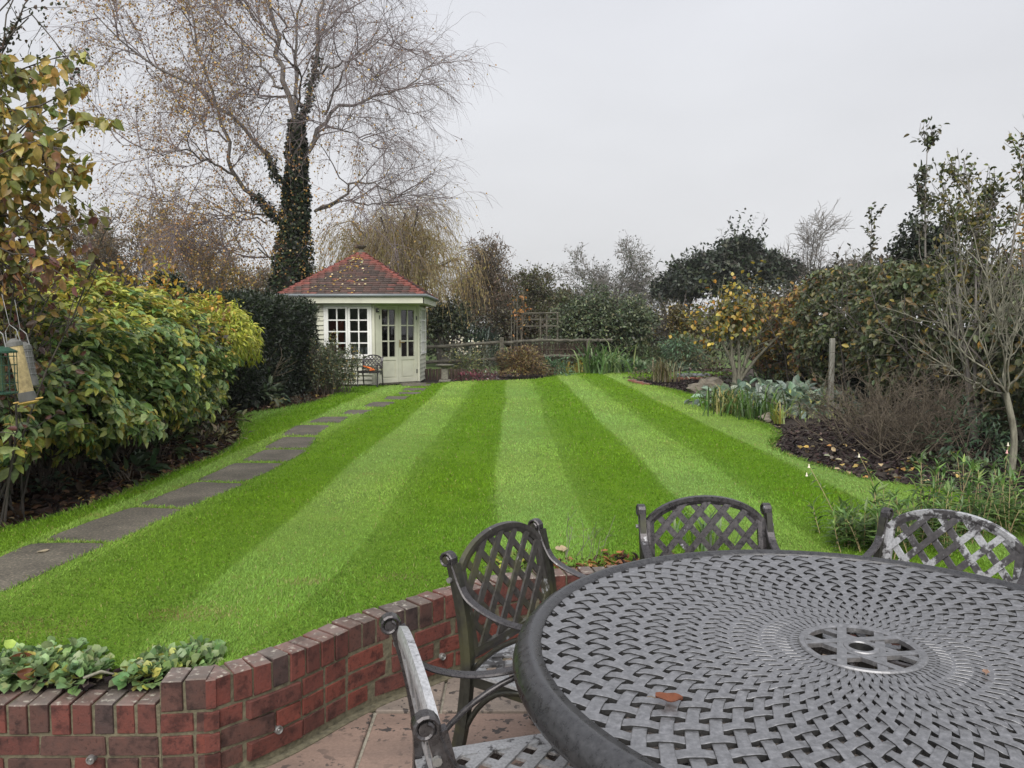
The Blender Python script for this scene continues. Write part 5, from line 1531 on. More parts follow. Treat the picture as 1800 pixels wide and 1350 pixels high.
# ---------------------------------------------------------------- dense evergreens in the distance
def dense_tree(name, label, px, Y, ytop, ybot, wpx, cols, seed, n=14000, leaf=.16, amp=.28, cat='tree', sub=6, inner=.5, trunk_r=.2, group=None, twigs=0, twmat='twig_grey'):
    r = np.random.default_rng(seed)
    top, bot = npv(PY(px, ytop, Y)), npv(PY(px, ybot, Y)); H = top[2] - bot[2]; Wd = wpx * Y / F / 2
    b = npv(PY(px, 600, Y)); b[2] = LAWN - .03
    t = thing(name, label, cat, tuple(b), 0, group)
    c0_ = (top + bot) / 2; P_, O_ = [], []
    for k in range(sub):
        if k == 0: c_, rr = c0_, np.array([Wd * .86, Wd * .7, H * .46])
        else:
            dd = rdir(1, r)[0]; dd[2] = abs(dd[2]) * .9 - .25
            sc = r.uniform(.28, .5); c_ = c0_ + dd * np.array([Wd * .72, Wd * .5, H * .40]); rr = np.array([Wd, Wd * .9, H * .55]) * sc
        p, o, q = shell(n // sub, c_, rr, inner, amp, 4.0, -.8, 2, r); P_.append(p); O_.append(o)
    p, o = np.concatenate(P_), np.concatenate(O_); k = p[:, 2] > b[2]; p, o = p[k], o[k]
    d, nn = leaf_frame(o, .5, 0, .8, .25, r)
    leaf_obj('crown', leaves(p, d, nn, leaf * r.uniform(.6, 1.4, len(p)), leaf * .6, palette(len(p), cols, None, .25, r), 'diamond'), 'foliage', t)
    tr = grow(b[None].repeat(3, 0), np.array([[0, 0, 1.], [.25, 0, 1], [-.25, .1, 1]]), np.array([H * .75, H * .6, H * .6]) + (bot[2] - b[2]) * .8, 7, .06, 0, r)
    its_ = [tubes(tr, taper(3, 7, trunk_r, trunk_r * .3), 6)]
    s, d, ix, tt = spawn(tr, 12, .2, 1, 25, 75, r); l2 = grow(s, d, H * r.uniform(.25, .5, len(s)), 6, .12, .02, r); its_.append(tubes(l2, taper(len(l2), 6, trunk_r * .25, trunk_r * .05), 4))
    tube_obj('trunk', its_, 'bark_dark', t)
    if twigs:
        pi = r.integers(0, len(p), twigs); dd = unit(o[pi] + rdir(twigs, r) * .6 + np.array([0, 0, .3]))
        tw = grow(p[pi] - dd * .2, dd, r.uniform(.4, 1.1, twigs) * H * .16, 6, .16, 0, r)
        s, d, ix, tt = spawn(tw, 3, .3, 1, 20, 60, r); tw2 = grow(s, d, H * r.uniform(.03, .08, len(s)), 4, .15, 0, r)
        tube_obj('twigs', [tubes(tw, taper(twigs, 6, .012, .006), 3), tubes(tw2, taper(len(tw2), 4, .007, .005), 3)], twmat, t)
    return t
ever = [(.034, .046, .028), (.048, .062, .036), (.025, .033, .022), (.066, .08, .048)]  # leaf colours lightened and greyed, with distance haze painted in
dense_tree('evergreen_tree', 'big dark evergreen clump with bare twigs poking out, tallest on the right skyline', 1290, 45, 412, 545, 205, ever, 71, 20000, .26, .25, twigs=420)
dense_tree('evergreen_tree', 'small dark evergreen joined to the left of the big skyline clump', 1190, 47, 462, 545, 90, ever, 72, 7000, .24, .25, twigs=160)
dense_tree('holly_tree', 'dark glossy holly behind the yellow topped shrub hedge', 297, 17, 478, 560, 100, [(.028, .045, .02), (.04, .062, .03), (.016, .026, .013)], 73, 9000, .07, .22)
dense_tree('evergreen_tree', 'very dark yew tree rising behind the right hedge near the tall leafy stems', 1625, 13.5, 395, 560, 140, ever, 74, 9000, .09, .25)
dense_tree('rhododendron', 'large rounded dark green rhododendron overhanging the fence', 1066, 24.0, 505, 648, 175, [(.070, .095, .045), (.10, .13, .062), (.048, .066, .034), (.17, .19, .10)], 75, 24000, .10, .34, 'shrub', 16, .72)
dense_tree('privet_bush', 'golden brown bush between the rhododendron and the right hedge', 1182, 24.2, 520, 655, 110, [(.085, .075, .03), (.13, .105, .035), (.06, .055, .025), (.20, .15, .04)], 76, 9000, .075, .22, 'shrub', 6, .4, .06)
dense_tree('evergreen_tree', 'low dark shrubbery behind the summerhouse to its right', 780, 25, 530, 640, 120, [(.03, .045, .025), (.05, .065, .03), (.08, .09, .04)], 77, 7000, .1, .25, 'shrub', 5)
dense_tree('hedgerow_bush', 'dark brown hedgerow bush behind the trellis', 905, 27, 540, 640, 130, [(.05, .04, .025), (.075, .06, .035), (.09, .08, .035)], 78, 8000, .1, .25, 'shrub', 5, .3)
dense_tree('hedgerow_bush', 'dark olive evergreen mass behind the multi stemmed golden shrub', 1335, 18.5, 492, 672, 230, [(.04, .052, .026), (.06, .072, .036), (.085, .075, .035), (.03, .036, .02)], 90, 12000, .09, .2, 'shrub', 9, .4, .08)
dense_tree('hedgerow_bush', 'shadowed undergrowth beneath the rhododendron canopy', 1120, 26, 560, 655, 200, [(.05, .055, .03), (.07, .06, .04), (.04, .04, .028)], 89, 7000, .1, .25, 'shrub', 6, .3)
# leafless undergrowth closing the view behind the fence on the right
dense_tree('hedgerow_bush', 'tangled brown undergrowth behind the fence on the right', 1230, 29, 510, 645, 190, [(.06, .045, .03), (.085, .06, .04), (.05, .055, .03)], 79, 8000, .12, .25, 'shrub', 5, .3, twigs=150)
for k, (px, Y, yt, w, lab) in enumerate([(120, 55, 455, 330, 'far brown hedgerow trees behind the left shrubs'), (560, 58, 470, 300, 'far hazy hedgerow trees behind the ivy trunk'), (960, 60, 505, 260, 'far low hedgerow at the field edge behind the trellis'), (1560, 40, 450, 300, 'far dark hedgerow trees behind the right hedge')]):
    dense_tree('hedgerow_tree', lab, px, Y, yt, 590, w, [(.07, .06, .045), (.09, .075, .05), (.06, .065, .04)], 80 + k, 9000, .30, .3, 'tree', 8, .3, twigs=350)

# ---------------------------------------------------------------- leafy stems rising over the right hedge
def sapling(name, label, px, ybase, ytop, Y, seed, cols, n_side=14, leaf=.05, nleaf=500, mat='twig_grey', lean=0.0, wid=.5, stems=1):
    r = np.random.default_rng(seed); b = npv(PY(px, ybase, Y)); top = npv(PY(px, ytop, Y)); g = b.copy(); g[2] = LAWN - .03
    t = thing(name, label, 'tree', tuple(g)); H = top[2] - g[2]
    st = grow(g[None].repeat(stems, 0), np.array([[lean, 0, 1.]]) + r.normal(0, .10 * (stems > 1), (stems, 3)), H * r.uniform(.8, 1, stems) if stems > 1 else np.array([H]), 12, .03, .01, r)
    s, d, ix, tt = spawn(st, n_side, .35, .97, 15, 42, r); d[:, 2] += .35
    l1 = grow(s, d, wid * r.uniform(.5, 1.2, len(s)) * (1.25 - tt), 7, .09, .05, r)
    s, d, ix, tt = spawn(l1, 5, .2, 1, 20, 50, r); l2 = grow(s, d, wid * r.uniform(.15, .4, len(s)), 5, .12, .03, r)
    tube_obj('trunk', [tubes(st, taper(stems, 12, .028, .004), 6), tubes(l1, taper(len(l1), 7, .009, .003), 4), tubes(l2, taper(len(l2), 5, .004, .002), 3)], mat, t)
    pool = np.concatenate([l2.reshape(-1, 3), l1[:, 2:].reshape(-1, 3)])
    e = pool[r.integers(0, len(pool), nleaf)] + r.normal(0, .02, (nleaf, 3))
    leaf_obj('crown', leaves(e, rdir(nleaf, r) + np.array([0, 0, .1]), rdir(nleaf, r) + np.array([0, -.4, .5]), leaf * r.uniform(.6, 1.4, nleaf), leaf * .6, palette(nleaf, cols, None, .22, r), 'oval'), 'foliage', t)
    return t
gr = [(.06, .075, .035), (.085, .095, .045), (.04, .05, .03), (.12, .11, .05)]
sapling('young_tree', 'tall thin young tree with tufts of dark leaves standing highest over the right hedge', 1636, 520, 222, 10.5, 91, gr, 16, .075, 420, lean=.01, wid=.75)
sapling('young_tree', 'short slender stem with dark leaf tufts over the middle of right hedge', 1537, 520, 382, 12.5, 92, gr, 14, .07, 330, wid=.6)
sapling('young_tree', 'many stemmed green leaved tree with upright shoots at the right edge', 1722, 560, 262, 8.2, 93, [(.09, .11, .03), (.12, .13, .04), (.06, .075, .03), (.20, .17, .05)], 12, .055, 2600, wid=.85, stems=7)
sapling('young_tree', 'orange and yellow leaved slender tree at the far right over the hedge', 1800, 600, 232, 8.8, 94, [(.45, .24, .04), (.5, .33, .06), (.35, .16, .03)], 22, .06, 900, wid=.6, stems=2)
sapling('young_tree', 'pale brushy leafless stems behind the short slender tree', 1500, 520, 405, 13.5, 95, gr, 16, .04, 30, 'twig_grey', wid=.5, stems=3)
# ================================================================ shrubs and borders
def twig_mass(center, r, n, L, rng, mat, parent, rad=(.006, .003), up=.05, base_spread=.25, K=6, kids=4, kidL=.3, name='stems', dirscale=(1, 1, 1)):
    c = npv(center); s = c + rng.normal(0, 1, (n, 3)) * np.array([base_spread, base_spread, 0.0])
    d = rdir(n, rng) * np.array([r[0], r[1], .3]); d[:, 2] = np.abs(d[:, 2]) + r[2]
    l1 = grow(s, d, L * rng.uniform(.6, 1.1, n), K, .1, up, rng)
    its = [tubes(l1, taper(n, K, rad[0], rad[1]), 4)]
    if kids:
        s, d, ix, t = spawn(l1, kids, .25, 1, 20, 60, rng); l2 = grow(s, d, kidL * rng.uniform(.5, 1.2, len(s)), 5, .15, 0, rng); its.append(tubes(l2, taper(len(l2), 5, rad[1], rad[1] * .6), 3))
        tube_obj(name, its, mat, parent); return l1, l2
    tube_obj(name, its, mat, parent); return l1, None

# ---------------------------------------------------------------- glossy green hedge shrub on the left
rh = np.random.default_rng(101)
gl = [(.15, .24, .075), (.20, .295, .095), (.11, .18, .062), (.25, .34, .115), (.33, .385, .115)]
yl = [(.42, .45, .08), (.52, .50, .10), (.34, .40, .08), (.55, .42, .09)]
hed = thing('evergreen_shrub', 'big green leaved shrub with pale yellow new leaves, overhanging the left border', 'shrub', (-3.55, 6.6, LAWN - .05))
C = npv((-3.75, 6.7, 1.12))
# leaves in rosettes on shoot tips over a long mound
def hedge_pts(n, rng):
    p1, o1, q = shell(n, (-3.80, 5.6, 1.07), (.98, 1.25, .77), .72, .16, 4, -.75, 2, rng)
    p2, o2, q = shell(n, (-3.95, 7.2, 1.13), (1.02, 1.35, .75), .72, .16, 4, -.7, 2, rng)
    p3, o3, q = shell(n // 2, (-4.2, 8.6, 1.05), (.95, 1.0, .82), .72, .14, 4, -.7, 2, rng)
    p, o = np.concatenate([p1, p2, p3]), np.concatenate([o1, o2, o3])
    k = (o[:, 0] > -.35) & (o[:, 1] < .8)
    return p[k], o[k]
p, o = hedge_pts(2700, rh)
# thin out towards the ground: fewer rosettes low down
k = rh.uniform(0, 1, len(p)) < np.clip((p[:, 2] - .20) / .6, .25, 1); p, o = p[k], o[k]
m_ = 7; idx = np.repeat(np.arange(len(p)), m_); a = np.tile(np.arange(m_) * 2.399, len(p)) + rh.uniform(0, 6, len(p))[idx]
ax = unit(o * .55 + np.array([0, 0, .55]) + rdir(len(p), rh) * .3)[idx]
e1 = unit(np.cross(ax, np.array([.3, .2, .93]))); e2 = np.cross(ax, e1)
radial = e1 * np.cos(a)[:, None] + e2 * np.sin(a)[:, None]
LP_ = p[idx] + rh.normal(0, .022, (len(idx), 3)); LD = radial * .85 + ax * .2 + np.array([0, 0, -.30]) + rdir(len(idx), rh) * .25; LN = ax + rdir(len(idx), rh) * .25
topness = np.clip((p[:, 2] - 1.35) / .4, 0, 1) * .75 + .10 + .25 * (p[:, 2] < .9)
isy = (rh.uniform(0, 1, len(p)) < topness * .8)[idx]
col = np.where(isy[:, None], palette(len(idx), yl, None, .15, rh), palette(len(idx), gl, None, .2, rh))
mixy = rh.uniform(0, 1, len(idx)) < .06; col[mixy] = palette(int(mixy.sum()), yl, None, .15, rh)
LL_ = .083 * rh.uniform(.6, 1.3, len(idx))
single_leaves(hed, 'leaf', LP_, LD, LN, LL_, LL_ * .52, col, 'ovate')
# inner stems and inner darker leaves
cent = npv((-3.85, 6.4, .3))
n = 400; s = np.stack([rh.uniform(-4.5, -3.6, n), rh.uniform(4.7, 8.3, n), np.full(n, LAWN - .05)], 1); d = rdir(n, rh) * .35 + np.array([.0, 0, 1.])
l1 = grow(s, d, rh.uniform(.7, 1.5, n), 7, .12, .02, rh); s, d, ix, t = spawn(l1, 4, .15, 1, 25, 75, rh); l2 = grow(s, d, rh.uniform(.2, .55, len(s)), 5, .15, -.03, rh)
tube_obj('stems', [tubes(l1, taper(n, 7, .010, .004), 4), tubes(l2, taper(len(l2), 5, .004, .002), 3)], 'twig_brown', hed)
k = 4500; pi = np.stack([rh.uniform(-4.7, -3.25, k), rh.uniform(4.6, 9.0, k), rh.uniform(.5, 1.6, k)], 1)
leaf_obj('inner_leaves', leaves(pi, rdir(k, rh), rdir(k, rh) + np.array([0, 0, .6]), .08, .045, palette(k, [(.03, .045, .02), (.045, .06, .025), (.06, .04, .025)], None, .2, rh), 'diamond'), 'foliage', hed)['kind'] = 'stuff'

# yellow / orange tops further along
rh = np.random.default_rng(103)
dg = thing('golden_shrub', 'yellow and orange autumn shrub capping the back of the green left shrub', 'shrub', tuple(npv((-4.7, 9.6, LAWN))))
p, o, q = shell(2800, (-4.75, 9.3, 1.55), (1.25, 1.1, .62), .5, .2, 4, -.3, 2, rh)
d, nn = leaf_frame(o, .6, 0, .7, .3, rh)
leaf_obj('foliage', leaves(p, d, nn, .075 * rh.uniform(.6, 1.3, len(p)), .04, palette(len(p), [(.42, .30, .04), (.5, .26, .04), (.38, .34, .05), (.2, .12, .04), (.3, .32, .06)], None, .18, rh), 'oval'), 'foliage', dg)
twig_mass((-4.75, 9.5, LAWN - .04), (.25, .25, 1), 50, 1.4, rh, 'twig_brown', dg, (.012, .005), kidL=.4)
ch = thing('choisya_bush', 'bright lime yellow choisya bush in front of the dark yew hedge', 'shrub', (-4.35, 10.4, LAWN))
cpt = npv(PY(385, 590, 10.2))
p, o, q = shell(620, (cpt[0] - .05, 10.3, cpt[2] - .02), (.50, .6, .46), .65, .18, 4, -.75, 2, rh)
pp, oo, idx = clumped(p, o, 9, .035, rh); d, nn = leaf_frame(oo, .75, 0, .6, .55, rh)
leaf_obj('foliage', leaves(pp, d, nn, .10 * rh.uniform(.6, 1.2, len(pp)), .026, palette(len(pp), [(.50, .52, .06), (.42, .46, .05), (.56, .54, .10), (.30, .36, .05)], None, .15, rh), 'lance'), 'foliage', ch)
twig_mass((-4.45, 10.4, LAWN - .04), (.15, .15, 1.2), 30, 1.3, rh, 'twig_brown', ch, (.012, .005), kidL=.3)
ca = thing('camellia_bush', 'dark glossy camellia under the lime yellow bush at the end of the left shrub', 'shrub', (-4.15, 9.3, LAWN))
p, o, q = shell(900, (-4.02, 9.35, 1.02), (.46, .6, .58), .6, .15, 4, -.75, 2, rh)
pp, oo, idx = clumped(p, o, 3, .05, rh); d, nn = leaf_frame(oo, .5, 0, .6, .5, rh)
leaf_obj('foliage', leaves(pp, d, nn, .085, .042, palette(len(pp), [(.022, .05, .028), (.035, .068, .038), (.05, .085, .05)], None, .2, rh), 'oval'), 'foliage', ca)
twig_mass((-4.15, 9.35, LAWN - .04), (.15, .15, 1.1), 24, 1.0, rh, 'twig_brown', ca)
# old boarded fence stub below it
fb = thing('board_fence', 'short weathered cream board fence low behind the left shrub', 'fence', (-5.0, 9.9, LAWN - .05))
for k in range(9):
    m = MB(); m.box(k * .11 - .05, k * .11 + .05, -.012, .012, 0, .42 + rs.uniform(-.01, .01)); o_ = m.build('board', M['fence_cream'], fb, bevel=.003)
m = MB(); m.box(-.1, .95, .013, .05, .12, .19); m.build('rail', M['fence_cream'], fb)

# ---------------------------------------------------------------- clipped yew hedge
ry = np.random.default_rng(105)
yw = thing('yew_hedge', 'dark clipped yew hedge between the left shrubs and the summerhouse', 'hedge', (-4.8, 13.4, LAWN))
p, o = boxshell(30000, -5.9, -3.86, 11.2, 15.6, LAWN, 2.06, .22, .06, ry, 'XyZY')
d, nn = leaf_frame(o, .7, 0, .8, -.1, ry)
leaf_obj('foliage', leaves(p, d, nn, .075 * ry.uniform(.6, 1.3, len(p)), .028, palette(len(p), [(.020, .032, .015), (.030, .045, .021), (.044, .060, .026), (.014, .020, .011)], None, .25, ry), 'diamond'), 'foliage', yw)
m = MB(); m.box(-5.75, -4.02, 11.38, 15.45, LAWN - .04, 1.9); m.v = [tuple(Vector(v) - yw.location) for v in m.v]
plain('yew_core', (.010, .012, .008), .95, 20, .4, 0, .8); m.build('hedge_core', M['yew_core'], yw)  # near-black solid box filling the inside of the hedge
# loose shrub at its end, partly yellow
ls = thing('honeysuckle_bush', 'loose twiggy shrub with small leaves at the end of the yew hedge beside the window', 'shrub', tuple(P(575, 694) + Vector((0, .4, -.05))))
c = npv(PY(582, 645, 15.3))
l1, l2 = twig_mass(npv(ls.location), (.38, .4, .9), 70, .95, ry, 'twig_brown', ls, (.006, .003), kids=6, kidL=.25, base_spread=.2)
pool = np.concatenate([l2.reshape(-1, 3), l1[:, 2:].reshape(-1, 3)]); e = pool[ry.integers(0, len(pool), 7000)] + ry.normal(0, .03, (7000, 3))
leaf_obj('foliage', leaves(e, rdir(len(e), ry), rdir(len(e), ry) + np.array([0, -.3, .6]), .05, .024, palette(len(e), [(.09, .12, .06), (.13, .16, .08), (.065, .08, .045), (.36, .27, .08)], [3, 3, 3, .7], .2, ry), 'diamond'), 'foliage', ls)

# ---------------------------------------------------------------- broad leaved tree hanging in from the top left
rb_ = np.random.default_rng(107)
bt = thing('magnolia_tree', 'small tree with large yellowing green and bronze leaves hanging over the left side', 'tree', (-3.95, 4.6, LAWN - .05))
b = npv(bt.location)
tr = grow(b[None], np.array([[.06, -.02, 1.]]), np.array([2.4]), 8, .05, .02, rb_)
tips = [PY(x, y, Y) for x, y, Y in [(70, 110, 4.3), (115, 165, 4.2), (140, 215, 4.1), (120, 255, 4.0), (150, 300, 4.1), (60, 140, 4.5), (150, 390, 4.2), (90, 300, 3.9), (160, 430, 4.3), (40, 250, 3.8), (120, 470, 4.4), (30, 400, 4.0), (-20, 200, 4.2), (-30, 350, 4.1), (80, 400, 4.5), (20, 480, 4.3), (130, 340, 4.5), (60, 210, 4.1), (100, 180, 4.6), (-60, 100, 4.4), (-60, 470, 4.2), (-10, 520, 4.5), (55, 455, 4.0)]]
lim = []
for tp in tips:
    tp = npv(tp); h0 = rb_.uniform(.35, .9); st = at_t(tr, np.zeros(1, int), np.array([h0]))[0][0]
    mid = st * .45 + tp * .55 + np.array([0, 0, .28])
    lim.append(resample([st, st * .7 + mid * .3 + np.array([0, 0, .15]), mid, tp], 12))
lim = np.stack(lim) + rb_.normal(0, .012, (len(tips), 12, 3))
s, d, ix, t = spawn(lim, 13, .3, 1.0, 20, 65, rb_); l2 = grow(s, d, rb_.uniform(.12, .30, len(s)), 6, .14, -.10, rb_)
tube_obj('trunk', [tubes(tr, taper(1, 8, .05, .006), 8), tubes(lim, taper(len(lim), 12, .014, .0035), 5), tubes(l2, taper(len(l2), 6, .0035, .0018), 4)], 'bark_dark', bt, True)
n = 4200; pool = np.concatenate([l2[:, 1:].reshape(-1, 3), lim[:, 7:].reshape(-1, 3)]); e = pool[rb_.integers(0, len(pool), n)] + rb_.normal(0, .018, (n, 3))
px, py, dep = proj(e); low = np.clip((py - 330) / 160, 0, 1)
cg = palette(n, [(.19, .205, .05), (.26, .235, .06), (.13, .15, .045), (.36, .25, .055), (.42, .28, .09)], [3, 3, 2, 2.6, 1.6], .18, rb_)
cb = palette(n, [(.16, .065, .05), (.27, .15, .06), (.40, .29, .07), (.21, .12, .08), (.19, .18, .06)], [2, 2, 2, 2, 1], .18, rb_)
col = np.where((rb_.uniform(0, 1, n) < low * .8 + .08)[:, None], cb, cg)
LL_ = .074 * rb_.uniform(.6, 1.2, n) * (1 - .25 * low)
single_leaves(bt, 'leaf', e, rdir(n, rb_) * .75 + np.array([.05, 0, -.75]), rdir(n, rb_) + np.array([0, -.7, .25]), LL_, LL_ * .60, col, 'ovate')
# small leaved arching rose above it
ro_ = thing('climbing_rose', 'thin arching rose stems with tiny dark leaves in the top left sky', 'shrub', (-4.2, 5.6, LAWN - .05))
st = []
for pts in [[(-60,330),(-20,120),(30,-10),(80,-40)], [(-40,260),(10,60),(45,-20)], [(-60,200),(-10,60),(40,30)], [(-30,150),(40,-30),(95,60),(118,110)], [(-40,100),(20,-20),(50,-50)]]:
    q = [npv(ro_.location)] + [npv(PY(x, y, 5.2)) for x, y in pts]; st.append(resample(q, 18))
st = np.stack(st) + rb_.normal(0, .02, (5, 18, 3)); s, d, ix, t = spawn(st, 14, .5, 1, 30, 75, rb_); l2 = grow(s, d, rb_.uniform(.1, .4, len(s)), 5, .15, 0, rb_)
tube_obj('stems', [tubes(st, taper(5, 18, .012, .004), 5), tubes(l2, taper(len(l2), 5, .003, .0015), 3)], 'bark_dark', ro_)
n = 900; pool = l2[:, 1:].reshape(-1, 3); e = pool[rb_.integers(0, len(pool), n)] + rb_.normal(0, .02, (n, 3))
leaf_obj('foliage', leaves(e, rdir(n, rb_), rdir(n, rb_), .034, .02, palette(n, [(.05, .06, .035), (.075, .085, .045), (.1, .06, .04)], None, .2, rb_), 'oval'), 'foliage', ro_)
# bronze leaved shrub low at the left edge
bz = thing('bronze_shrub', 'purple bronze leaved twiggy shrub below the broad leaved tree on the left edge', 'shrub', (-3.6, 4.75, LAWN - .05))
l1, l2 = twig_mass(npv(bz.location), (.7, .5, 1.1), 60, 1.75, rb_, 'bark_dark', bz, (.008, .004), kids=7, kidL=.4)
pool = np.concatenate([l2.reshape(-1, 3), l1[:, 3:].reshape(-1, 3)]); n = 1700; e = pool[rb_.integers(0, len(pool), n)] + rb_.normal(0, .03, (n, 3))
leaf_obj('foliage', leaves(e, rdir(n, rb_) + np.array([0, 0, -.3]), rdir(n, rb_) + np.array([0, -.4, .4]), .062, .034, palette(n, [(.13, .055, .045), (.18, .10, .06), (.28, .2, .06), (.10, .06, .045), (.10, .11, .04)], None, .2, rb_), 'oval'), 'foliage', bz)

# ---------------------------------------------------------------- bird feeders
def feeder_cage(loc):
    t = thing('bird_feeder', 'green wire caged bird feeder hanging at the left edge', 'bird feeder', loc)
    R, H = .088, .215; m = MB(); m.lathe([(.03, H + .028), (.055, H + .022), (R + .004, H + .004), (R + .004, H - .006), (.02, H - .004)], 20); m.build('roof_cap', M['wire_green'], t)
    m = MB()
    for k in range(16):
        a = 2 * math.pi * k / 16; m.tube([(R * math.cos(a), R * math.sin(a), 0), (R * math.cos(a), R * math.sin(a), H)], .0016, 4, False)
    for z in (0, .05, .1, .145, .19):
        m.tube([(R * math.cos(a), R * math.sin(a), z) for a in np.linspace(0, 2 * math.pi, 25)], .0016, 4, False)
    t.scale = (.88, .88, .88); m.build('cage', M['wire_green'], t)
    m = MB(); m.lathe([(.032, .01), (.032, H - .01)], 16); m.build('seed_tube', M['feeder_green'], t, smooth=False)
    m = MB(); m.lathe([(R, -.006), (R, .002), (.01, .003)], 20); m.build('base', M['wire_green'], t)
    m = MB(); m.tube([(-.05 , 0, H + .01), (-.035, 0, H + .09), (0, 0, H + .125), (.035, 0, H + .09), (.05, 0, H + .01)], .003, 6); m.tube([(0, 0, H + .12), (0, 0, H + .3)], .0015, 5); m.build('hanger', M['steel'], t)
def feeder_tube(loc, tilt, label, seed_mat, rad, H, base_mat, bands):
    t = thing('bird_feeder', label, 'bird feeder', loc); t.rotation_euler = (0, tilt, 0)
    m = MB(); m.lathe([(rad, 0), (rad, H)], 16); m.build('seed_tube', seed_mat, t, smooth=False)
    m = MB(); m.lathe([(rad + .004, -.035), (rad + .006, -.03), (rad + .004, .012), (rad, .013)], 16); m.build('base', base_mat, t)
    m = MB(); m.lathe([(rad + .003, H - .01), (rad + .003, H + .01), (.012, H + .03)], 16); m.build('lid', base_mat, t)
    m = MB()
    if bands:
        for z in np.linspace(.03, H - .02, bands): m.tube([((rad + .003) * math.cos(a), (rad + .003) * math.sin(a), z) for a in np.linspace(0, 2 * math.pi, 21)], .0014, 4, False)
        for k in range(10):
            a = .628 * k; m.tube([((rad + .002) * math.cos(a), (rad + .002) * math.sin(a), 0), ((rad + .002) * math.cos(a), (rad + .002) * math.sin(a), H)], .0011, 4, False)
        m.build('mesh', M['steel'], t)
    else:
        m.tube([(-rad - .04, 0, -.028), (rad + .04, 0, -.028)], .004, 6); m.build('perch', M['feeder_yellow'], t)
        m = MB(); m.lathe([(.03, -.047), (.045, -.04), (.045, -.034), (.01, -.033)], 14); m.build('tray', M['feeder_yellow'], t)
    m = MB(); m.tube([(-rad, 0, H), (-rad * .8, 0, H + .07), (0, 0, H + .10), (rad * .8, 0, H + .07), (rad, 0, H)], .0025, 6); m.tube([(0, 0, H + .10), (0, 0, H + .25)], .0014, 5); m.build('hanger', M['steel'], t)
fp_ = PY(-2, 690, 3.55); feeder_cage((fp_.x, fp_.y, fp_.z))
fp_ = PY(47, 694, 3.75); feeder_tube((fp_.x, fp_.y, fp_.z), -.20, 'tilted clear tube bird feeder full of pale seed with yellow perch', M['feeder_seed'], .034, .25, M['feeder_base'], 0)
fp_ = PY(52, 668, 4.0); feeder_tube((fp_.x, fp_.y, fp_.z), -.14, 'silver wire mesh bird feeder hanging behind the seed tube', M['feeder_base'], .034, .17, M['feeder_base'], 5)

# ---------------------------------------------------------------- low plants
def leafy_plant(name, label, loc, n, R, H, L, W, cols, seed, shape='oval', stems=14, cat='plant', group=None, single=0, w=None, droop=.35, mat='foliage', flat=.8):
    r = np.random.default_rng(seed); t = thing(name, label, cat, tuple(loc), 0, group); b = npv(loc)
    p, o, q = shell(n, b + np.array([0, 0, H * .25]), (R, R, H * .8), .35, .18, 4, -.15, 1.6, r)
    k = p[:, 2] > b[2] + .01; p, o = p[k], o[k]
    d = unit(o * .9 + rdir(len(p), r) * .5 + np.array([0, 0, -droop])); nn = o * .4 + np.array([0, -.15, flat]) + rdir(len(p), r) * .35
    col = palette(len(p), cols, w, .2, r); LL_ = L * r.uniform(.6, 1.25, len(p))
    if single: single_leaves(t, 'leaf', p, d, nn, LL_, LL_ * W / L, col, shape, limit=single)
    else: leaf_obj('foliage', leaves(p, d, nn, LL_, LL_ * W / L, col, shape), mat, t)
    s = np.tile(b + np.array([0, 0, -.01]), (stems, 1)) + r.normal(0, R * .25, (stems, 3)) * np.array([1, 1, 0]); dd = rdir(stems, r) * .7 + np.array([0, 0, .9])
    l1 = grow(s, dd, np.full(stems, H * .75), 5, .1, 0, r); tube_obj('stems', [tubes(l1, taper(stems, 5, .005, .003), 4)], 'twig_brown', t)
    return t
def strap_plant(name, label, loc, n, L, W, cols, seed, spread=.9, cat='plant', R=.08, upz=1.0, w=None):
    r = np.random.default_rng(seed); t = thing(name, label, cat, tuple(loc)); b = npv(loc)
    p = b + r.normal(0, R, (n, 3)) * np.array([1, 1, 0]); d = rdir(n, r) * spread; d[:, 2] = np.abs(d[:, 2]) * .6 + upz * r.uniform(.4, 1, n)
    nn = np.array([0, 0, 1.]) - unit(d) * .3 + rdir(n, r) * .1
    LL_ = L * r.uniform(.5, 1.2, n)
    leaf_obj('foliage', leaves(p, d, nn, LL_, W, palette(n, cols, w, .2, r), 'strap'), 'foliage', t); return t
hel = [(.085, .13, .07), (.12, .17, .095), (.06, .09, .05), (.16, .20, .12)]
leafy_plant('hellebore', 'hellebore clump with broad dark leaves at the lawn edge below the yew hedge', P(452, 714), 160, .42, .42, .17, .06, hel, 201)
leafy_plant('hellebore', 'small upright hellebore beside the cream board fence', P(415, 706) , 70, .25, .42, .16, .06, hel, 202)
leafy_plant('bergenia', 'low dark leafy plant under the front of the left shrub', P(255, 842) + Vector((-.18, .1, -.05)), 60, .28, .22, .14, .05, [(.03, .055, .025), (.05, .08, .035)], 203)
leafy_plant('arum', 'arrow leaved plant in leaf litter near the left lawn edge', P(330, 800) + Vector((-.3, .1, -.05)), 50, .3, .25, .15, .06, [(.05, .09, .03), (.08, .12, .04)], 204)
leafy_plant('ground_ivy', 'small rounded leaves in dead leaves by the left lawn edge', P(115, 855) + Vector((-.12, .05, -.05)), 120, .2, .16, .035, .03, [(.05, .085, .045), (.08, .11, .06)], 205)
leafy_plant('low_foliage', 'pale straggly foliage on the earth beneath the camellia', P(375, 745) + Vector((-.1, .1, -.05)), 150, .55, .22, .10, .04, [(.09, .11, .04), (.14, .14, .05), (.2, .19, .1), (.06, .08, .03)], 206)
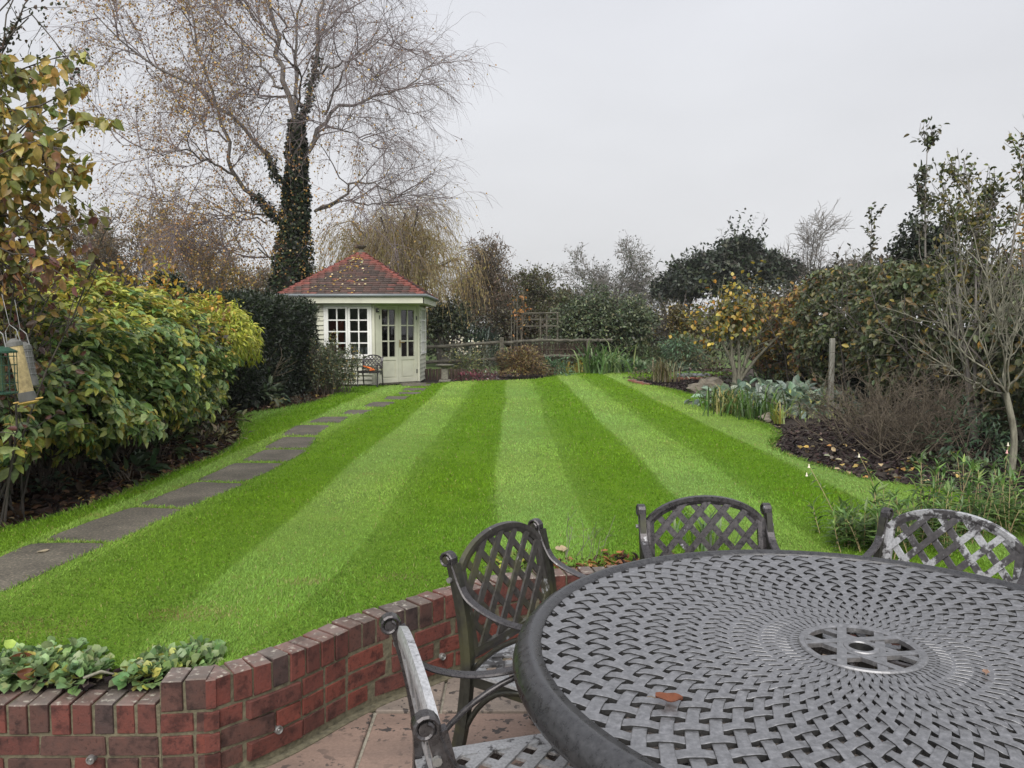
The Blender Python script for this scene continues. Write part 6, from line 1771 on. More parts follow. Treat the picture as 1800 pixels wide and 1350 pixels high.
leafy_plant('low_foliage', 'withered yellow green foliage spilling at the bend of the left border', P(395, 775) + Vector((-.25, .1, -.05)), 130, .5, .18, .11, .035, [(.12, .13, .04), (.22, .2, .09), (.08, .09, .03), (.3, .26, .15)], 207, 'lance')
leafy_plant('grey_shrublet', 'little blue grey tufted plant before the yew hedge', P(527, 708) + Vector((0, .1, -.05)), 120, .22, .28, .06, .012, [(.06, .08, .06), (.09, .11, .08)], 208, 'diamond')
yl2 = thing('yellow_seedling', 'small plant with cream yellow leaves at the lawn edge near the hellebore', 'plant', tuple(P(490, 712)))
leaf_obj('foliage', leaves(npv(yl2.location) + RNG.normal(0, .06, (26, 3)) * np.array([1, 1, .3]) + np.array([0, 0, .05]), rdir(26), rdir(26) + np.array([0, 0, 1.]), .11, .05, palette(26, [(.5, .42, .12), (.45, .4, .2)]), 'oval'), 'foliage', yl2)
bsh = thing('bare_shrub', 'small leafless branching shrub against the dark yew hedge', 'shrub', tuple(P(452, 712) + Vector((0, .3, -.05))))
twig_mass(npv(bsh.location), (.5, .3, .9), 5, 1.15, RNG, 'twig_brown', bsh, (.013, .006), base_spread=.03, kids=5, kidL=.4)
# near bed above the low brick wall: strawberry-like clumps
stw = [(.15, .25, .09), (.21, .31, .12), (.27, .36, .16), (.10, .17, .065), (.42, .42, .10)]
for i, (px, py, R, H, lab) in enumerate([(12, 1188, .12, .04, 'lobed green clump among dead brown leaves at the far end of the low brick wall'), (80, 1186, .13, .055, 'largest lobed green clump in the small bed above the low brick wall'), (138, 1190, .10, .035, 'low green clump beside the pale stick in the low wall bed'),
                                        (262, 1190, .09, .035, 'small clump with bright yellow leaves above the low wall near the raised corner'), (325, 1172, .12, .045, 'spreading lobed green clump tucked behind the raised brick corner')]):
    q = P(px, py, LAWN - .03); leafy_plant('wild_strawberry', lab, q, 300, R, H * 1.2, .034, .036, stw, 210 + i, 'oval', 16, single=60, w=[3, 4, 3, 2, 2.2 if i == 3 else .6], droop=.1)
for (px, py, s, lab) in [(40, 1163, .085, 'large curled brown dead leaf standing in the low wall bed'), (48, 1186, .06, 'small rust brown dead leaf among green clumps of the low wall bed')]:
    q = P(px, py, LAWN + .02); lf = curled_leaf('dead_leaf', lab, (q.x, q.y, LAWN + .02), s, (.16, .06, .03), .5); lf.rotation_euler = (.9, .2, .4)
r9 = np.random.default_rng(15)
for (px, lab) in [(147, 'pale stick lying in bed above the low wall')]:
    q = P(px, 1197, LAWN - .01); t_ = thing('stick', lab, 'stick', tuple(q)); m = MB(); m.tube([(0, 0, .01), (.05, .02, .025), (.10, .01, .02)], [.006, .005, .003], 6); m.build('wood', M['twig_pale'], t_)
# twiggy dead stems behind the wall near the mossy chair
q = P(1020, 985); t_ = thing('withered_plant', 'thin dead flower stems rising from russet leaves behind the wall', 'plant', tuple(q))
twig_mass(npv(q), (.5, .3, 1.0), 9, .22, r9, 'twig_pale', t_, (.0022, .0012), base_spread=.05, kids=3, kidL=.07)
t_ = leafy_plant('low_foliage', 'small yellow green leaves behind the mossy chair back', P(905, 1000), 60, .14, .08, .05, .03, [(.14, .2, .04), (.35, .34, .05), (.1, .15, .04)], 215)
strap_plant('spider_plant', 'thin arching grassy leaves between wall and lawn behind the table', P(1235, 963), 34, .22, .012, [(.10, .17, .06), (.16, .24, .1)], 216, .8)

# ---------------------------------------------------------------- penstemons behind the peeling chair
rp2 = np.random.default_rng(301)
pen = [(.10, .175, .045), (.14, .225, .06), (.07, .125, .035), (.19, .28, .08)]
spots = [(1500, 905, .38), (1535, 880, .46), (1575, 915, .36), (1610, 890, .42), (1650, 870, .50), (1690, 845, .46), (1725, 880, .52), (1760, 900, .50), (1470, 940, .32), (1790, 865, .55), (1545, 930, .34), (1640, 920, .38), (1700, 930, .42), (1500, 950, .30), (1830, 900, .5), (1655, 812, .5), (1698, 800, .5), (1735, 838, .5), (1775, 822, .5), (1600, 850, .5)]
labs = ['leaning toward the middle chair', 'tallest beside the peeling chair post', 'low behind the peeling chair', 'bushy behind the peeling chair arch', 'with bright top tuft behind the chair arch', 'with upright bright shoots by the mulch bed', 'with cream buds behind the chair arch', 'behind the right end of the chair arch', 'short at the grass beside the table', 'thick stemmed at right by the pale barked tree', 'dense low under the chair post', 'dense behind the lattice centre', 'dense behind the lattice right half', 'short between middle and peeling chairs', 'beyond the right chair corner', 'with fresh shoots over the mulch edge', 'tallest of the bright shoots before the mulch', 'with pale tips before the fern', 'by the foot of the pale barked tree', 'leaning over the lawn behind the chair arch']
for i, ((px, py, h), lab) in enumerate(zip(spots, labs)):
    Y = 3.95 + .55 * rp2.uniform(0, 1) + (.25 if px > 1650 else 0)
    top = npv(PY(px, py, Y)); b = np.array([top[0], Y, LAWN - .02]); H = max(.18, top[2] - b[2])
    t = thing('penstemon', 'leafy green penstemon ' + lab, 'plant', tuple(b)); ns = 6
    s = b + rp2.normal(0, .07, (ns, 3)) * np.array([1, 1, 0]); st = grow(s, rdir(ns, rp2) * .32 + np.array([-.05, 0, 1.]), H * rp2.uniform(.75, 1.12, ns), 9, .05, .03, rp2)
    tube_obj('stems', [tubes(st, taper(ns, 9, .0032, .0016), 4)], 'twig_willow', t)
    k = 24; idx = np.repeat(np.arange(ns), k); tt = np.tile(np.linspace(.10, 1, k), ns); pp, tn = at_t(st, idx, tt)
    a = np.tile(np.arange(k) * 1.65, ns) + rp2.uniform(0, 6, ns)[idx]; e1 = unit(np.cross(tn, np.array([.1, 1, .1]))); e2 = np.cross(tn, e1); rad_ = e1 * np.cos(a)[:, None] + e2 * np.sin(a)[:, None]
    tip = tt > .9; d = rad_ * np.where(tip, .45, .9)[:, None] + tn * np.where(tip, .9, .45)[:, None]; nn = tn * .8 - rad_ * .2 + rdir(len(idx), rp2) * .2
    LL_ = .092 * rp2.uniform(.6, 1.15, len(idx)) * np.where(tt < .3, .7, 1)
    col = palette(len(idx), pen, [3, 3, 2, 1], .2, rp2) * np.where(tip, 1.35, 1)[:, None]
    leaf_obj('foliage', leaves(pp, d, nn, LL_, LL_ * .2, np.clip(col, 0, 1), 'lance'), 'foliage', t)
def flower_spike(label, pts, Y, fl):
    b = npv(PY(*pts[0], Y)); t = thing('flower_stem', label, 'plant', (b[0], Y, LAWN - .02)); q = resample([np.array([b[0], Y, LAWN - .02])] + [npv(PY(x, y, Y)) for x, y in pts], 14)
    tube_obj('stem', [tubes(q[None], taper(1, 14, .0028, .0014), 5)], 'twig_willow', t)
    n = 26; tt = rp2.uniform(.3, 1, n); pp, tn = at_t(q[None], np.zeros(n, int), tt)
    leaf_obj('foliage', leaves(pp, rdir(n, rp2) + np.array([0, 0, .1]), rdir(n, rp2) + np.array([0, 0, 1.]), .05, .009, palette(n, pen, None, .2, rp2), 'lance'), 'foliage', t)
    for (x, y, mat_) in fl:
        c = npv(PY(x, y, Y)) - np.array(t.location); m = MB(); m.lathe([(.001, .008), (.003, .004), (.004, -.004), (.007, -.011), (.008, -.013)], 8, c); m.build('flower', M[mat_], t, smooth=True)
flower_spike('thin stem with one cream bell flower over the lawn near the chairs', [(1480, 930), (1445, 860), (1420, 815)], 4.3, [(1418, 833, 'petal_white'), (1422, 818, 'petal_white')])
flower_spike('thin pale stem leaning left over the dark mulch', [(1560, 930), (1535, 850), (1508, 795)], 4.4, [(1510, 800, 'petal_white')])
flower_spike('tall thin stem with pink bell flowers beside the pale barked tree', [(1745, 940), (1762, 870), (1772, 785)], 4.4, [(1770, 793, 'petal_pink'), (1772, 780, 'petal_white')])

# ---------------------------------------------------------------- right hand border
r3 = np.random.default_rng(401)
lamb = [(.22, .29, .22), (.29, .36, .28), (.16, .22, .16), (.34, .40, .31)]
leafy_plant('lambs_ear', 'drift of silvery green lambs ear leaves under the multi stemmed shrub', P(1365, 715), 620, 1.15, .27, .19, .12, lamb, 410, single=240, droop=.75)
leafy_plant('lambs_ear', 'second silvery lambs ear clump by the pale fence post', P(1440, 706), 320, .8, .30, .18, .115, lamb, 411, single=150, droop=.75)
strap_plant('day_lily', 'green strap leaved clump at the lawn edge before the silvery leaves', P(1320, 733), 120, .45, .022, [(.08, .15, .035), (.12, .2, .05), (.06, .1, .03)], 412, .9, R=.2)
strap_plant('day_lily', 'yellowing strap leaved clump beside the lawn bend', P(1285, 727) + Vector((0, .15, 0)), 110, .38, .02, [(.28, .27, .07), (.1, .16, .04), (.36, .3, .12)], 413, .9, R=.14)
strap_plant('day_lily', 'bright green strap leaves spilling at the lawn edge', P(1260, 722) + Vector((.1, .2, 0)), 90, .4, .02, [(.10, .19, .04), (.14, .22, .06)], 414, 1.0, R=.14)
strap_plant('day_lily', 'small yellow green tuft at the corner of the mulch', P(1368, 745), 24, .32, .02, [(.22, .27, .05), (.3, .32, .06)], 415, .7, R=.03)
leafy_plant('low_foliage', 'mixed green foliage between silvery leaves and brown twiggy shrub', P(1440, 735) + Vector((.1, .3, -.03)), 300, .6, .35, .08, .03, [(.08, .12, .04), (.13, .17, .05), (.28, .28, .1)], 416, 'lance')
leafy_plant('low_foliage', 'green leaves behind the silvery drift at the foot of the right hedge', P(1390, 700) + Vector((.3, 1.0, 0)), 350, 1.0, .5, .1, .05, [(.05, .08, .03), (.07, .1, .04)], 417)
# multi stemmed pale shrub with yellow leaves
ms = thing('witch_hazel', 'multi stemmed pale barked shrub with golden yellow leaves at the end of right hedge', 'shrub', tuple(P(1302, 700) + Vector((0, .8, -.03))))
YM = ms.location.y
sp = []
for pts in [[(1298,672),(1290,645),(1283,620),(1290,590),(1265,540)], [(1300,670),(1300,640),(1297,600),(1310,560)], [(1302,670),(1308,640),(1320,605),(1345,570)], [(1305,665),(1320,640),(1340,618),(1370,590),(1400,560)], [(1296,670),(1285,630),(1262,590),(1240,560)], [(1300,668),(1312,630),(1330,590),(1335,540)]]:
    sp.append(resample([npv(ms.location)] + [npv(PY(x, y, YM)) for x, y in pts], 12))
sp = np.stack(sp); s, d, ix, t = spawn(sp, 9, .4, 1, 20, 60, r3); l2 = grow(s, d, r3.uniform(.3, .9, len(s)), 6, .12, .05, r3)
tube_obj('trunk', [tubes(sp, taper(len(sp), 12, .045, .016), 6), tubes(l2, taper(len(l2), 6, .012, .004), 4)], 'twig_pale', ms, True)
p, o, q = shell(1150, npv(PY(1288, 556, YM)), (.85, .6, .62), .2, .3, 4, -.9, 1.2, r3)
d, nn = leaf_frame(o, .4, 0, .7, .5, r3)
leaf_obj('foliage', leaves(p, d, nn, .085, .07, palette(len(p), [(.42, .31, .05), (.5, .36, .07), (.40, .20, .04), (.16, .17, .05), (.10, .11, .04)], [2, 1.5, 1, 3, 3], .2, r3), 'oval'), 'foliage', ms)
# right hedge: long leafy mass on bare stems along the fence
rhg = np.random.default_rng(403)
hd = thing('beech_hedge', 'long tall hedge of dark green leaves flecked yellow along the right boundary', 'hedge', (5.4, 10.5, LAWN - .05))
def hedge_right(n, rng):
    y = rng.uniform(6.2, 15.5, n); x0 = np.interp(y, [7, 9, 11, 13, 15.5], [5.05, 5.0, 4.95, 5.05, 5.1]) - .12 * np.sin(y * 2.1)
    ztop = np.interp(y, [7, 8.5, 10, 12, 13.5, 15.5], [2.02, 2.10, 2.30, 2.42, 2.25, 2.10]) + .09 * np.sin(y * 3.7) + .05 * np.sin(y * 8.1)
    zbot = np.interp(y, [7, 8.5, 11, 13, 15.5], [.62, .66, .80, .80, .6]) + .12 * np.sin(y * 2.9)
    face = rng.uniform(0, 1, n) < .72
    u = rng.uniform(0, 1, n); z = np.where(face, zbot + (ztop - zbot) * u, ztop - .1 * rng.uniform(0, 1, n)); dx = np.where(face, rng.uniform(0, .35, n) ** 1.5, rng.uniform(0, 1.1, n))
    bul = .22 * np.sin(np.pi * np.clip((z - zbot) / (ztop - zbot), 0, 1)) + .10 * np.sin(y * 5.3 + z * 4) * np.sin(z * 6 - y * 2)
    p = np.stack([x0 - bul + dx, y, z], 1) + rng.normal(0, .035, (n, 3)); o = np.where(face[:, None], np.array([-1, -.35, .1]), np.array([-.2, -.1, 1.]))
    return p, unit(o)
p, o = hedge_right(24000, rhg); d, nn = leaf_frame(o, .35, 0, .8, .55, rhg); nn = o * .6 + np.array([0, -.2, .5]) + rdir(len(o), rhg) * .6
dk = [(.088, .11, .048), (.128, .15, .068), (.058, .072, .036), (.175, .19, .097), (.19, .14, .058), (.48, .35, .085)]
col = palette(len(p), dk, [4, 4, 2.5, 2.5, 1.6, .55], .22, rhg)
yy = (p[:, 1] > 12.2) & (rhg.uniform(0, 1, len(p)) < np.clip((p[:, 1] - 12.2) / 2.5, 0, .65)); col[yy] = palette(int(yy.sum()), [(.30, .2, .05), (.16, .14, .04), (.40, .26, .06), (.22, .10, .05)], None, .2, rhg)
LL_ = .085 * rhg.uniform(.6, 1.25, len(p))
leaf_obj('foliage', leaves(p, d, nn, LL_, LL_ * .6, col, 'oval'), 'foliage', hd)
n = 130; s = np.stack([rhg.uniform(5.0, 5.8, n), rhg.uniform(6.9, 15.5, n), np.full(n, LAWN - .06)], 1)
l1 = grow(s, rdir(n, rhg) * .35 + np.array([-.05, 0, 1.]), rhg.uniform(1.3, 2.3, n), 9, .09, .02, rhg); s, d, ix, t = spawn(l1, 6, .25, 1, 25, 70, rhg); l2 = grow(s, d, rhg.uniform(.3, .8, len(s)), 6, .14, 0, rhg)
tube_obj('stems', [tubes(l1, taper(n, 9, .022, .007), 5), tubes(l2, taper(len(l2), 6, .007, .003), 3)], 'bark_dark', hd)
# old fence behind the hedge: pale post and grey slats one by one
fe_ = thing('paling_fence', 'old grey paling fence half hidden under the right hedge with one pale post', 'fence', (5.75, 11.0, LAWN - .05))
for k in range(70):
    y = -4.5 + k * .135; m = MB(); h = 1.25 + rs.uniform(-.04, .04); m.box(-.01, .01, y, y + .095, 0, h); o_ = m.build('paling', M['wood_old'], fe_, bevel=.003); o_.rotation_euler = (rs.uniform(-.02, .02), 0, 0)
for z in (.3, 1.0):
    m = MB(); m.box(.012, .06, -4.6, 5.2, z, z + .08); m.build('rail', M['wood_old'], fe_)
pp_ = PY(1462, 640, 10.9); m = MB(); m.box(pp_.x - 5.75 - .032, pp_.x - 5.75 + .032, -.1 - .032, -.1 + .032, 0, 1.12); o_ = m.build('post', M['wood_pale'], fe_, bevel=.006); o_['label'] = 'pale square wooden post'
# ivy darkness under hedge
iv = thing('ivy_bank', 'dark ivy covering the ground and fence below the right hedge', 'ivy', (5.5, 12.8, LAWN - .05))
k = 7000; p = np.stack([5.45 + rhg.normal(0, .12, k), rhg.uniform(11.2, 15.6, k), LAWN + rhg.uniform(0, 1.15, k)], 1); p[:, 0] -= .25 * np.sin(p[:, 1] * 3) * np.sin(p[:, 2] * 4)
d, nn = leaf_frame(np.tile([-1., -.3, .2], (k, 1)), .3, 0, .7, .5, rhg); leaf_obj('foliage', leaves(p, d, nn, .08, .07, palette(k, [(.02, .032, .016), (.03, .045, .02), (.014, .02, .012)], None, .2, rhg), 'diamond'), 'foliage', iv)
# brown leafless shrub, dense twigs
bs = thing('twiggy_shrub', 'dense brown leafless twiggy shrub growing from the dark mulch bed', 'shrub', tuple(P(1600, 800) + Vector((.1, .35, -.05))))
l1, l2 = twig_mass(npv(bs.location), (1.0, .7, .5), 95, .78, r3, 'twig_brown', bs, (.007, .003), base_spread=.24, K=7, kids=6, kidL=.34)
s, d, ix, t = spawn(l2, 2, .3, 1, 20, 60, r3); l3 = grow(s, d, r3.uniform(.1, .3, len(s)), 4, .15, 0, r3); tube_obj('twigs', [tubes(l3, taper(len(l3), 4, .0022, .0016), 3)], 'twig_brown', bs)
bs2 = thing('twiggy_shrub', 'second brown twiggy thicket behind, reaching up to the hedge leaves', 'shrub', tuple(P(1720, 770) + Vector((.4, .6, -.05))))
twig_mass(npv(bs2.location), (.6, .6, 1.0), 40, 1.1, r3, 'twig_brown', bs2, (.008, .003), base_spread=.4, K=7, kids=7, kidL=.5)
# pale barked little tree on the right
pb = P(1790, 838) + Vector((0, .1, -.05)); pt = thing('apple_tree', 'small pale barked leafless tree with spreading crooked branches at the right edge', 'tree', tuple(pb)); YP = pb.y
trk = resample([npv(pb), npv(PY(1785, 770, YP)), npv(PY(1774, 715, YP)), npv(PY(1768, 690, YP))], 10)
br = []
for pts in [[(1768,690),(1740,660),(1700,625),(1672,585),(1650,560)], [(1768,690),(1768,640),(1755,580),(1742,520),(1730,470)], [(1768,690),(1800,650),(1830,590),(1850,520)], [(1768,695),(1735,685),(1690,660),(1660,640)], [(1768,688),(1780,620),(1790,560),(1800,500)], [(1766,688),(1735,630),(1722,570),(1700,520)], [(1770,690),(1760,650),(1770,600),(1765,540)]]:
    br.append(resample([npv(PY(x, y, YP + .12 * math.sin(i + pts[-1][0]) * i)) for i, (x, y) in enumerate(pts)], 12))
br = np.stack(br) + r3.normal(0, .012, (len(br), 12, 3)); s, d, ix, t = spawn(br, 10, .25, 1, 25, 60, r3); d[:, 2] += .3; l2 = grow(s, d, r3.uniform(.25, .75, len(s)), 7, .13, .06, r3)
s, d, ix, t = spawn(l2, 4, .3, 1, 25, 60, r3); l3 = grow(s, d, r3.uniform(.1, .3, len(s)), 5, .13, .05, r3)
tube_obj('trunk', [tubes(trk[None], taper(1, 10, .030, .024), 8), tubes(br, taper(len(br), 12, .009, .004), 6)], 'twig_pale', pt, True)
tube_obj('crown', [tubes(l2, taper(len(l2), 7, .0055, .0028), 4), tubes(l3, taper(len(l3), 5, .0028, .0016), 3)], 'twig_pale', pt)
leafy_plant('fern', 'feathery dark green fern at the foot of the pale barked tree', P(1745, 815) + Vector((0, .2, -.05)), 500, .5, .5, .09, .02, [(.035, .07, .035), (.05, .09, .045), (.07, .12, .05)], 420, 'lance')
leafy_plant('low_foliage', 'low green foliage on the mulch under the pale barked tree', P(1690, 838) + Vector((.1, .1, -.05)), 300, .5, .2, .05, .03, [(.05, .09, .03), (.08, .12, .04)], 421)
leafy_plant('conifer_shrub', 'dark green small leaved bush behind the pale barked tree', P(1760, 745) + Vector((.6, 1.0, 0)), 1800, 1.0, 1.6, .07, .02, [(.03, .045, .022), (.045, .065, .03), (.06, .05, .03)], 422, 'diamond')
# fallen yellow leaves on mulch
k = 60; q = np.array([npv(P(x, y, LAWN - .02)) for x, y in zip(r3.uniform(1400, 1700, k), r3.uniform(770, 850, k))]); k_ = ~in_poly(q[:, 0], q[:, 1], lawn_poly); q = q[k_]; k = len(q)
fl_ = leaf_obj('fallen_leaves', leaves(q + np.array([0, 0, .012]), rdir(k, r3) * np.array([1, 1, .2]), np.array([0, 0, 1.]) + r3.normal(0, .3, (k, 3)), .065, .045, palette(k, [(.55, .42, .15), (.5, .3, .1), (.6, .5, .3)], None, .2, r3), 'oval'), 'foliage_matte'); tag(fl_, 'yellow fallen leaves dotted over the dark mulch', 'leaves', kind='stuff')

# ---------------------------------------------------------------- island corner of the right border
og = P(1168, 672)
strap_plant('ornamental_grass', 'tuft of brownish ornamental grass at the tip of the right border', og + Vector((0, .25, 0)), 190, .62, .014, [(.14, .13, .05), (.2, .17, .08), (.09, .1, .04), (.3, .26, .15)], 430, .8, R=.12)
leafy_plant('sedum', 'low reddish brown clump at the pointed end of the right border', P(1128, 668) + Vector((0, .1, 0)), 150, .35, .25, .07, .035, [(.1, .08, .04), (.14, .11, .05), (.09, .1, .04)], 431)
leafy_plant('low_foliage', 'silvery leaved plant beside the slate paving', P(1192, 668) + Vector((.1, .3, 0)), 120, .3, .4, .1, .045, [(.14, .19, .13), (.2, .25, .17)], 432)
leafy_plant('low_foliage', 'reddish dark foliage right of the slate paving', P(1262, 672) + Vector((0, .3, 0)), 260, .5, .4, .09, .05, [(.06, .07, .03), (.09, .05, .035), (.1, .12, .05)], 433)
slt = thing('slate_paving', 'wet grey slate slab raised on red bricks behind the mulch', 'paving', tuple(P(1217, 662)))
m = MB(); m.hexa([(-.42, -.25, .02), (.45, -.28, .02), (.5, .35, .02), (-.35, .38, .02)], [(-.42, -.25, .06), (.45, -.28, .06), (.5, .35, .065), (-.35, .38, .065)]); m.build('slab', M['slate'], slt, bevel=.008)
for k in range(4):
    o_ = link('brick', brick_me[k % 6], None, slt); o_.location = (-.34 + k * .23, -.27, -.03); o_.scale = (.215, .1, .07); o_.color = (.26, .1, .06, 1)
for k, (px, py) in enumerate([(1112, 671), (1124, 674), (1137, 677)]):
    q = P(px, py); o_ = link('edging_brick', brick_me[k], None, None); o_.location = q + Vector((0, .06, .01)); o_.scale = (.2, .1, .07); o_.rotation_euler = (0, .05, -.3 - .2 * k); o_.color = (.24, .1, .07, 1)
    tag(o_, ['worn red edging brick at the very tip of the right border', 'worn red edging brick second from the tip of right border', 'worn red edging brick half under the ornamental grass'][k], 'brick', 'edging bricks at the border tip')
def rock(name, label, loc, s, seed):
    r = np.random.default_rng(seed); me = bpy.data.meshes.new(name); bm = bmesh.new(); bmesh.ops.create_icosphere(bm, subdivisions=3, radius=1)
    lp = Lump(.35, 9, 2.0, r); lp2 = Lump(.12, 9, 6.0, r)
    for v in bm.verts:
        d = np.array(v.co)[None]; v.co = v.co * float(lp(d)[0] * lp2(d)[0]); v.co.x *= s[0]; v.co.y *= s[1]; v.co.z *= s[2]
    bm.to_mesh(me); bm.free(); o = link(name, me, M['rock']); o.location = loc; return tag(o, label, 'rock')
rock('rock', 'rounded brown rock lying on the mulch before the silvery leaves', P(1242, 692) + Vector((0, .1, .03)), (.22, .16, .14), 5)
rock('rock', 'small pale stone at the lawn edge by the day lilies', P(1353, 737) + Vector((0, .05, 0)), (.09, .07, .06), 6)

# ---------------------------------------------------------------- far border and fence
ff_ = thing('post_and_rail_fence', 'weathered post and rail fence closing the far end of the garden', 'fence', (0, 0, 0))
YFN = 20.6
def fy_(px): return 18.7 + (px - 740) * .0105
def rail(pts, mat='wood_old', r=.045):
    m = MB(); q = [PY(x, y, fy_(x) + .06) for x, y in pts]; q2 = resample([npv(a) for a in q], 14) + RNG.normal(0, .008, (14, 3)); m.tube(q2, [r * (1 + .12 * math.sin(i * 1.7)) for i in range(14)], 7); m.build('rail', M[mat], ff_, smooth=False)
rail([(735, 611), (800, 607), (880, 602)]); rail([(735, 638), (800, 635), (882, 631)])
rail([(884, 603), (950, 598), (1040, 599)]); rail([(882, 634), (960, 627), (1042, 624)])
rail([(1038, 599), (1052, 598), (1075, 598)]); rail([(1040, 626), (1052, 625), (1075, 625)])
for (px, yt, yb) in [(882, 593, 664), (1034, 597, 655), (740, 600, 664)]:
    yy_ = fy_(px); a = PY(px, yt, yy_); m = MB(); m.box(a.x - .055, a.x + .055, yy_ - .05, yy_ + .05, LAWN - .06, a.z); m.build('post', M['wood_old'], ff_, bevel=.01)
# wattle hurdle behind
wh = thing('wattle_hurdle', 'dark woven brushwood screen behind the rails', 'fence', (PY(985, 620, 21.5).x, 21.5, LAWN - .05)); wh.rotation_euler = (0, 0, .55)
x0, x1 = -1.2, 1.25
hz_ = PY(985, 601, 21.5).z - wh.location.z; m = MB(); k = 0; x = x0
its_ = []
n = 170; s = np.stack([np.linspace(x0, x1, n) + RNG.normal(0, .006, n), RNG.normal(0, .02, n), np.zeros(n)], 1); l1 = grow(s, np.tile([0, 0, 1.], (n, 1)) + RNG.normal(0, .03, (n, 3)), hz_ * RNG.uniform(.9, 1.02, n), 5, .02, 0, RNG)
V, Fc, C_ = tubes(l1, taper(n, 5, .011, .008), 4); link('brushwood', mesh_np('brushwood', V, Fc), M['wattle'], wh)['kind'] = 'stuff'
for z in (.25, .75):
    m = MB(); m.tube([(x0, -.04, z * hz_), (x1, -.04, z * hz_ + .02)], .016, 6); m.build('batten', M['wattle'], wh)
# wooden trellis frame
tl = thing('trellis', 'tall grey wooden trellis frame with upright poles behind the far fence', 'trellis', (PY(930, 600, 23).x, 23, LAWN - .05))
def tp(px, py): a = PY(px, py, 23) - Vector(tl.location); return (a.x, 0, a.z)
for px, yt, r in [(899, 545, .02), (909, 520, .022), (916, 548, .022), (950, 556, .03), (961, 552, .03), (980, 550, .03), (904, 512, .014)]:
    m = MB(); a = tp(px, yt); b_ = tp(px, 650); m.tube([(b_[0], 0, .0), (a[0], 0, a[2])], r, 6); m.build('post', M['wood_old'], tl)
for yt in (551, 562, 574):
    m = MB(); a, b_ = tp(910, yt), tp(982, yt - 1); m.tube([a, b_], .02, 5); m.build('bar', M['wood_old'], tl)
# bird bath
bb = thing('bird_bath', 'small stone bird bath on a square pedestal beside the summerhouse', 'bird bath', tuple(P(782, 671)))
m = MB(); m.box(-.13, .13, -.13, .13, 0, .05); m.build('plinth', M['stone_grey'], bb, bevel=.01)
m = MB(); m.box(-.075, .075, -.075, .075, .05, .30); m.build('shaft', M['stone_grey'], bb, bevel=.012)
m = MB(); m.lathe([(.06, .30), (.09, .33), (.20, .375), (.21, .395), (.19, .395), (.1, .37), (.01, .365)], 18); m.build('bowl', M['stone_grey'], bb, smooth=False)
# log roll edging by the bird bath
lr = thing('log_edging', 'low dark edging of upright logs between summerhouse and bird bath', 'edging', tuple(P(765, 668) + Vector((0, .3, -.02))))
for k in range(13):
    m = MB(); m.tube([(-.32 + k * .085, 0, 0), (-.32 + k * .085, 0, .26 + .01 * (k % 3))], .041, 8); m.build('log', M['wattle'], lr)
# far border plants
def far_mound(name, label, px, py, R, H, cols, seed, n=900, leaf=.07, w=None, dy=.3, lw=.5, shape='diamond'):
    return leafy_plant(name, label, P(px, py) + Vector((0, dy, -.04)), n, R, H, leaf, leaf * lw, cols, seed, shape, 25, 'shrub', None, 0, w)
far_mound('spiraea', 'rounded russet brown spiraea mound at the far lawn edge', 918, 664, .68, .82, [(.16, .10, .03), (.22, .15, .05), (.10, .06, .03), (.08, .045, .03), (.26, .22, .08)], 440, 6500, .06, None, .6)
far_mound('heuchera', 'low dark red heuchera by the far lawn edge left of the mound', 850, 667, .45, .22, [(.16, .03, .05), (.10, .03, .04), (.06, .05, .03), (.4, .38, .35)], 441, 420, .06, [3, 3, 3, .8])
far_mound('heuchera', 'low pink flecked planting near the bird bath', 822, 668, .4, .22, [(.22, .05, .08), (.12, .04, .04), (.06, .07, .03), (.3, .08, .12)], 442, 420, .06)
far_mound('border_plant', 'pale yellow and green bush beside the bird bath', 815, 664, .6, .75, [(.12, .15, .065), (.34, .32, .1), (.09, .12, .05), (.19, .22, .12)], 443, 1500, .07)
far_mound('border_plant', 'grey green bush with white seedheads left of the fence post', 850, 660, .75, .95, [(.12, .15, .085), (.09, .11, .055), (.19, .2, .14), (.15, .12, .07)], 444, 2200, .06)
wf = thing('seedheads', 'cluster of white fluffy seedheads over the far border', 'plant', tuple(P(808, 664) + Vector((0, .8, 0))))
l1, _ = twig_mass(npv(wf.location), (.4, .3, 1.2), 34, .95, r3, 'twig_grey', wf, (.005, .003), base_spread=.1, kids=0); k = 34 * 5
e = np.repeat(l1[:, -1], 5, 0) + r3.normal(0, .045, (k, 3)); leaf_obj('flower_heads', leaves(e, rdir(k, r3), rdir(k, r3), .06, .05, palette(k, [(.7, .68, .58), (.6, .55, .4)], None, .1, r3), 'diamond'), 'foliage_matte', wf)
far_mound('euphorbia', 'fresh green mound right of the russet spiraea', 972, 660, .52, .5, [(.10, .18, .09), (.14, .23, .12), (.07, .13, .06)], 445, 900, .09, None, .3, .4)
strap_plant('hosta', 'yellowed hosta leaves at the far lawn edge', P(1000, 655) + Vector((0, .2, 0)), 60, .5, .06, [(.5, .38, .06), (.4, .33, .07), (.3, .3, .08)], 446, 1.1, R=.2)
strap_plant('day_lily', 'arching green strap leaves below the rhododendron', P(1060, 655) + Vector((0, -.1, 0)), 170, .95, .045, [(.10, .19, .06), (.15, .25, .09), (.22, .30, .12)], 447, 1.5, R=.35, upz=.7)
far_mound('bergenia', 'low spread of green leaves along far lawn edge under the rhododendron', 1115, 653, .75, .32, [(.10, .165, .075), (.14, .21, .10), (.07, .115, .055)], 448, 700, .14, None, .1, .6, 'oval')
far_mound('euphorbia', 'tall fresh green euphorbia clump at the far right of lawn', 1200, 652, .75, 1.0, [(.07, .13, .07), (.10, .175, .09), (.14, .22, .12)], 449, 2200, .12, None, .5, .3, 'lance')
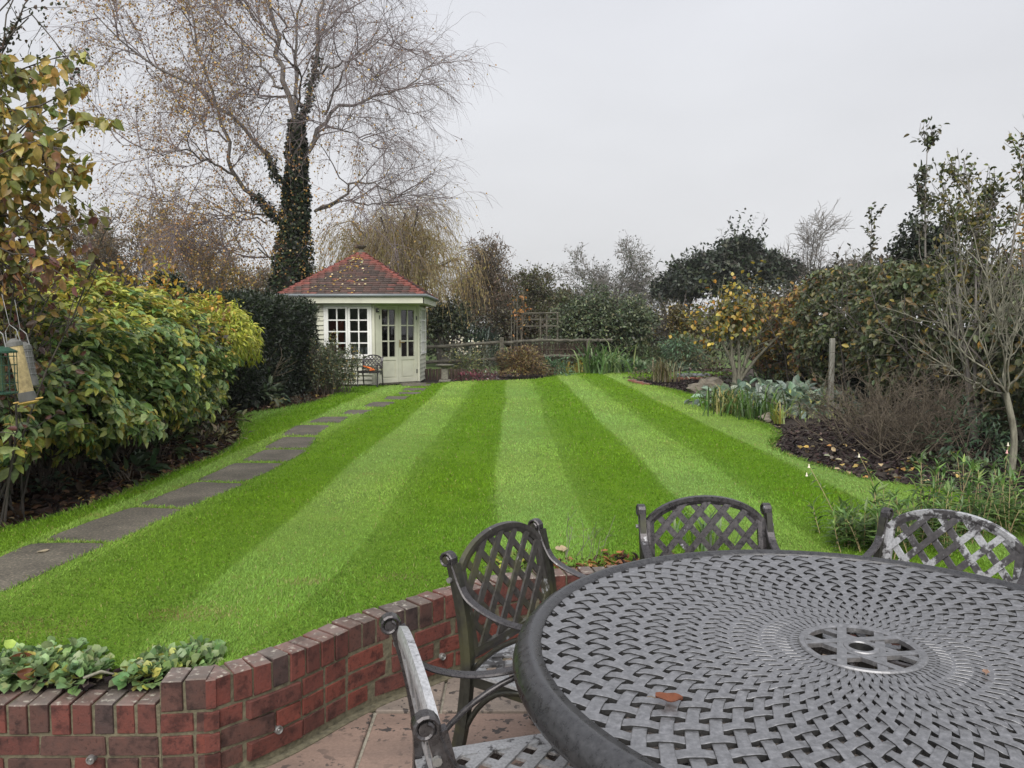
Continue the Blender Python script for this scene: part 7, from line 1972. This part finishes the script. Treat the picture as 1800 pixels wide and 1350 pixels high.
strap_plant('phormium', 'blue green spiky sword leaved clump behind the fence', P(800, 650) + Vector((0, 2.6, 0)), 160, 1.55, .06, [(.07, .10, .08), (.10, .135, .11), (.05, .07, .05)], 450, .8, R=.3)
strap_plant('phormium', 'second spiky grey green clump behind the fence post', P(840, 650) + Vector((.1, 2.9, 0)), 130, 1.35, .055, [(.07, .10, .08), (.10, .13, .1)], 451, .8, R=.25)
far_mound('laurel_bush', 'green laurel right of the summerhouse behind the fence', 770, 640, 1.0, 1.7, [(.04, .065, .03), (.06, .09, .045), (.09, .11, .06)], 452, 1800, .13, None, 1.5, .45, 'oval')
ft = thing('fatsia', 'palm like shrub with pale drooping finger leaves beside the rhododendron', 'shrub', tuple(P(1000, 650) + Vector((0, 1.1, 0)))); b = npv(ft.location)
st = grow(b[None].repeat(7, 0), rdir(7, r3) * .4 + np.array([0, 0, 1.]), r3.uniform(1.0, 1.8, 7), 7, .06, .02, r3); tube_obj('stems', [tubes(st, taper(7, 7, .03, .018), 6)], 'twig_brown', ft)
idx = np.repeat(np.arange(7), 34); tt = r3.uniform(.6, 1, len(idx)); pp, tn = at_t(st, idx, tt); d = rdir(len(idx), r3) + np.array([0, 0, .15])
leaf_obj('foliage', leaves(pp + d * .12, d, np.array([0, 0, 1.]) + rdir(len(idx), r3) * .3, .36, .06, palette(len(idx), [(.16, .19, .07), (.24, .25, .1), (.10, .13, .05)], None, .18, r3), 'strap'), 'foliage', ft)
ac = thing('young_tree', 'slim sapling with a tuft of bright orange leaves tied by the trellis', 'tree', tuple(P(913, 655) + Vector((.05, 1.5, 0)))); b = npv(ac.location)
st = grow(b[None], np.array([[0, 0, 1.]]), np.array([2.5]), 9, .03, 0, r3); s, d, ix, t = spawn(st, 10, .5, 1, 20, 50, r3); l2 = grow(s, d, r3.uniform(.2, .5, 10), 5, .1, .05, r3)
tube_obj('trunk', [tubes(st, taper(1, 9, .02, .008), 6), tubes(l2, taper(10, 5, .006, .003), 4)], 'twig_brown', ac); k = 80; e = npv(PY(914, 545, b[1])) + r3.normal(0, 1, (k, 3)) * np.array([.14, .12, .28])
leaf_obj('crown', leaves(e, rdir(k, r3) + np.array([0, 0, -.3]), rdir(k, r3), .085, .06, palette(k, [(.42, .19, .05), (.45, .27, .08), (.34, .14, .04)], None, .15, r3), 'oval'), 'foliage', ac)

# more filling plants along the far fence
far_mound('border_plant', 'olive bush hiding the fence rails right of the russet mound', 1008, 655, .6, .9, [(.08, .10, .045), (.11, .13, .06), (.14, .12, .06)], 460, 1500, .08, None, 1.0, .45)
far_mound('border_plant', 'dark green bush against the fence behind the spiraea', 950, 658, .55, .95, [(.06, .08, .04), (.09, .11, .05), (.12, .1, .05)], 461, 1400, .08, None, 1.5, .45)
far_mound('border_plant', 'mixed green shrub under the rhododendron edge', 1150, 653, .8, .8, [(.07, .10, .045), (.10, .14, .065), (.13, .13, .06)], 462, 1800, .1, None, 1.0, .45)
far_mound('border_plant', 'brown and green shrub behind the ornamental grass', 1245, 655, .8, 1.0, [(.08, .085, .04), (.12, .11, .05), (.16, .13, .05)], 463, 1800, .09, None, 1.2, .45)
# ================================================================ thin damp haze over the whole scene
m = MB(); m.box(-248, 248, -60, 398, -1.2, 24)
hz_o = m.build('haze', None); tag(hz_o, 'thin grey damp haze over the whole garden', 'haze', kind='stuff')
hm = bpy.data.materials.new('haze'); hm.use_nodes = True; hm.node_tree.nodes.clear()
ho = hm.node_tree.nodes.new('ShaderNodeOutputMaterial'); hv = hm.node_tree.nodes.new('ShaderNodeVolumePrincipled')
hv.inputs['Density'].default_value = 0.0005
hv.inputs['Color'].default_value = (0.93, 0.94, 0.96, 1)
hm.node_tree.links.new(hv.outputs[0], ho.inputs['Volume'])
hz_o.data.materials.append(hm)
